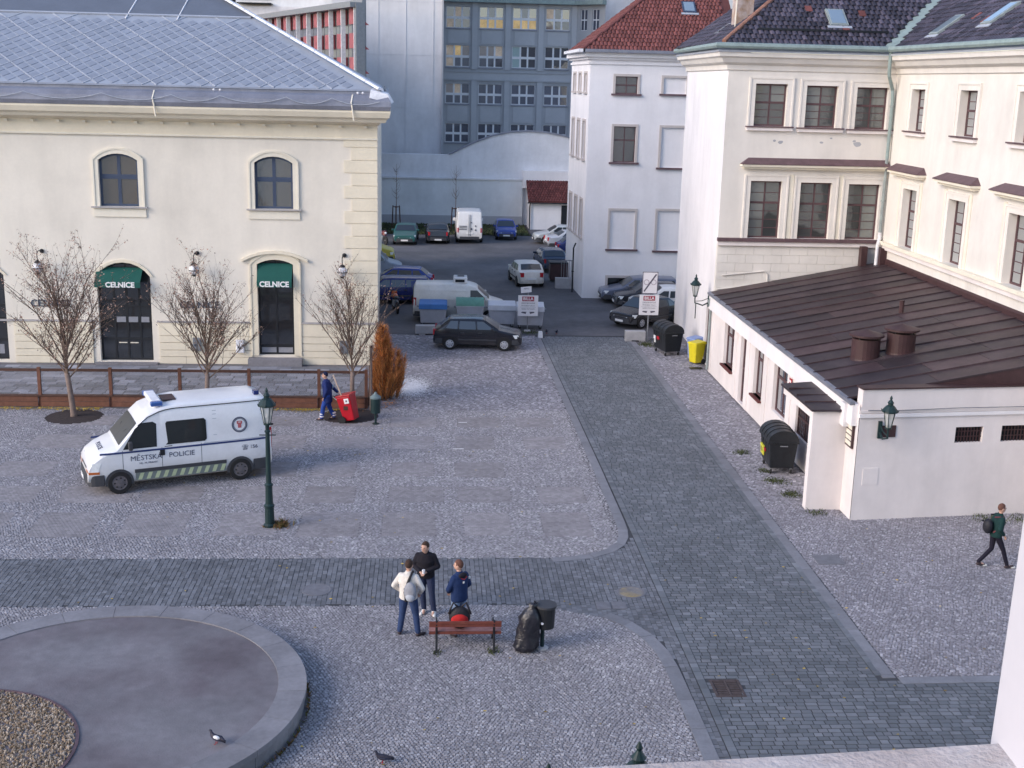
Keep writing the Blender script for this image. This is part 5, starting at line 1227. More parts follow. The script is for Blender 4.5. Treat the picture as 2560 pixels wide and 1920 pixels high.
side([(1.70,1.33),(.74,1.33),(.72,2.0),(.82,2.07),(1.14,2.06),(1.34,1.90)],'window_seal',m_black,.006)
side([(.42,1.42),(.48,1.36),(-.66,1.36),(-.72,1.42),(-.72,1.98),(-.66,2.04),(.42,2.04),(.46,1.98)],'side_window',g_black)
def strip(x0,x1,zf,hf,nm,mt,eps=.008,th=.010):
    n=24
    for s in (1,-1):
        m=MB()
        for k in range(n):
            a=x0+(x1-x0)*k/n; b=x0+(x1-x0)*(k+1)/n; q=[]
            for e in (-.004,eps):
                for x,z in ((a,zf(a)),(b,zf(b)),(b,zf(b)+hf),(a,zf(a)+hf)): q.append((x,s*(wd(z,x)+e),z))
            m.hexa(q)
        m.build(nm,mt,pv)
strip(2.35,-2.64,lambda x:1.215-.0,.055,'blue_stripe',mat('police_blue',(.03,.05,.16),.5,.05))
side([(1.40,.60),(1.40,.70),(-1.28,.70),(-1.28,.60)],'rubbing_strip',m_plast,.02,.03)
m_chk=mat('chequer_green_grey',(.16,.19,.19),.6,.1); m_chy=mat('chequer_yellow_green',(.44,.50,.32),.6,.1)
side([(1.38,.36),(1.38,.60),(-1.26,.60),(-1.26,.36)],'sill_panel',m_chk,.006,.01)
for k in range(11):
    x=1.32-k*.24; side([(x,.38),(x-.11,.38),(x-.19,.58),(x-.08,.58)],'sill_chequer',m_chy,.012,.006)
side([(2.62,.62),(2.45,1.0),(2.40,.66)],'body_crease',p_pol,.002,.003) if 0 else None
# pressed panels on the rear half
for a,b,c,d in ((-.92,-2.4,1.50,2.0),(-.92,-2.4,2.12,2.24)):
    for poly in ([(a,c),(b,c),(b,c+.015),(a,c+.015)],[(a,d),(b,d),(b,d-.015),(a,d-.015)]): side(poly,'panel_crease',m_batt,.003,.004)
strip(1.25,-2.52,lambda x:float(np.interp(x,[-2.6,.2,.55,.95,1.25],[2.40,2.40,2.36,2.20,1.98])),.022,'roof_gutter',m_black,.014)
side([(.66,1.05),(.52,1.05),(.52,1.22),(.66,1.22)],'door_handle',m_black,.02,.02)
bx=0
lb=MB().box(.50,.80,-.62,.62,2.50,2.64).build('light_bar',m_hip,pv,bevel=.04)
for s in (1,-1): MB().box(.48,.82,min(s*.60,s*.78),max(s*.60,s*.78),2.48,2.62).build('blue_beacon',glass('blue_beacon_glass',(.01,.08,.35),.15) if s>0 else bpy.data.materials['blue_beacon_glass'],lb,bevel=.03)
MB().box(.02,.42,-.30,.35,2.535,2.56).build('roof_hatch',m_brown2,pv)
MB().box(-2.42,-2.26,.38,.62,2.53,2.66).build('rear_beacon',p_blue2,pv,bevel=.02)
m_txt=mat('police_text',(.08,.09,.14),.6,0)
def vtext(s_,sz,x,z,w=1,nm='lettering',mt=None):
    y=wd(z,x)+.008; o=text(s_,sz,(x,y,z),(-1,0,0),(0,0,1),mt or m_txt,pv,nm,.002,bold=.0); return o
vtext('MĚSTSKÁ',.215,1.06,1.03); vtext('POLICIE',.215,.03,1.03); vtext('HL. M. PRAHY',.085,1.0,.87); vtext('☎ 156',.16,-2.0,1.02)
for (a,b,mt_) in ((.235,.20,m_txt),(.19,.175,m_txt)):
    pts=[]; n=28; m=MB()
    for k in range(n):
        t0,t1=2*math.pi*k/n,2*math.pi*(k+1)/n; m.hexa([(-1.72+r*math.cos(t_),wd(1.74+r*math.sin(t_),-1.5)+e,1.74+r*math.sin(t_)) for e in (.006,.012) for r,t_ in ((b,t0),(a,t0),(a,t1),(b,t1))])
    m.build('crest_ring',mt_,pv)
for x,z,w_,h_ in ((-1.72,1.72,.05,.16),(-1.66,1.80,.02,.08),(-1.78,1.80,.02,.08),(-1.72,1.84,.07,.02)): m=MB(); m.box(x-w_,x+w_,wd(z,-1.6)+.006,wd(z,-1.6)+.012,z-h_/2,z+h_/2); m.build('crest_shield',mat('crest_red',(.45,.12,.13),.6,0) if 'crest_red' not in bpy.data.materials else bpy.data.materials['crest_red'],pv)
o=text('POLICIE',.20,(2.25,0,1.245),(0,1,0),(-.91,0,.40),m_txt,pv,extr=.002,bold=.003)
for s in (1,-1):
    MB().hexa([(2.50,s*.46,.65),(2.38,s*.965,.65),(2.68,s*.91,.65),(2.70,s*.46,.65),(2.50,s*.46,.72),(2.38,s*.965,.72),(2.68,s*.91,.72),(2.70,s*.46,.72)]).build('indicator',mat('orange_lens',(.45,.12,.03),.3,.1,9) if s>0 else bpy.data.materials['orange_lens'],pv)
    MB().tube([(1.83,s*.12,1.42),(1.70,s*.12+.05,1.56),(1.50,s*.45,1.80)],.012,4).build('wiper',m_black,pv)
for z in (1.10,): strip(.52,.30,lambda x:1.30,.02,'sliding_rail',m_plast)
strip(-.62,-2.45,lambda x:1.285,.018,'sliding_rail',m_batt)
MB().tube([(-2.72,.6,1.55),(-2.78,.75,1.6)],.035,6).build('door_hinge',m_black,pv)
# motorcycles and machine
def moto(label,x,y,rz,col,loc=None):
    t=thing('motorcycle',label,'motorcycle',(x,y,0),rz)
    for wx in (-.68,.68):
        w_=MB().lathe([(.24,-.05),(.30,-.05),(.32,0),(.30,.05),(.24,.05)],n=18).xf(Matrix.Translation((wx,0,.32))@Matrix.Rotation(R(90),4,'X')).build('wheel',m_tyre,t)
        MB().lathe([(.05,-.06),(.05,.06)],n=8).xf(Matrix.Translation((wx,0,.32))@Matrix.Rotation(R(90),4,'X')).build('hub',m_steel,w_)
    MB().hexa([(-.3,-.14,.3),(.35,-.14,.3),(.35,.14,.3),(-.3,.14,.3),(-.35,-.12,.65),(.4,-.12,.62),(.4,.12,.62),(-.35,.12,.65)]).build('engine',m_steel,t,bevel=.05)
    MB().ball((.18,0,.82),.2,10,(1.5,.75,.75)).build('tank',col,t,smooth=True); MB().ball((-.38,0,.82),.2,8,(1.7,.7,.4)).build('seat',m_black,t,smooth=True)
    MB().hexa([(.45,-.17,.7),(.72,-.12,.66),(.72,.12,.66),(.45,.17,.7),(.42,-.16,1.05),(.62,-.1,1.0),(.62,.1,1.0),(.42,.16,1.05)]).build('fairing',col,t,bevel=.04)
    MB().tube([(.45,-.35,1.02),(.5,0,1.06),(.45,.35,1.02)],.018,6).build('handlebar',m_black,t); MB().tube([(.68,0,.32),(.5,0,1.05)],.035,6).build('fork',m_steel,t)
    MB().ball((.66,0,.86),.09,8).build('headlight',m_hl,t); return t
moto('orange-topped motorcycle standing at the cream building corner near the orange shrub',-1.75,64.0,R(100),paint('orange_paint',(.45,.10,.03)))
moto('dark red motorcycle at the cream building edge, far back in the yard',-3.55,91.4,R(-60),paint('dark_red_paint',(.12,.01,.02)))
# ---------------- waste bins
def container(label,x,y,rz,body,lid,kind='flat',stick=True,cat='waste container',name='waste_container',legs=True):
    t=thing(name,label,cat,(x,y,0),rz); w,d,h=.68,.46,1.08
    MB().hexa([(-w*.90,-d*.82,.20),(w*.90,-d*.82,.20),(w*.90,d*.82,.20),(-w*.90,d*.82,.20),(-w,-d,h),(w,-d,h),(w,d,h),(-w,d,h)]).build('body',body,t,bevel=.03)
    MB().box(-w-.03,w+.03,-d-.04,d+.03,h-.05,h+.02).build('rim',body,t,bevel=.015)
    for k in range(5): MB().hexa([(-.5+k*.25-.02,-d*.83,.24),(-.5+k*.25+.02,-d*.83,.24),(-.5+k*.25+.02,-d*.80,.24),(-.5+k*.25-.02,-d*.80,.24),(-.5+k*.25-.02,-d-.012,h-.06),(-.5+k*.25+.02,-d-.012,h-.06),(-.5+k*.25+.02,-d+.03,h-.06),(-.5+k*.25-.02,-d+.03,h-.06)]).build('rib',body,t)
    if kind=='flat':
        MB().hexa([(-w-.02,-d-.05,h+.02),(w+.02,-d-.05,h+.02),(w+.02,d+.02,h+.08),(-w-.02,d+.02,h+.08),(-w,-d-.03,h+.10),(w,-d-.03,h+.10),(w,d,h+.18),(-w,d,h+.18)]).build('lid',lid,t,bevel=.02)
        MB().hexa([(-w-.02,-d-.06,h-.16),(w+.02,-d-.06,h-.16),(w+.02,-d-.03,h-.16),(-w-.02,-d-.03,h-.16),(-w-.02,-d-.07,h+.08),(w+.02,-d-.07,h+.08),(w+.02,-d-.03,h+.08),(-w-.02,-d-.03,h+.08)]).build('lid_front',lid,t)
    else:
        m=MB(); n=12; A=[];B2=[]
        for k in range(n+1):
            a=math.pi*k/n; A.append((-w-.01,-(d+.03)*math.cos(a),h+.02+.36*math.sin(a))); B2.append((w+.01,-(d+.03)*math.cos(a),h+.02+.36*math.sin(a)))
        for k in range(n): m.face(A[k],B2[k],B2[k+1],A[k+1])
        m.face(*A); m.face(*B2[::-1]); l=m.build('lid',lid,t)
        for sx in (-.35,0,.35):
            q=MB()
            for k in range(1,n):
                a0=math.pi*(k-.5)/n;a1=math.pi*(k+.5)/n
                q.hexa([(sx+e,-(d+.03+g_)*math.cos(a),h+.02+(.36+g_)*math.sin(a)) for g_ in (0,.018) for e,a in ((-.02,a0),(.02,a0),(.02,a1),(-.02,a1))])
            q.build('lid_rib',lid,l)
    for sx in (-1,1):
        for sy in (-1,1): 
            w_=MB().lathe([(.05,-.025),(.08,-.025),(.08,.025),(.05,.025)],n=12).xf(Matrix.Translation((sx*w*.75,sy*d*.7,.08))@Matrix.Rotation(R(90),4,'X')).build('castor',m_tyre,t); MB().box(sx*w*.75-.03,sx*w*.75+.03,sy*d*.7-.04,sy*d*.7+.04,.12,.22).build('fork',m_steel,w_)
        MB().tube([(sx*(w+.02),-.1,h-.12),(sx*(w+.10),-.1,h-.10),(sx*(w+.10),.1,h-.10),(sx*(w+.02),.1,h-.12)],.02,6).build('lifting_lug',m_steel,t)
    return t
m_grey=mat('galvanised_grey_bin',(.40,.41,.46),.6,.08,3,streak=.1); m_lg=mat('light_grey_bin_lid',(.58,.59,.64),.6,.06,3); m_bl=mat('blue_bin_lid',(.07,.20,.50),.5,.12,3); m_gl=mat('green_bin_lid',(.13,.30,.24),.5,.15,3); m_bk=mat('black_bin_plastic',(.018,.02,.024),.4,.2,5)
container('grey waste container with a bright blue lid behind the black hatchback',.22,60.35,R(-1),m_grey,m_bl)
container('grey waste container with a rounded green lid behind the black hatchback',2.05,60.3,R(0),m_grey,m_gl,'dome')
container('light grey waste container standing between the green-lidded one and the left sign',3.65,60.25,R(-2),m_grey,m_lg)
container('light grey waste container at the right end of the row, behind the left sign',5.05,60.0,R(-3),m_grey,m_lg)
t=container('large black wheeled waste container with domed lid standing by the right-hand signs and weeds',10.95,54.4,R(-76),m_bk,m_bk,'dome')
MB().box(-.55,-.35,-.46,-.44,.62,.78).build('sticker',m_hip,t); MB().box(-.2,.05,-.46,-.44,.66,.80).build('sticker',m_red,t); MB().box(-.5,-.38,-.44,-.42,.45,.6).build('sticker',m_plate,t)
t=container('large black wheeled waste container with a yellow sticker against the annex wall',11.3,37.2,R(-93),m_bk,m_bk,'dome')
m_yst=mat('yellow_sticker',(.60,.58,.05),.5,.1,8)
st_=MB().hexa([(-.50,-.455,.42),(-.08,-.455,.42),(-.08,-.43,.42),(-.50,-.43,.42),(-.52,-.475,.74),(-.08,-.475,.74),(-.08,-.43,.74),(-.52,-.43,.74)]).build('sticker',m_yst,t)
tx=text('CO',.17,(-.3,-.478,.58),(1,0,0),(0,0,1),m_dkletter,None,extr=.002); tx.parent=st_
MB().box(-.02,.16,-.47,-.44,.62,.72).build('sticker',m_red,t)
def wheelie(label,x,y,rz,col,tilt=0,h=.98,lidc=None,name='wheelie_bin'):
    t=thing(name,label,'wheelie bin',(x,y,0),rz); t.rotation_euler=(tilt,0,rz)
    MB().hexa([(-.20,-.22,.06),(.20,-.22,.06),(.20,.20,.06),(-.20,.20,.06),(-.27,-.28,h-.08),(.27,-.28,h-.08),(.27,.30,h-.08),(-.27,.30,h-.08)]).build('body',col,t,bevel=.03)
    MB().hexa([(-.30,-.32,h-.08),(.30,-.32,h-.08),(.30,.34,h-.08),(-.30,.34,h-.08),(-.27,-.28,h),(.27,-.28,h),(.27,.30,h+.04),(-.27,.30,h+.04)]).build('lid',lidc or col,t,bevel=.02)
    for s in (1,-1): MB().lathe([(.04,-.03),(.11,-.03),(.11,.03),(.04,.03)],n=14).xf(Matrix.Translation((s*.24,.22,.11))@Matrix.Rotation(R(90),4,'Y')).build('wheel',m_tyre,t)
    MB().tube([(-.2,.36,h-.03),(.2,.36,h-.03)],.018,6).build('handle',col,t); return t
m_ybin=mat('yellow_bin_plastic',(.62,.52,.02),.45,.08,5); m_bbin=mat('pale_blue_bin_plastic',(.20,.27,.48),.5,.1,5)
wheelie('bright yellow wheelie bin beside the side door on the right',11.86,52.35,R(-60),m_ybin,h=.98)
wheelie('pale blue bin tucked behind the yellow bin on the right',11.97,53.2,R(-60),m_bbin,h=1.0)
t=thing('door_mat','small dark mat on the cobbles below the yellow bin','mat',(11.65,51.35,.012)); MB().box(-.28,.28,-.18,.18,0,.015).build('mat',m_black,t)
for lab,x0,x1,y,h,rz in (('pale concrete block barrier behind the black hatchback on the left',-.63,1.5,57.95,.46,0),('pale concrete block barrier in front of the black saloon, beside the right sign post',9.42,10.38,56.9,.50,0)):
    t=thing('concrete_block',lab,'concrete block',((x0+x1)/2,y+.2,0)); b=MB(); w_=(x1-x0)/2
    b.box(-w_,w_,-.2,.2,.06,h).build('block',m_conc,t,bevel=.02)
    for s in (-1,1): MB().box(s*w_*.7-.15,s*w_*.7+.15,-.18,.18,0,.06).build('foot',m_conc,t)
# ---------------- signs
m_sg=mat('white_sign_sheet',(.72,.70,.72),.5,.03,4); m_sr=mat('red_sign_print',(.30,.03,.06),.5,.05,4); m_sk=mat('dark_sign_print',(.10,.09,.12),.6,0)
def signboard(t,w,z0,z1,frame=m_sr,y=-.05):
    b=MB().box(-w/2,w/2,y-.02,y,z0,z1).build('panel',m_sg,t); return b
def billa(t,w,z0,z1):
    b=signboard(t,w,z0,z1); h=z1-z0
    MB().box(-w*.30,w*.30,-.078,-.07,z1-h*.28,z1-h*.05).build('red_field',m_sr,b); tx=text('BILLA',h*.20,(0,-.082,z1-h*.165),(1,0,0),(0,0,1),m_plate,None,extr=.002,bold=.004); tx.parent=b
    for s,zz_,sz in (('ZÁSOBOVÁNÍ',.38,.105),('PRODEJNY BILLA',.50,.085),('VJEZD POVOLEN',.66,.085)):
        tx=text(s,h*sz,(0,-.073,z1-h*zz_),(1,0,0),(0,0,1),m_sk,None,extr=.001); tx.parent=b
    for s in (-1,1): MB().prism([(s*w*.34,-.071,z0+h*.16),(s*w*.10,-.071,z0+h*.10),(s*w*.10,-.071,z0+h*.16),(s*w*.06,-.071,z0+h*.2),(s*w*.3,-.071,z0+h*.21)],(0,-.004,0)).build('arrow',m_sk,b)
    MB().box(-w*.4,w*.4,-.073,-.07,z1-h*.575,z1-h*.568).build('rule',m_sk,b)
t=thing('sign','left shop sign on a post, standing before the light grey bins','sign',(4.86,59.05,0)); MB().tube([(0,0,0),(0,0,2.2)],.03,8).build('post',m_steel,t); billa(t,.98,.80,1.82)
b=MB().hexa([(-.36,-.07,1.93),(.16,-.07,1.99),(.16,-.05,1.99),(-.36,-.05,1.93),(-.38,-.07,2.22),(.14,-.07,2.28),(.14,-.05,2.28),(-.38,-.05,2.22)]).build('small_panel',m_sg,t); tx=text('MIMO',.10,(-.1,-.075,2.15),(1,.0,.1),(-.08,0,1),m_sk,None,extr=.001); tx.parent=b
MB().box(-.15,.15,-.15,.15,0,.08).build('foot',m_conc,t)
t=thing('sign','right shop sign on a post below a pale panel crossed by a dark diagonal bar','sign',(10.47,57.0,0)); MB().tube([(0,0,0),(0,0,3.35)],.035,8).build('post',m_steel,t); billa(t,.94,1.30,2.27)
b=signboard(t,.74,2.33,3.38)
for a in ((-.37,.37,2.33,2.36),(-.37,.37,3.35,3.38),(-.37,-.34,2.36,3.35),(.34,.37,2.36,3.35)): MB().box(a[0],a[1],-.078,-.07,a[2],a[3]).build('border',m_sk,b)
MB().prism([(-.30,-.071,2.46),(-.25,-.071,2.42),(.31,-.071,3.24),(.26,-.071,3.29)],(0,-.008,0)).build('diagonal_bar',m_sk,b)
for x in (-.17,.17):
    m=MB(); n=20
    for k in range(n):
        a0,a1=6.2832*k/n,6.2832*(k+1)/n; m.hexa([(x+r*math.cos(a),e,2.88+r*math.sin(a)) for e in (-.071,-.076) for r,a in ((.10,a0),(.135,a0),(.135,a1),(.10,a1))])
    m.build('ring_mark',mat('faded_sign_print',(.42,.36,.40),.6,0) if 'faded_sign_print' not in bpy.data.materials else bpy.data.materials['faded_sign_print'],b)
t=thing('marker_stone','small white marker stone under the right end of the light grey bins','marker stone',(5.38,57.6,0)); MB().hexa([(-.12,-.12,0),(.12,-.12,0),(.12,.12,0),(-.12,.12,0),(-.09,-.09,.32),(.09,-.09,.32),(.09,.09,.32),(-.09,.09,.32)]).build('stone',m_hip,t,bevel=.03)
# ---------------- lamps
def lamp_head(t,z,sc_=1.0):
    s=sc_
    g=MB().lathe([(.085*s,z),(.175*s,z+.50*s)],n=6).build('glass',m_lampglass,t)
    for k in range(6):
        a=2*math.pi*k/6; MB().tube([(.088*s*math.cos(a),.088*s*math.sin(a),z),(.18*s*math.cos(a),.18*s*math.sin(a),z+.5*s)],.012*s,5).build('glazing_bar',m_green,t)
    MB().lathe([(.10*s,z-.03*s),(.10*s,z+.02*s)],n=12).build('lower_ring',m_green,t)
    MB().lathe([(.20*s,z+.48*s),(.245*s,z+.50*s),(.24*s,z+.54*s),(.13*s,z+.68*s),(.08*s,z+.71*s),(.08*s,z+.76*s),(.10*s,z+.78*s),(.055*s,z+.84*s),(.03*s,z+.88*s),(.045*s,z+.92*s),(.01*s,z+1.0*s)],n=12).build('hood',m_green,t)
    for k in range(6):
        a=2*math.pi*(k+.5)/6; MB().tube([(.235*s*math.cos(a),.235*s*math.sin(a),z+.52*s),(.265*s*math.cos(a),.265*s*math.sin(a),z+.58*s)],[.02*s,.006*s],5).build('crown_tip',m_green,t)
    MB().ball((0,0,z+.2*s),.05*s,8,(1,1,1.6)).build('bulb',m_opal,t)
def lamp_post(label,x,y,top=3.95):
    t=thing('street_lamp',label,'street lamp',(x,y,0),0)
    z=top-1.0
    MB().lathe([(.17,0),(.17,.06),(.13,.10),(.125,.55),(.145,.58),(.145,.62),(.105,.66),(.095,1.15),(.115,1.17),(.115,1.21),(.075,1.25),(.058,z-.25),(.08,z-.23),(.08,z-.20),(.05,z-.17),(.06,z-.04),(.1,z-.02)],n=14).build('post',m_green,t)
    MB().tube([(-.22,0,z-.32),(.22,0,z-.32)],.016,6).build('ladder_bar',m_green,t); lamp_head(t,z); return t
lamp_post('green cast-iron street lamp standing in front of the rear of the police van',-4.30,31.95,3.92)
lamp_post('street lamp whose dark finial rises above the window sill at the bottom edge, larger one',2.70,13.78,3.93)
lamp_post('street lamp whose finial tip barely shows at the bottom edge left of the window sill',1.50,13.30,3.93)
def wall_lantern(label,x,y,z,d,sc_=1.0):
    t=thing('wall_lantern',label,'wall lantern',(x,y,z)); lamp_head(t,0,sc_)
    dx,dy=d; MB().tube([(dx*.62,dy*.62,-.28),(dx*.35,dy*.35,-.42),(0,0,-.30),(0,0,-.02)],.03,8).build('bracket',m_green,t)
    MB().tube([(dx*.6,dy*.6,-.1),(dx*.3,dy*.3,-.22),(0,0,-.24)],.016,6).build('scroll',m_green,t)
    MB().box(min(dx*.62,dx*.66)-.05,max(dx*.62,dx*.66)+.05,min(dy*.62,dy*.66)-.05,max(dy*.62,dy*.66)+.05,-.48,.02).build('back_plate',m_green,t); return t
wall_lantern('dark iron wall lantern bracketed on the front wall of the annex by its corner',12.72,31.83,2.92,(0,1),.92)
t=wall_lantern('dark iron wall lantern hanging by the side door near the yellow bin',11.55,51.9,3.12,(1,0),.95)
MB().tube([(.05,0,-.3),(.05,0,-1.0)],.022,6).build('pull_rod',m_green,t)
# ---------------- fence
fe=thing('fence','brown timber and glass fence with a low plank base along the cafe terrace','fence',(-10,44.4,0))
root=fe
fp=[-19.3,-16.75,-14.17,-11.62,-9.12,-6.60,-4.04,-2.30]
for i,x in enumerate(fp):
    mb=MB(); mb.hexa([(x-.055,44.34,0),(x+.055,44.34,0),(x+.055,44.46,0),(x-.055,44.46,0),(x-.055,44.34+.02,1.47),(x+.055,44.36,1.47),(x+.055,44.48,1.47),(x-.055,44.48,1.47)]); B(mb,'post',m_wood)
    if i<len(fp)-1:
        x1=fp[i+1]
        B(MB().box(x+.06,x1-.06,44.37,44.45,1.33,1.42),'top_rail',m_woodd)
        for k in range(2): B(MB().box(x-.03 if 0 else x+.058,x1-.058,44.28,44.33,.03+k*.19,.205+k*.19),'base_board',m_wood)
        B(MB().box(x+.07,x1-.07,44.405,44.413,.42,1.33),'glass_panel',g_fence) if 0 else None
B(MB().box(-19.3,-2.25,44.26,44.5,.41,.45),'base_cap',m_woodd)
g_fence=clear_glass('fence_glass',.22,(.25,.24,.25))
for i in range(len(fp)-1): B(MB().box(fp[i]+.06,fp[i+1]-.06,44.405,44.413,.45,1.33),'glass_panel',g_fence)
# return of the fence toward the building
for k in range(2): B(MB().box(-2.28,-2.22,44.5,46.0,.03+k*.19,.205+k*.19),'base_board',m_woodd)
for x,y,h in ((-2.18,44.9,1.5),(-2.12,44.15,2.45)):
    t=thing('tree_stake' if h>2 else 'fence_stub','tall grey-brown tree stake at the right end of the fence' if h>2 else 'short dark timber post behind the end of the fence','post',(x,y,0)); MB().tube([(0,0,0),(.02,0,h)],[.05,.045],8).build('post',m_bark if h>2 else m_woodd,t); MB().tube([(.02,0,h*.97),(.02,0,h)],.055,8).build('cap',m_woodd,t)
# fallen leaves along the fence
n=1500; X=np.concatenate([np.random.uniform(-19,-11.9,900),np.random.uniform(-9,-2.6,420),np.random.normal(-4.6,.35,180)]); Y=43.95+np.abs(np.random.normal(0,.16,n))*-1+.22
mb=MB()
for x,y in zip(X,Y):
    a=random.uniform(0,6.28); s=random.uniform(.03,.055); z=.02+random.uniform(0,.02)
    mb.face(*[(x+s*math.cos(a+k*1.57)*(1 if k%2 else .6),y+s*math.sin(a+k*1.57)*(1 if k%2 else .6),z+random.uniform(-.01,.015)) for k in range(4)])
o=mb.build('fallen_leaves',m_leafy); o['kind']='stuff'
# sparse leaves over the plaza and lane
mb=MB()
for k in range(220):
    r_=random.random()
    x,y=(random.uniform(5.8,14),random.uniform(16,32)) if r_<.35 else (random.uniform(-10,5),random.uniform(15,44)) 
    if (x+6.35)**2+(y-21.75)**2<17.5: continue
    a=random.uniform(0,6.28); s=random.uniform(.025,.045)
    mb.face(*[(x+s*math.cos(a+k_*1.57),y+s*.7*math.sin(a+k_*1.57),.018+random.uniform(-.006,.01)) for k_ in range(4)])
o=mb.build('stray_leaves',m_leafy); o['kind']='stuff'
# ---------------- bare trees
def tree(label,x,y,H_,tr,spread,leafn,seed,lean=0):
    rnd=random.Random(seed); t=thing('bare_tree',label,'tree',(x,y,0))
    hb=H_*.28 if H_>4 else H_*.5
    MB().tube([(0,0,-.05),(0,0,.1),(lean*.3,0,hb*.6),(lean*.6,0,hb)],[tr*1.35,tr,tr*.85,tr*.8],10).build('trunk',m_bark,t,smooth=True)
    mb=MB(); tips=[]
    def grow(p,d,L,r,lvl):
        n=4 if lvl<2 else 3; pts=[p]; rr=[r]; q=p.copy(); dd=d.copy()
        for k in range(n):
            dd=(dd+Vector((rnd.uniform(-.13,.13),rnd.uniform(-.13,.13),rnd.uniform(.02,.14)))).normalized()
            q=q+dd*(L/n); pts.append(q.copy()); rr.append(r*(1-.62*(k+1)/n))
        mb.tube(pts,rr,5 if lvl<2 else 3,cap=False)
        if lvl>=2: tips.extend([(pts[k]+pts[k+1])/2 for k in range(len(pts)-1)]+[pts[-1]])
        if lvl<3:
            for k in range({0:8,1:8,2:4}[lvl]):
                f=rnd.uniform(.18,.98); i=min(int(f*n),n-1); b=pts[i].lerp(pts[i+1],f*n-i); a=rnd.uniform(0,6.283)
                side_=Vector((math.cos(a),math.sin(a),0)); nd=(dd*1.0+side_*rnd.uniform(.45,.95)).normalized()
                grow(b,nd,L*rnd.uniform(.38,.62),r*.42,lvl+1)
    base=Vector((lean*.6,0,hb))
    grow(base,Vector((0,0,1)),(H_-hb)*.68,tr*.42,0)
    nb=16
    for k in range(nb):
        a=k*2.4+rnd.uniform(-.3,.3); f=k/nb; z=hb*(.86+.02*k)+f*(H_-hb)*.22
        el=rnd.uniform(.55,.8)+f*.6
        d=Vector((math.cos(a)*math.cos(el),math.sin(a)*math.cos(el),math.sin(el)))
        grow(Vector((lean*.5,0,z)),d,spread*rnd.uniform(.95,1.25)*(1.1 if k>3 else .85),tr*.27,1)
    mb.build('crown',m_twig,t)
    lm=MB()
    for k in range(leafn):
        p=rnd.choice(tips)+Vector((rnd.gauss(0,.05),rnd.gauss(0,.05),rnd.gauss(0,.05))); s=rnd.uniform(.018,.042); a=rnd.uniform(0,6.28); b=rnd.uniform(-1,1)
        u=Vector((math.cos(a),math.sin(a),b))*s; v=Vector((-math.sin(a),math.cos(a),rnd.uniform(-1,1)))*s*.6; lm.face(p-u,p-v,p+u,p+v)
    o=lm.build('dry_leaves',m_leafb,t); o['kind']='stuff'
    return t
tree('leftmost bare young tree with dry brown seed clusters in a round soil pit',-12.6,43.0,5.7,.115,2.1,5200,3,-.25)
tree('bare young tree with upright twigs whose trunk foot is hidden behind the police van',-7.95,43.2,5.6,.10,2.0,3000,8,.1)
tree('bare young tree standing behind the red cart at the right end of the fence',-2.80,43.9,5.4,.095,1.8,1500,21,.05)
def sapling(label,x,y):
    t=thing('sapling',label,'tree',(x,y,0)); MB().tube([(0,0,0),(.02,0,2.2),(.03,0,5.3)],[.04,.03,.008],6).build('trunk',m_bark,t); m=MB(); rnd=random.Random(x)
    for k in range(26):
        z=rnd.uniform(2.4,4.9); a=rnd.uniform(0,6.28); l=rnd.uniform(.3,.8); m.tube([(.02,0,z),(.02+l*.5*math.cos(a),l*.5*math.sin(a),z+l*.45),(.02+l*.7*math.cos(a),l*.7*math.sin(a),z+l)],[.012,.008,.003],3)
    m.build('crown',m_twig,t)
    for a in (0.5,2.6,4.7):
        MB().tube([(.4*math.cos(a),.4*math.sin(a),0),(.3*math.cos(a),.3*math.sin(a),1.95)],.045,6).build('stake',m_woodd,t); b=a+2.1
        MB().tube([(.31*math.cos(a),.31*math.sin(a),1.85),(.31*math.cos(b),.31*math.sin(b),1.85)],.03,4).build('stake_rail',m_woodd,t)
sapling('thin staked sapling behind the dark green car at the back wall',-2.7,100.2); sapling('thin staked sapling beside the tall white van at the back wall',2.1,99.6)
# orange shrub
def shrub():
    t=thing('orange_shrub','tall feathery rust-orange shrub at the corner of the cream building','shrub',(-1.72,45.9,0)); rnd=random.Random(5)
    st=MB(); lf=MB()
    for k in range(64):
        a=rnd.uniform(0,6.28); r0=rnd.uniform(0,.42); lobe=rnd.random()<.33
        top=rnd.uniform(1.2,2.9) if not lobe else rnd.uniform(.9,2.1)
        bx_=(rnd.uniform(.15,.6) if lobe else -.05); p0=Vector((r0*math.cos(a)+(.2 if lobe else 0),r0*math.sin(a),0)); q_=rnd.uniform(.15,.62)*(1.15-top/3.3); p1=Vector((bx_+q_*math.cos(a),q_*math.sin(a),top))
        mid=(p0+p1)/2+Vector((.14*math.cos(a),.14*math.sin(a),0)); pts=[p0,mid,p1]; st.tube(pts,[.02,.014,.004],4)
        for q in range(170):
            f=rnd.random()**.85; p=(p0*(1-f)+mid*f) if 0 else p0*((1-f)**2)+mid*(2*f*(1-f))+p1*(f*f)
            an=rnd.uniform(0,6.28); l=rnd.uniform(.10,.46)*(1.15-.5*f); d=Vector((math.cos(an)*.75,math.sin(an)*.75,rnd.uniform(.5,1.3))).normalized()*l; w=Vector((-math.sin(an),math.cos(an),0))*.010
            lf.face(p-w,p+w,p+d+w*.4,p+d-w*.4); 
            d2=d*.6+Vector((rnd.uniform(-.1,.1),rnd.uniform(-.1,.1),.05)); lf.face(p+d*.4-w,p+d*.4+w,p+d*.4+d2+w*.3,p+d*.4+d2-w*.3)
    st.build('stems',m_twig,t); o=lf.build('foliage',m_orange,t); o['kind']='stuff'
shrub()
mb=MB()
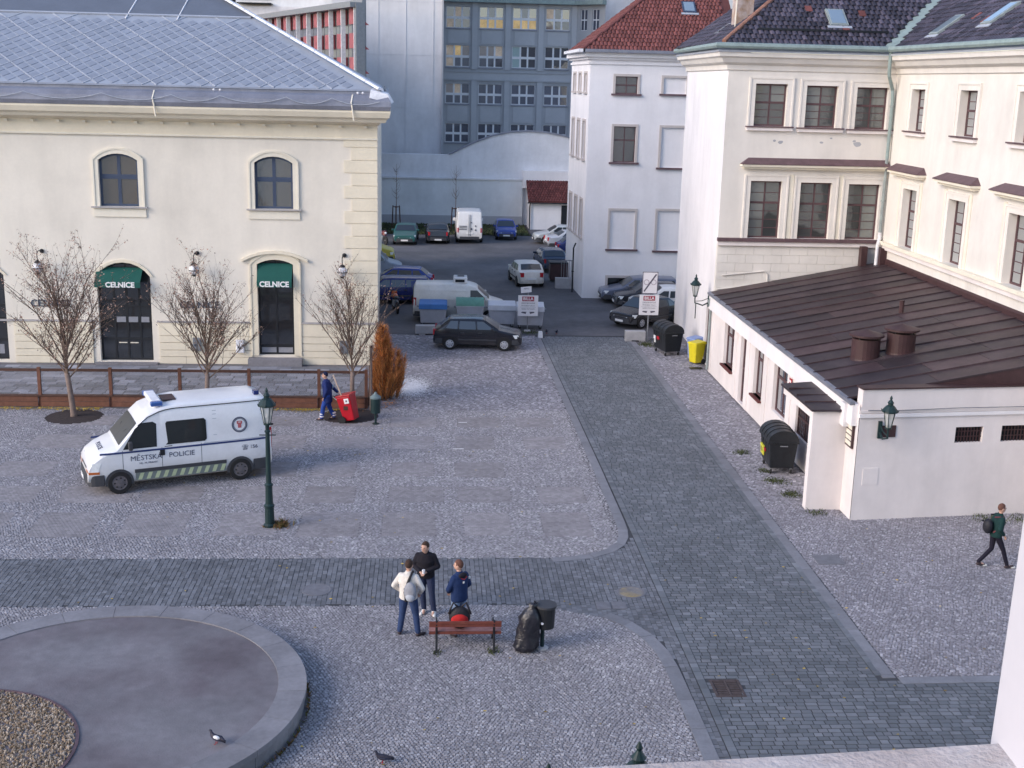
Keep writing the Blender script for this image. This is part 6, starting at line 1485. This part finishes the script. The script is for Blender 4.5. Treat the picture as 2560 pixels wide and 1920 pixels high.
for k in range(260):
    a=random.uniform(0,6.28); r_=abs(random.gauss(0,.55)); x=-1.35+r_*math.cos(a)*1.2; y=45.0+r_*math.sin(a)*1.3
    s=random.uniform(.04,.12); mb.face((x,y,.02),(x+s*math.cos(a),y+s*math.sin(a),.03),(x+s*math.cos(a+.3),y+s*math.sin(a+.3),.022))
o=mb.build('fallen_needles',m_orange); o['kind']='stuff'
# weeds
m_weedr=mat('reddish_weed',(.20,.10,.05),.9,.2,3,per=.4,col2=(.10,.14,.04),s2=.4)
def weed(x,y,r,n,h,mt=m_grass,name='weeds'):
    X=np.random.normal(x,r*.5,n); Y=np.random.normal(y,r*.5,n); blades(name,X,Y,np.zeros(n),h*.8,.015,mt,1.1)
weed(-4.02,32.0,.22,420,.16,m_weedr); weed(-4.35,31.9,.12,80,.08,m_weedr)
for x,y,r,n in ((10.3,56.2,.35,260),(10.75,55.6,.2,80),(10.55,38.9,.3,160),(10.9,35.9,.35,220),(11.0,34.6,.3,200),(10.8,36.9,.2,90),(11.3,33.0,.25,90),(16.3,32.6,.6,200),(17.3,32.4,.5,160),(4.9,58.9,.5,300),(1.45,24.25,.16,50),(.2,24.2,.12,25)): weed(x,y,r,n,.08)
n=500; X=np.random.uniform(10.1,11.6,n); Y=np.random.uniform(55.6,57.6,n); blades('weeds',X,Y,np.zeros(n),.05,.015,m_grass,1.2)
n=220; a=np.random.uniform(-.9,.5,n); blades('weeds',RC[0]+4.06*np.cos(a),RC[1]+4.06*np.sin(a),np.zeros(n),.07,.02,m_weedr,1)
mb=MB()
for k in range(5200):
    x=-.65+random.gauss(0,.33); y=47.6+random.gauss(0,.7)
    s=random.uniform(.012,.035); a=random.uniform(0,6.28); mb.face(*[(x+s*math.cos(a+q*1.57),y+s*math.sin(a+q*1.57),.012+k*1.5e-6) for q in range(4)])
o=mb.build('spilled_white_grit',mat('white_grit',(.72,.72,.76),.9,.1,5,per=.15)); o['kind']='stuff'
# ---------------- bench, bin, bags
t=thing('park_bench','red-brown slatted park bench with dark iron legs seen from behind','bench',(.84,24.62,0))
m_bw=mat('bench_red_wood',(.16,.048,.036),.55,.2,8)
for z,y in ((.655,-.295),(.585,-.28)): MB().box(-.78,.78,y-.02,y+.02,z-.032,z+.032).build('back_slat',m_bw,t,bevel=.006)
for k in range(4): MB().box(-.78,.78,-.20+k*.115,-.10+k*.115,.385,.415).build('seat_slat',mat('bench_seat_wood',(.34,.17,.16),.6,.2,8) if k==0 and 'bench_seat_wood' not in bpy.data.materials else bpy.data.materials['bench_seat_wood'],t,bevel=.006)
MB().box(-.78,.78,-.24,-.205,.36,.42).build('seat_edge',m_bw,t)
for s in (-.62,.62):
    MB().tube([(s,-.40,0),(s,-.30,.25),(s,-.24,.38),(s,-.30,.70)],.026,6).build('leg',m_black,t); MB().tube([(s,.30,0),(s,.22,.25),(s,.2,.37),(s,-.24,.37)],.026,6).build('leg',m_black,t); MB().tube([(s,-.26,.42),(s,-.1,.55),(s,.2,.54),(s,.22,.40)],.018,6).build('armrest',m_black,t)
t=thing('backpack','red and black backpack resting on the bench seat','backpack',(.72,24.62,.42)); m_rb=cloth('red_nylon',(.42,.02,.02)); m_kb=cloth('black_nylon',(.018,.018,.025),.6)
MB().ball((0,-.02,.16),.2,12,(.95,.55,.8)).build('body',m_rb,t,smooth=True); MB().ball((0,.06,.22),.24,12,(1.0,.5,1.0)).build('back_panel',m_kb,t,smooth=True)
for s in (-1,1): MB().tube([(s*.05,.05,.46),(s*.14,.02,.56),(s*.2,0,.42),(s*.24,.02,.3)],.025,6).build('strap',m_kb,t)
MB().ball((0,-.09,.08),.12,8,(1.2,.5,.6)).build('pocket',m_kb,t,smooth=True)
t=thing('litter_bin','dark cylindrical litter bin mounted on a post beside the bench','litter bin',(2.52,24.42,0))
MB().tube([(0,0,0),(0,0,1.0)],.045,8).build('post',m_green,t); MB().lathe([(.14,0),(.14,.02),(.06,.05)],n=12).build('foot',m_conc,t)
MB().lathe([(.15,.50),(.19,.52),(.21,.98),(.225,1.0),(.225,1.04),(.19,1.04),(.17,.80)],(.06,-.02,0),20).build('drum',m_bk,t); MB().lathe([(.19,1.035),(.10,1.0)],(.06,-.02,0),16).build('liner',m_black,t); MB().lathe([(.232,1.0),(.232,1.045)],(.06,-.02,0),20).build('rim',m_plast,t); MB().tube([(-.03,-.19,.66),(-.03,-.21,.68)],.03,8).build('lock',m_hip,t)
m_bagp=mat('glossy_bin_bag',(.018,.018,.026),.28,.2,8,bump=1.0,bscale=14,spec=.6)
t=thing('rubbish_bag','full black plastic rubbish bag leaning against the litter bin','rubbish bag',(2.24,24.34,0)); mb=MB(); prof=[(.02,0),(.17,.01),(.23,.06),(.235,.14),(.215,.24),(.225,.34),(.205,.45),(.22,.56),(.20,.66),(.215,.76),(.185,.86),(.13,.94),(.06,1.01),(.09,1.08),(.02,1.1)]
i0=len(mb.v); mb.lathe(prof,n=26); rnd=random.Random(2)
for k in range(len(mb.v)):
    x,y,z=mb.v[k]; a=math.atan2(y,x); f=1+.08*math.sin(a*5+z*9)+.07*math.sin(a*9-z*17)+rnd.uniform(-.07,.07); lean=.14*z+.0
    mb.v[k]=(x*f*1.15+lean-.10,y*f*.95,z)
mb.build('bag',m_bagp,t,smooth=True); MB().tube([(.09,0,1.02),(.12,.02,1.1),(.07,-.02,1.16)],[.03,.05,.01],6).build('knot',m_bagp,t)
MB().tube([(-.28,.0,.05),(-.34,0,.16)],[.03,.01],5).build('corner_tuft',m_bagp,t)
t=thing('post_bin','small dark green litter bin on a post beside the red cart','litter bin',(-1.86,42.25,0)); MB().tube([(0,0,0),(0,0,.5)],.04,8).build('post',m_green,t); MB().lathe([(.12,0),(.12,.03)],n=12).build('foot',m_green,t); MB().lathe([(.17,.42),(.18,.95)],n=16).build('drum',m_green,t); MB().lathe([(.20,.95),(.20,1.0),(.08,1.09),(.03,1.18)],n=16).build('lid',mat('grey_green_lid',(.14,.19,.2),.5,.1,5),t)
# red cart
t=thing('street_cart','red two-wheeled street cleaning bin tilted on its wheels behind the sweeper','cart',(-2.72,42.55,0),R(-20)); m_rc=mat('red_cart_plastic',(.42,.008,.02),.4,.1,5)
T_=Matrix.Rotation(R(-14),4,'Y')
def cb(mb,nm,mt,**k): return mb.xf(T_).build(nm,mt,t,**k)
cb(MB().hexa([(-.2,-.22,.08),(.22,-.22,.08),(.22,.22,.08),(-.2,.22,.08),(-.27,-.27,.98),(.27,-.27,.98),(.27,.27,.98),(-.27,.27,.98)]),'body',m_rc,bevel=.03)
cb(MB().box(-.29,.29,-.29,.29,.98,1.03),'rim',m_rc,bevel=.015); cb(MB().box(.02,.2,-.285,-.268,.72,.9),'label',m_plate); cb(MB().box(.08,.14,-.292,-.285,.78,.84),'label_print',m_sk)
for s in (1,-1): cb(MB().lathe([(.05,-.03),(.15,-.03),(.15,.03),(.05,.03)],n=16).xf(Matrix.Translation((-.24,s*.27,.14))@Matrix.Rotation(R(90),4,'X')),'wheel',m_tyre)
cb(MB().tube([(-.28,-.2,.9),(-.42,-.18,1.02),(-.42,.18,1.02),(-.28,.2,.9)],.018,6),'handle',m_steel)
t=thing('broom','pale wooden broom handle sticking out of the red cart','broom',(-3.0,42.45,.62)); MB().tube([(.06,0,0),(-.36,-.02,1.12)],.025,6).build('handle',mat('pale_broom_wood',(.55,.42,.33),.7,.1,9),t); MB().box(0,.16,-.12,.12,-.14,0).build('head',m_woodd,t)
# litter
for x,y,l,lab in ((1.25,42.45,.30,'thin white strip of litter on the upper cobbles, the farther of the two'),(1.02,39.2,.36,'thin white strip of litter on the upper cobbles, the nearer of the two')):
    t=thing('paper_strip',lab,'litter',(x,y,.012),0); MB().box(-l/2,l/2,-.02,.02,0,.01).build('strip',m_hip,t)
# ---------------- pigeons
def pigeon(label,x,y,rz,z=0,dark=True):
    t=thing('pigeon',label,'pigeon',(x,y,z),rz); m1=mat('pigeon_feather',(.035,.035,.055),.6,.3,20) if 'pigeon_feather' not in bpy.data.materials else bpy.data.materials['pigeon_feather']
    m=MB(); m.tube([(-.20,0,.10),(-.13,0,.115),(-.05,0,.12),(.04,0,.13),(.09,0,.155),(.115,0,.20),(.13,0,.235),(.15,0,.238),(.165,0,.23)],[(.008,.03),(.02,.04),(.05,.055),(.055,.06),(.04,.045),(.024,.026),(.026,.024),(.018,.018),(.005,.005)],10); m.build('body',m1,t,smooth=True)
    if not dark: MB().ball((-.02,.03,.15),.05,8,(1.5,.8,.7)).build('white_patch',m_hip,t)
    for s in (1,-1):
        MB().tube([(.06,s*.05,.14),(-.04,s*.062,.13),(-.16,s*.03,.105)],[(.02,.01),(.035,.012),(.01,.006)],6).build('wing',m1,t); MB().tube([(.0,s*.02,.07),(.01,s*.025,0),(.04,s*.03,.004)],.006,4).build('leg',m_red,t)
    MB().tube([(.165,0,.23),(.195,0,.222)],[.007,.001],4).build('beak',m_black,t); return t
pigeon('dark pigeon walking on the light cobbles at the bottom edge',-.76,19.86,R(175))
pigeon('white-marked pigeon on the floor of the round basin at the bottom left',-3.72,19.95,R(150),.375,False)
pigeon('left of the two dark pigeons at the far end of the lane',5.78,58.6,R(250)); pigeon('right of the two dark pigeons at the far end of the lane',6.25,58.5,R(280))
# ---------------- people
def capsule(mb,p0,p1,r0,r1,n=12,flat=1):
    p0=Vector(p0);p1=Vector(p1); d=(p1-p0); L=d.length; d.normalize(); pts=[];rr=[]
    for k in range(4): a=math.pi/2*(1-k/4); pts.append(p0-d*r0*math.sin(a)*.95); rr.append(max(r0*math.cos(a),.002))
    pts+= [p0,p1]; rr+=[r0,r1]
    for k in range(1,5): a=math.pi/2*k/4; pts.append(p1+d*r1*math.sin(a)*.95); rr.append(max(r1*math.cos(a),.002))
    return mb.tube(pts,[(r,r*flat) for r in rr],n)
def remesh(o,vox,sm=4):
    r=o.modifiers.new('union','REMESH'); r.mode='VOXEL'; r.voxel_size=vox; r.use_smooth_shade=True
    s=o.modifiers.new('smooth','SMOOTH'); s.iterations=sm; s.factor=.5
    # bake so the file carries one plain continuous mesh
    dg=bpy.context.evaluated_depsgraph_get(); me=bpy.data.meshes.new_from_object(o.evaluated_get(dg)); mats=list(o.data.materials)
    o.modifiers.clear(); o.data=me
    if not me.materials: 
        for m in mats: me.materials.append(m)
    me.polygons.foreach_set('use_smooth',[True]*len(me.polygons)); return o
def chain(mb,pts,rad,n=10):
    for k in range(len(pts)-1): capsule(mb,pts[k],pts[k+1],rad[k],rad[k+1],n)
def hand(mb,wr,d,up,side):
    """palm plus five curled fingers"""
    wr=Vector(wr); d=Vector(d).normalized(); up=Vector(up); up=(up-d*up.dot(d)).normalized(); s=d.cross(up)*side
    capsule(mb,wr,wr+d*.075,.026,.034,8,.6)
    for k,(o_,l) in enumerate(((-.030,.060),(-.010,.075),(.010,.070),(.028,.055))):
        b=wr+d*.085+s*o_; m1=b+d*l*.55-up*.012; e=m1+d*l*.35-up*.035; chain(mb,[b-d*.02,m1,e],[.0105,.0095,.008],6)
    b=wr+d*.03-s*.035; chain(mb,[b,b+d*.03-s*.02,b+d*.06-s*.018-up*.015],[.012,.011,.009],6)
def person(label,x,y,rz,pose,jc,tc,sc_,hc,h=1.78,coat=.0,bulk=1.0,collar=None,legw=1.0,headturn=0,nod=0):
    t=thing('person',label,'person',(x,y,0),rz); k=h/1.78
    t.scale=(k,k,k)
    P=pose; S0=Vector((0,P.get('lean',0)*.45,1.44)); hip=Vector((0,0,.95))
    # joints
    def V3(a): return Vector(a)
    legs={}; arms={}
    for s,nm in ((-1,'L'),(1,'R')):
        hp=Vector((s*.10,0,.93)); an=V3(P['foot'+nm]); kn=V3(P.get('knee'+nm,(hp+an)/2+Vector((0,.03,0)))); legs[nm]=(hp,kn,an)
        sh=S0+Vector((s*.172,0,-.025)); el=V3(P['el'+nm]); wr=V3(P['wr'+nm]); arms[nm]=(sh,el,wr)
    neck=S0+Vector((0,.01,.06)); hd=neck+Vector((0,.03+nod*.05,.155-nod*.02))
    b=MB()
    b.tube([hip+Vector((0,0,-.06)),hip,hip+Vector((0,0,.12)),(S0+hip)/2,S0+Vector((0,0,-.14)),S0+Vector((0,0,-.02)),neck],[(.13,.09),(.155,.105),(.14,.095),(.145,.10),(.165,.105),(.15,.085),(.05,.05)],14)
    capsule(b,neck-Vector((0,0,.03)),hd-Vector((0,0,.05)),.055,.052)
    b.ball(hd,.105,14,(.78,.95,1.12)); b.ball(hd+Vector((0,.03,-.06)),.065,10,(.85,.95,.9))
    b.ball(hd+Vector((0,.103,-.012)),.018,8,(.8,1.2,1.5))
    for s in (1,-1): b.ball(hd+Vector((s*.082,-.005,-.005)),.026,8,(.4,.8,1.2))
    b.ball(hd+Vector((0,.092,-.06)),.016,6,(1.7,.7,.5))
    for s,nm in ((-1,'L'),(1,'R')):
        hp,kn,an=legs[nm]; chain(b,[hp,kn,an],[.082,.052,.036]); capsule(b,an,an+Vector((0,.13,-.06)),.035,.03)
        sh,el,wr=arms[nm]; chain(b,[sh,el,wr],[.052,.040,.027]); hand(b,wr,P.get('hd'+nm,(wr-el)),P.get('hu'+nm,(0,0,1)) if abs((wr-el).normalized().z)<.9 else (0,1,0),s)
    M_=Matrix.Translation(hd)@Matrix.Rotation(headturn,4,'Z')@Matrix.Translation(-hd)
    body=remesh(b.build('body',m_skin,t),.011,3)
    # jacket
    j=MB(); bk=bulk; hem=.88-coat
    j.tube([Vector((0,0,hem)),Vector((0,0,hem+.04)),(S0+hip)/2*.5+Vector((0,0,hem))*.5,(S0+hip)/2,S0+Vector((0,0,-.14)),S0+Vector((0,0,-.0)),neck+Vector((0,0,-.015)),neck+Vector((0,0,.03))],[(.18*bk,.13*bk),(.19*bk,.14*bk),(.18*bk,.14*bk),(.185*bk,.14*bk),(.205*bk,.14*bk),(.19*bk,.115*bk),(.085,.08),(.075,.07)],16)
    for nm in 'LR':
        sh,el,wr=arms[nm]; chain(j,[sh+Vector((0,0,-.01)),el,el.lerp(wr,.92)],[.066*bk,.056*bk,.043*bk])
    remesh(j.build('jacket',jc,t),.014,4)
    q=MB(); lw=legw
    q.tube([Vector((0,0,.86)),Vector((0,0,.93)),Vector((0,0,1.0))],[(.15,.11),(.168,.12),(.155,.11)],14)
    for nm in 'LR':
        hp,kn,an=legs[nm]; chain(q,[hp,hp.lerp(kn,.5),kn,kn.lerp(an,.5),an+Vector((0,.0,.02))],[.105*lw,.095*lw,.074*lw,.068*lw,.062*lw])
    remesh(q.build('trousers',tc,t),.013,3)
    for nm in 'LR':
        an=legs[nm][2]; fy=P.get('ft'+nm,0); f=MB(); tip=Vector((math.sin(fy)*.17,math.cos(fy)*.17,P.get('tip'+nm,0)))
        capsule(f,an+Vector((0,-.02,-.055)),an+tip+Vector((0,0,-.062)),.045,.038,10,.8); capsule(f,an+Vector((0,0,-.01)),an+Vector((0,.04,-.03)),.045,.045,10); remesh(f.build('shoe',sc_[0] if isinstance(sc_,tuple) else sc_,t),.012,2)
    hr=MB(); hr.ball(hd+Vector((0,-.012,.028)),.108,14,(.80,.96,1.05))
    o=hr.build('hair',hc,t,smooth=True)
    for v in o.data.vertices:
        d=v.co-hd
        if d.y>.05 and d.z<.07: v.co.y=hd.y+.045
        if d.z<-.055: v.co.z=hd.z-.055
    for s in (1,-1): MB().ball(hd+Vector((s*.034,.089,.012)),.011,6).build('eye',m_black,t)
    if headturn:
        for c in t.children:
            if c.name.split('.')[0] in('hair','eye'): c.data.transform(M_)
        for v in body.data.vertices:
            if v.co.z>hd.z-.09:
                v.co=M_@v.co
    return t,hd,S0,arms
jeans=cloth('blue_jeans',(.03,.055,.14)); jeansd=cloth('dark_jeans',(.025,.035,.08)); jeansl=cloth('light_jeans',(.20,.28,.44)); c_cream=cloth('cream_fleece',(.68,.64,.60)); c_black=cloth('black_jacket',(.012,.011,.018)); c_navy=cloth('navy_jacket',(.012,.03,.10)); c_blue=cloth('work_blue',(.02,.06,.28)); c_blued=cloth('work_dark_blue',(.012,.025,.12)); c_green=cloth('dark_green_jacket',(.008,.035,.035)); c_dkt=cloth('dark_trousers',(.012,.010,.022)); s_dark=mat('brown_shoe',(.05,.035,.04),.6,.1,9); s_white=mat('white_trainer',(.72,.72,.70),.6,.08,9)
h_br=mat('short_brown_hair',(.055,.032,.024),.9,.3,40); h_gi=mat('reddish_cropped_hair',(.13,.06,.045),.9,.3,40); h_cap=cloth('navy_cap',(.01,.015,.05))
t,hd,S0,ar=person('man in a cream jumper and blue jeans seen from behind with a grey one-strap bag',-.40,25.1,R(-18),dict(footL=(-.20,.0,.09),footR=(.21,.04,.09),elL=(-.33,-.02,1.16),wrL=(-.20,.13,.98),elR=(.33,-.02,1.16),wrR=(.22,.14,.98),ftL=-.4,ftR=.7),c_cream,jeans,s_dark,h_br,1.78,0,1.12,legw=1.05)
b=thing('sling_bag','grey one-strap backpack worn on the back of the man in cream','bag',(-.40,25.1,0),R(-18)); c_gb=cloth('grey_bag_cloth',(.28,.29,.33))
MB().ball((.12,-.23,1.14),.17,12,(.85,.55,1.35)).build('body',c_gb,b,smooth=True); MB().ball((.13,-.27,1.04),.12,10,(.9,.6,.9)).build('pocket',m_batt,b,smooth=True); MB().tube([(.02,-.2,.92),(-.02,-.2,1.1),(.05,-.18,1.34),(.09,-.12,1.47),(.10,.02,1.53)],.028,6).build('strap',m_kb,b); MB().tube([(.20,-.18,.95),(.02,-.26,.92),(-.02,-.2,1.2)],.022,6).build('strap',m_kb,b)
t,hd,S0,ar=person('man in a black jacket, dark jeans and white trainers looking down at a white cup',-.02,26.28,R(172),dict(footL=(-.19,.05,.09),footR=(.04,-.02,.09),elL=(-.28,.05,1.16),wrL=(-.05,.22,1.08),elR=(.28,.03,1.16),wrR=(.10,.22,1.08),ftL=-.2,ftR=.3,lean=.12,hdL=(.5,.8,0),hdR=(-.5,.8,0)),c_black,jeansd,s_white,h_br,1.82,0,1.1,headturn=R(-25),nod=1)
cup=thing('paper_cup','small white cup held by the man in the black jacket','cup',(-.03,26.28,0),R(172)); MB().lathe([(.028,1.10),(.038,1.19)],(-.0,.31,0),12).build('cup',m_hip,cup)
t,hd,S0,ar=person('man in a navy jacket and light jeans standing behind the bench',.72,25.08,R(42),dict(footL=(-.11,.0,.09),footR=(.12,.04,.09),elL=(-.27,.06,1.16),wrL=(-.14,.20,1.02),elR=(.29,0,1.15),wrR=(.24,.14,1.0)),c_navy,jeansl,s_dark,h_gi,1.78,.03,1.14,headturn=R(30))
hb=MB().ball((0,-.10,1.46),.10,10,(1.2,.7,.6)).build('hood',c_black,t,smooth=True); MB().box(.14,.18,-.16,-.13,1.36,1.41).build('jacket_patch',m_plate,t); MB().box(-.04,0,-.165,-.14,1.30,1.34).build('jacket_patch',m_plate,t); MB().tube([(-.08,-.12,1.42),(0,-.155,1.38),(.1,-.13,1.42)],.012,5).build('hood_trim',m_red,t)
t,hd,S0,ar=person('street sweeper in blue work clothes and cap walking left and pulling the red cart',-3.58,42.75,R(88),dict(footL=(-.10,.22,.10),footR=(.10,-.20,.10),kneeL=(-.10,.16,.50),kneeR=(.10,-.02,.50),elL=(-.27,.02,1.14),wrL=(-.24,.12,.9),elR=(.27,-.12,1.16),wrR=(.22,-.32,.98),lean=.12),c_blued,c_blue,s_dark,h_cap,1.78,.22,1.2,legw=1.15)
for nm,yy_ in (('L',.22),('R',-.20)):
    for z in (.16,.25): MB().lathe([(.078,z-.02),(.078,z+.02)],(-.10 if nm=='L' else .10,yy_*(1-.12*(z-.1)/.4),0),12).build('reflective_band',m_hip,t)
MB().ball((.16,-.16,1.2),.08,8,(.6,.3,1.0)).build('back_patch',mat('pale_blue_patch',(.35,.5,.65),.7,.1),t); MB().tube([(0,hd.y+.08,hd.z+.06),(0,hd.y+.16,hd.z+.045)],[(.07,.01),(.05,.008)],8).build('cap_peak',h_cap,t)
t,hd,S0,ar=person('walker in a dark green jacket and dark trousers striding right past the annex',14.68,28.9,R(-88),dict(footL=(-.09,-.34,.12),footR=(.09,.36,.09),kneeL=(-.09,-.02,.50),kneeR=(.09,.22,.50),elL=(-.27,.0,1.15),wrL=(-.22,.16,.98),elR=(.26,-.04,1.15),wrR=(.20,.12,.98),lean=.1,tipR=.03,tipL=-.02),c_green,c_dkt,s_dark,h_gi,1.74,0,1.08,legw=.85)
for y_ in (-.34,.36): MB().box(-.13 if y_<0 else .05,-.05 if y_<0 else .13,y_+.12,y_+.24,.005,.05).build('shoe_toe',s_white,t,bevel=.015)
bp=thing('black_backpack','black backpack worn by the walker in the green jacket','backpack',(14.68,28.9,0),R(-88)); MB().ball((0,-.24,1.14),.19,12,(.8,.65,1.05)).build('body',m_kb,bp,smooth=True); 
for s in (-1,1): MB().tube([(s*.11,-.14,1.0),(s*.15,.1,1.2),(s*.13,.08,1.42),(s*.11,-.14,1.42)],.02,6).build('strap',cloth('maroon_strap',(.18,.05,.06)) if s>0 else m_kb,bp)
MB().tube([(-.02,-.36,1.28),(0,-.42,1.30)],.025,6).build('toggle',m_kb,bp)
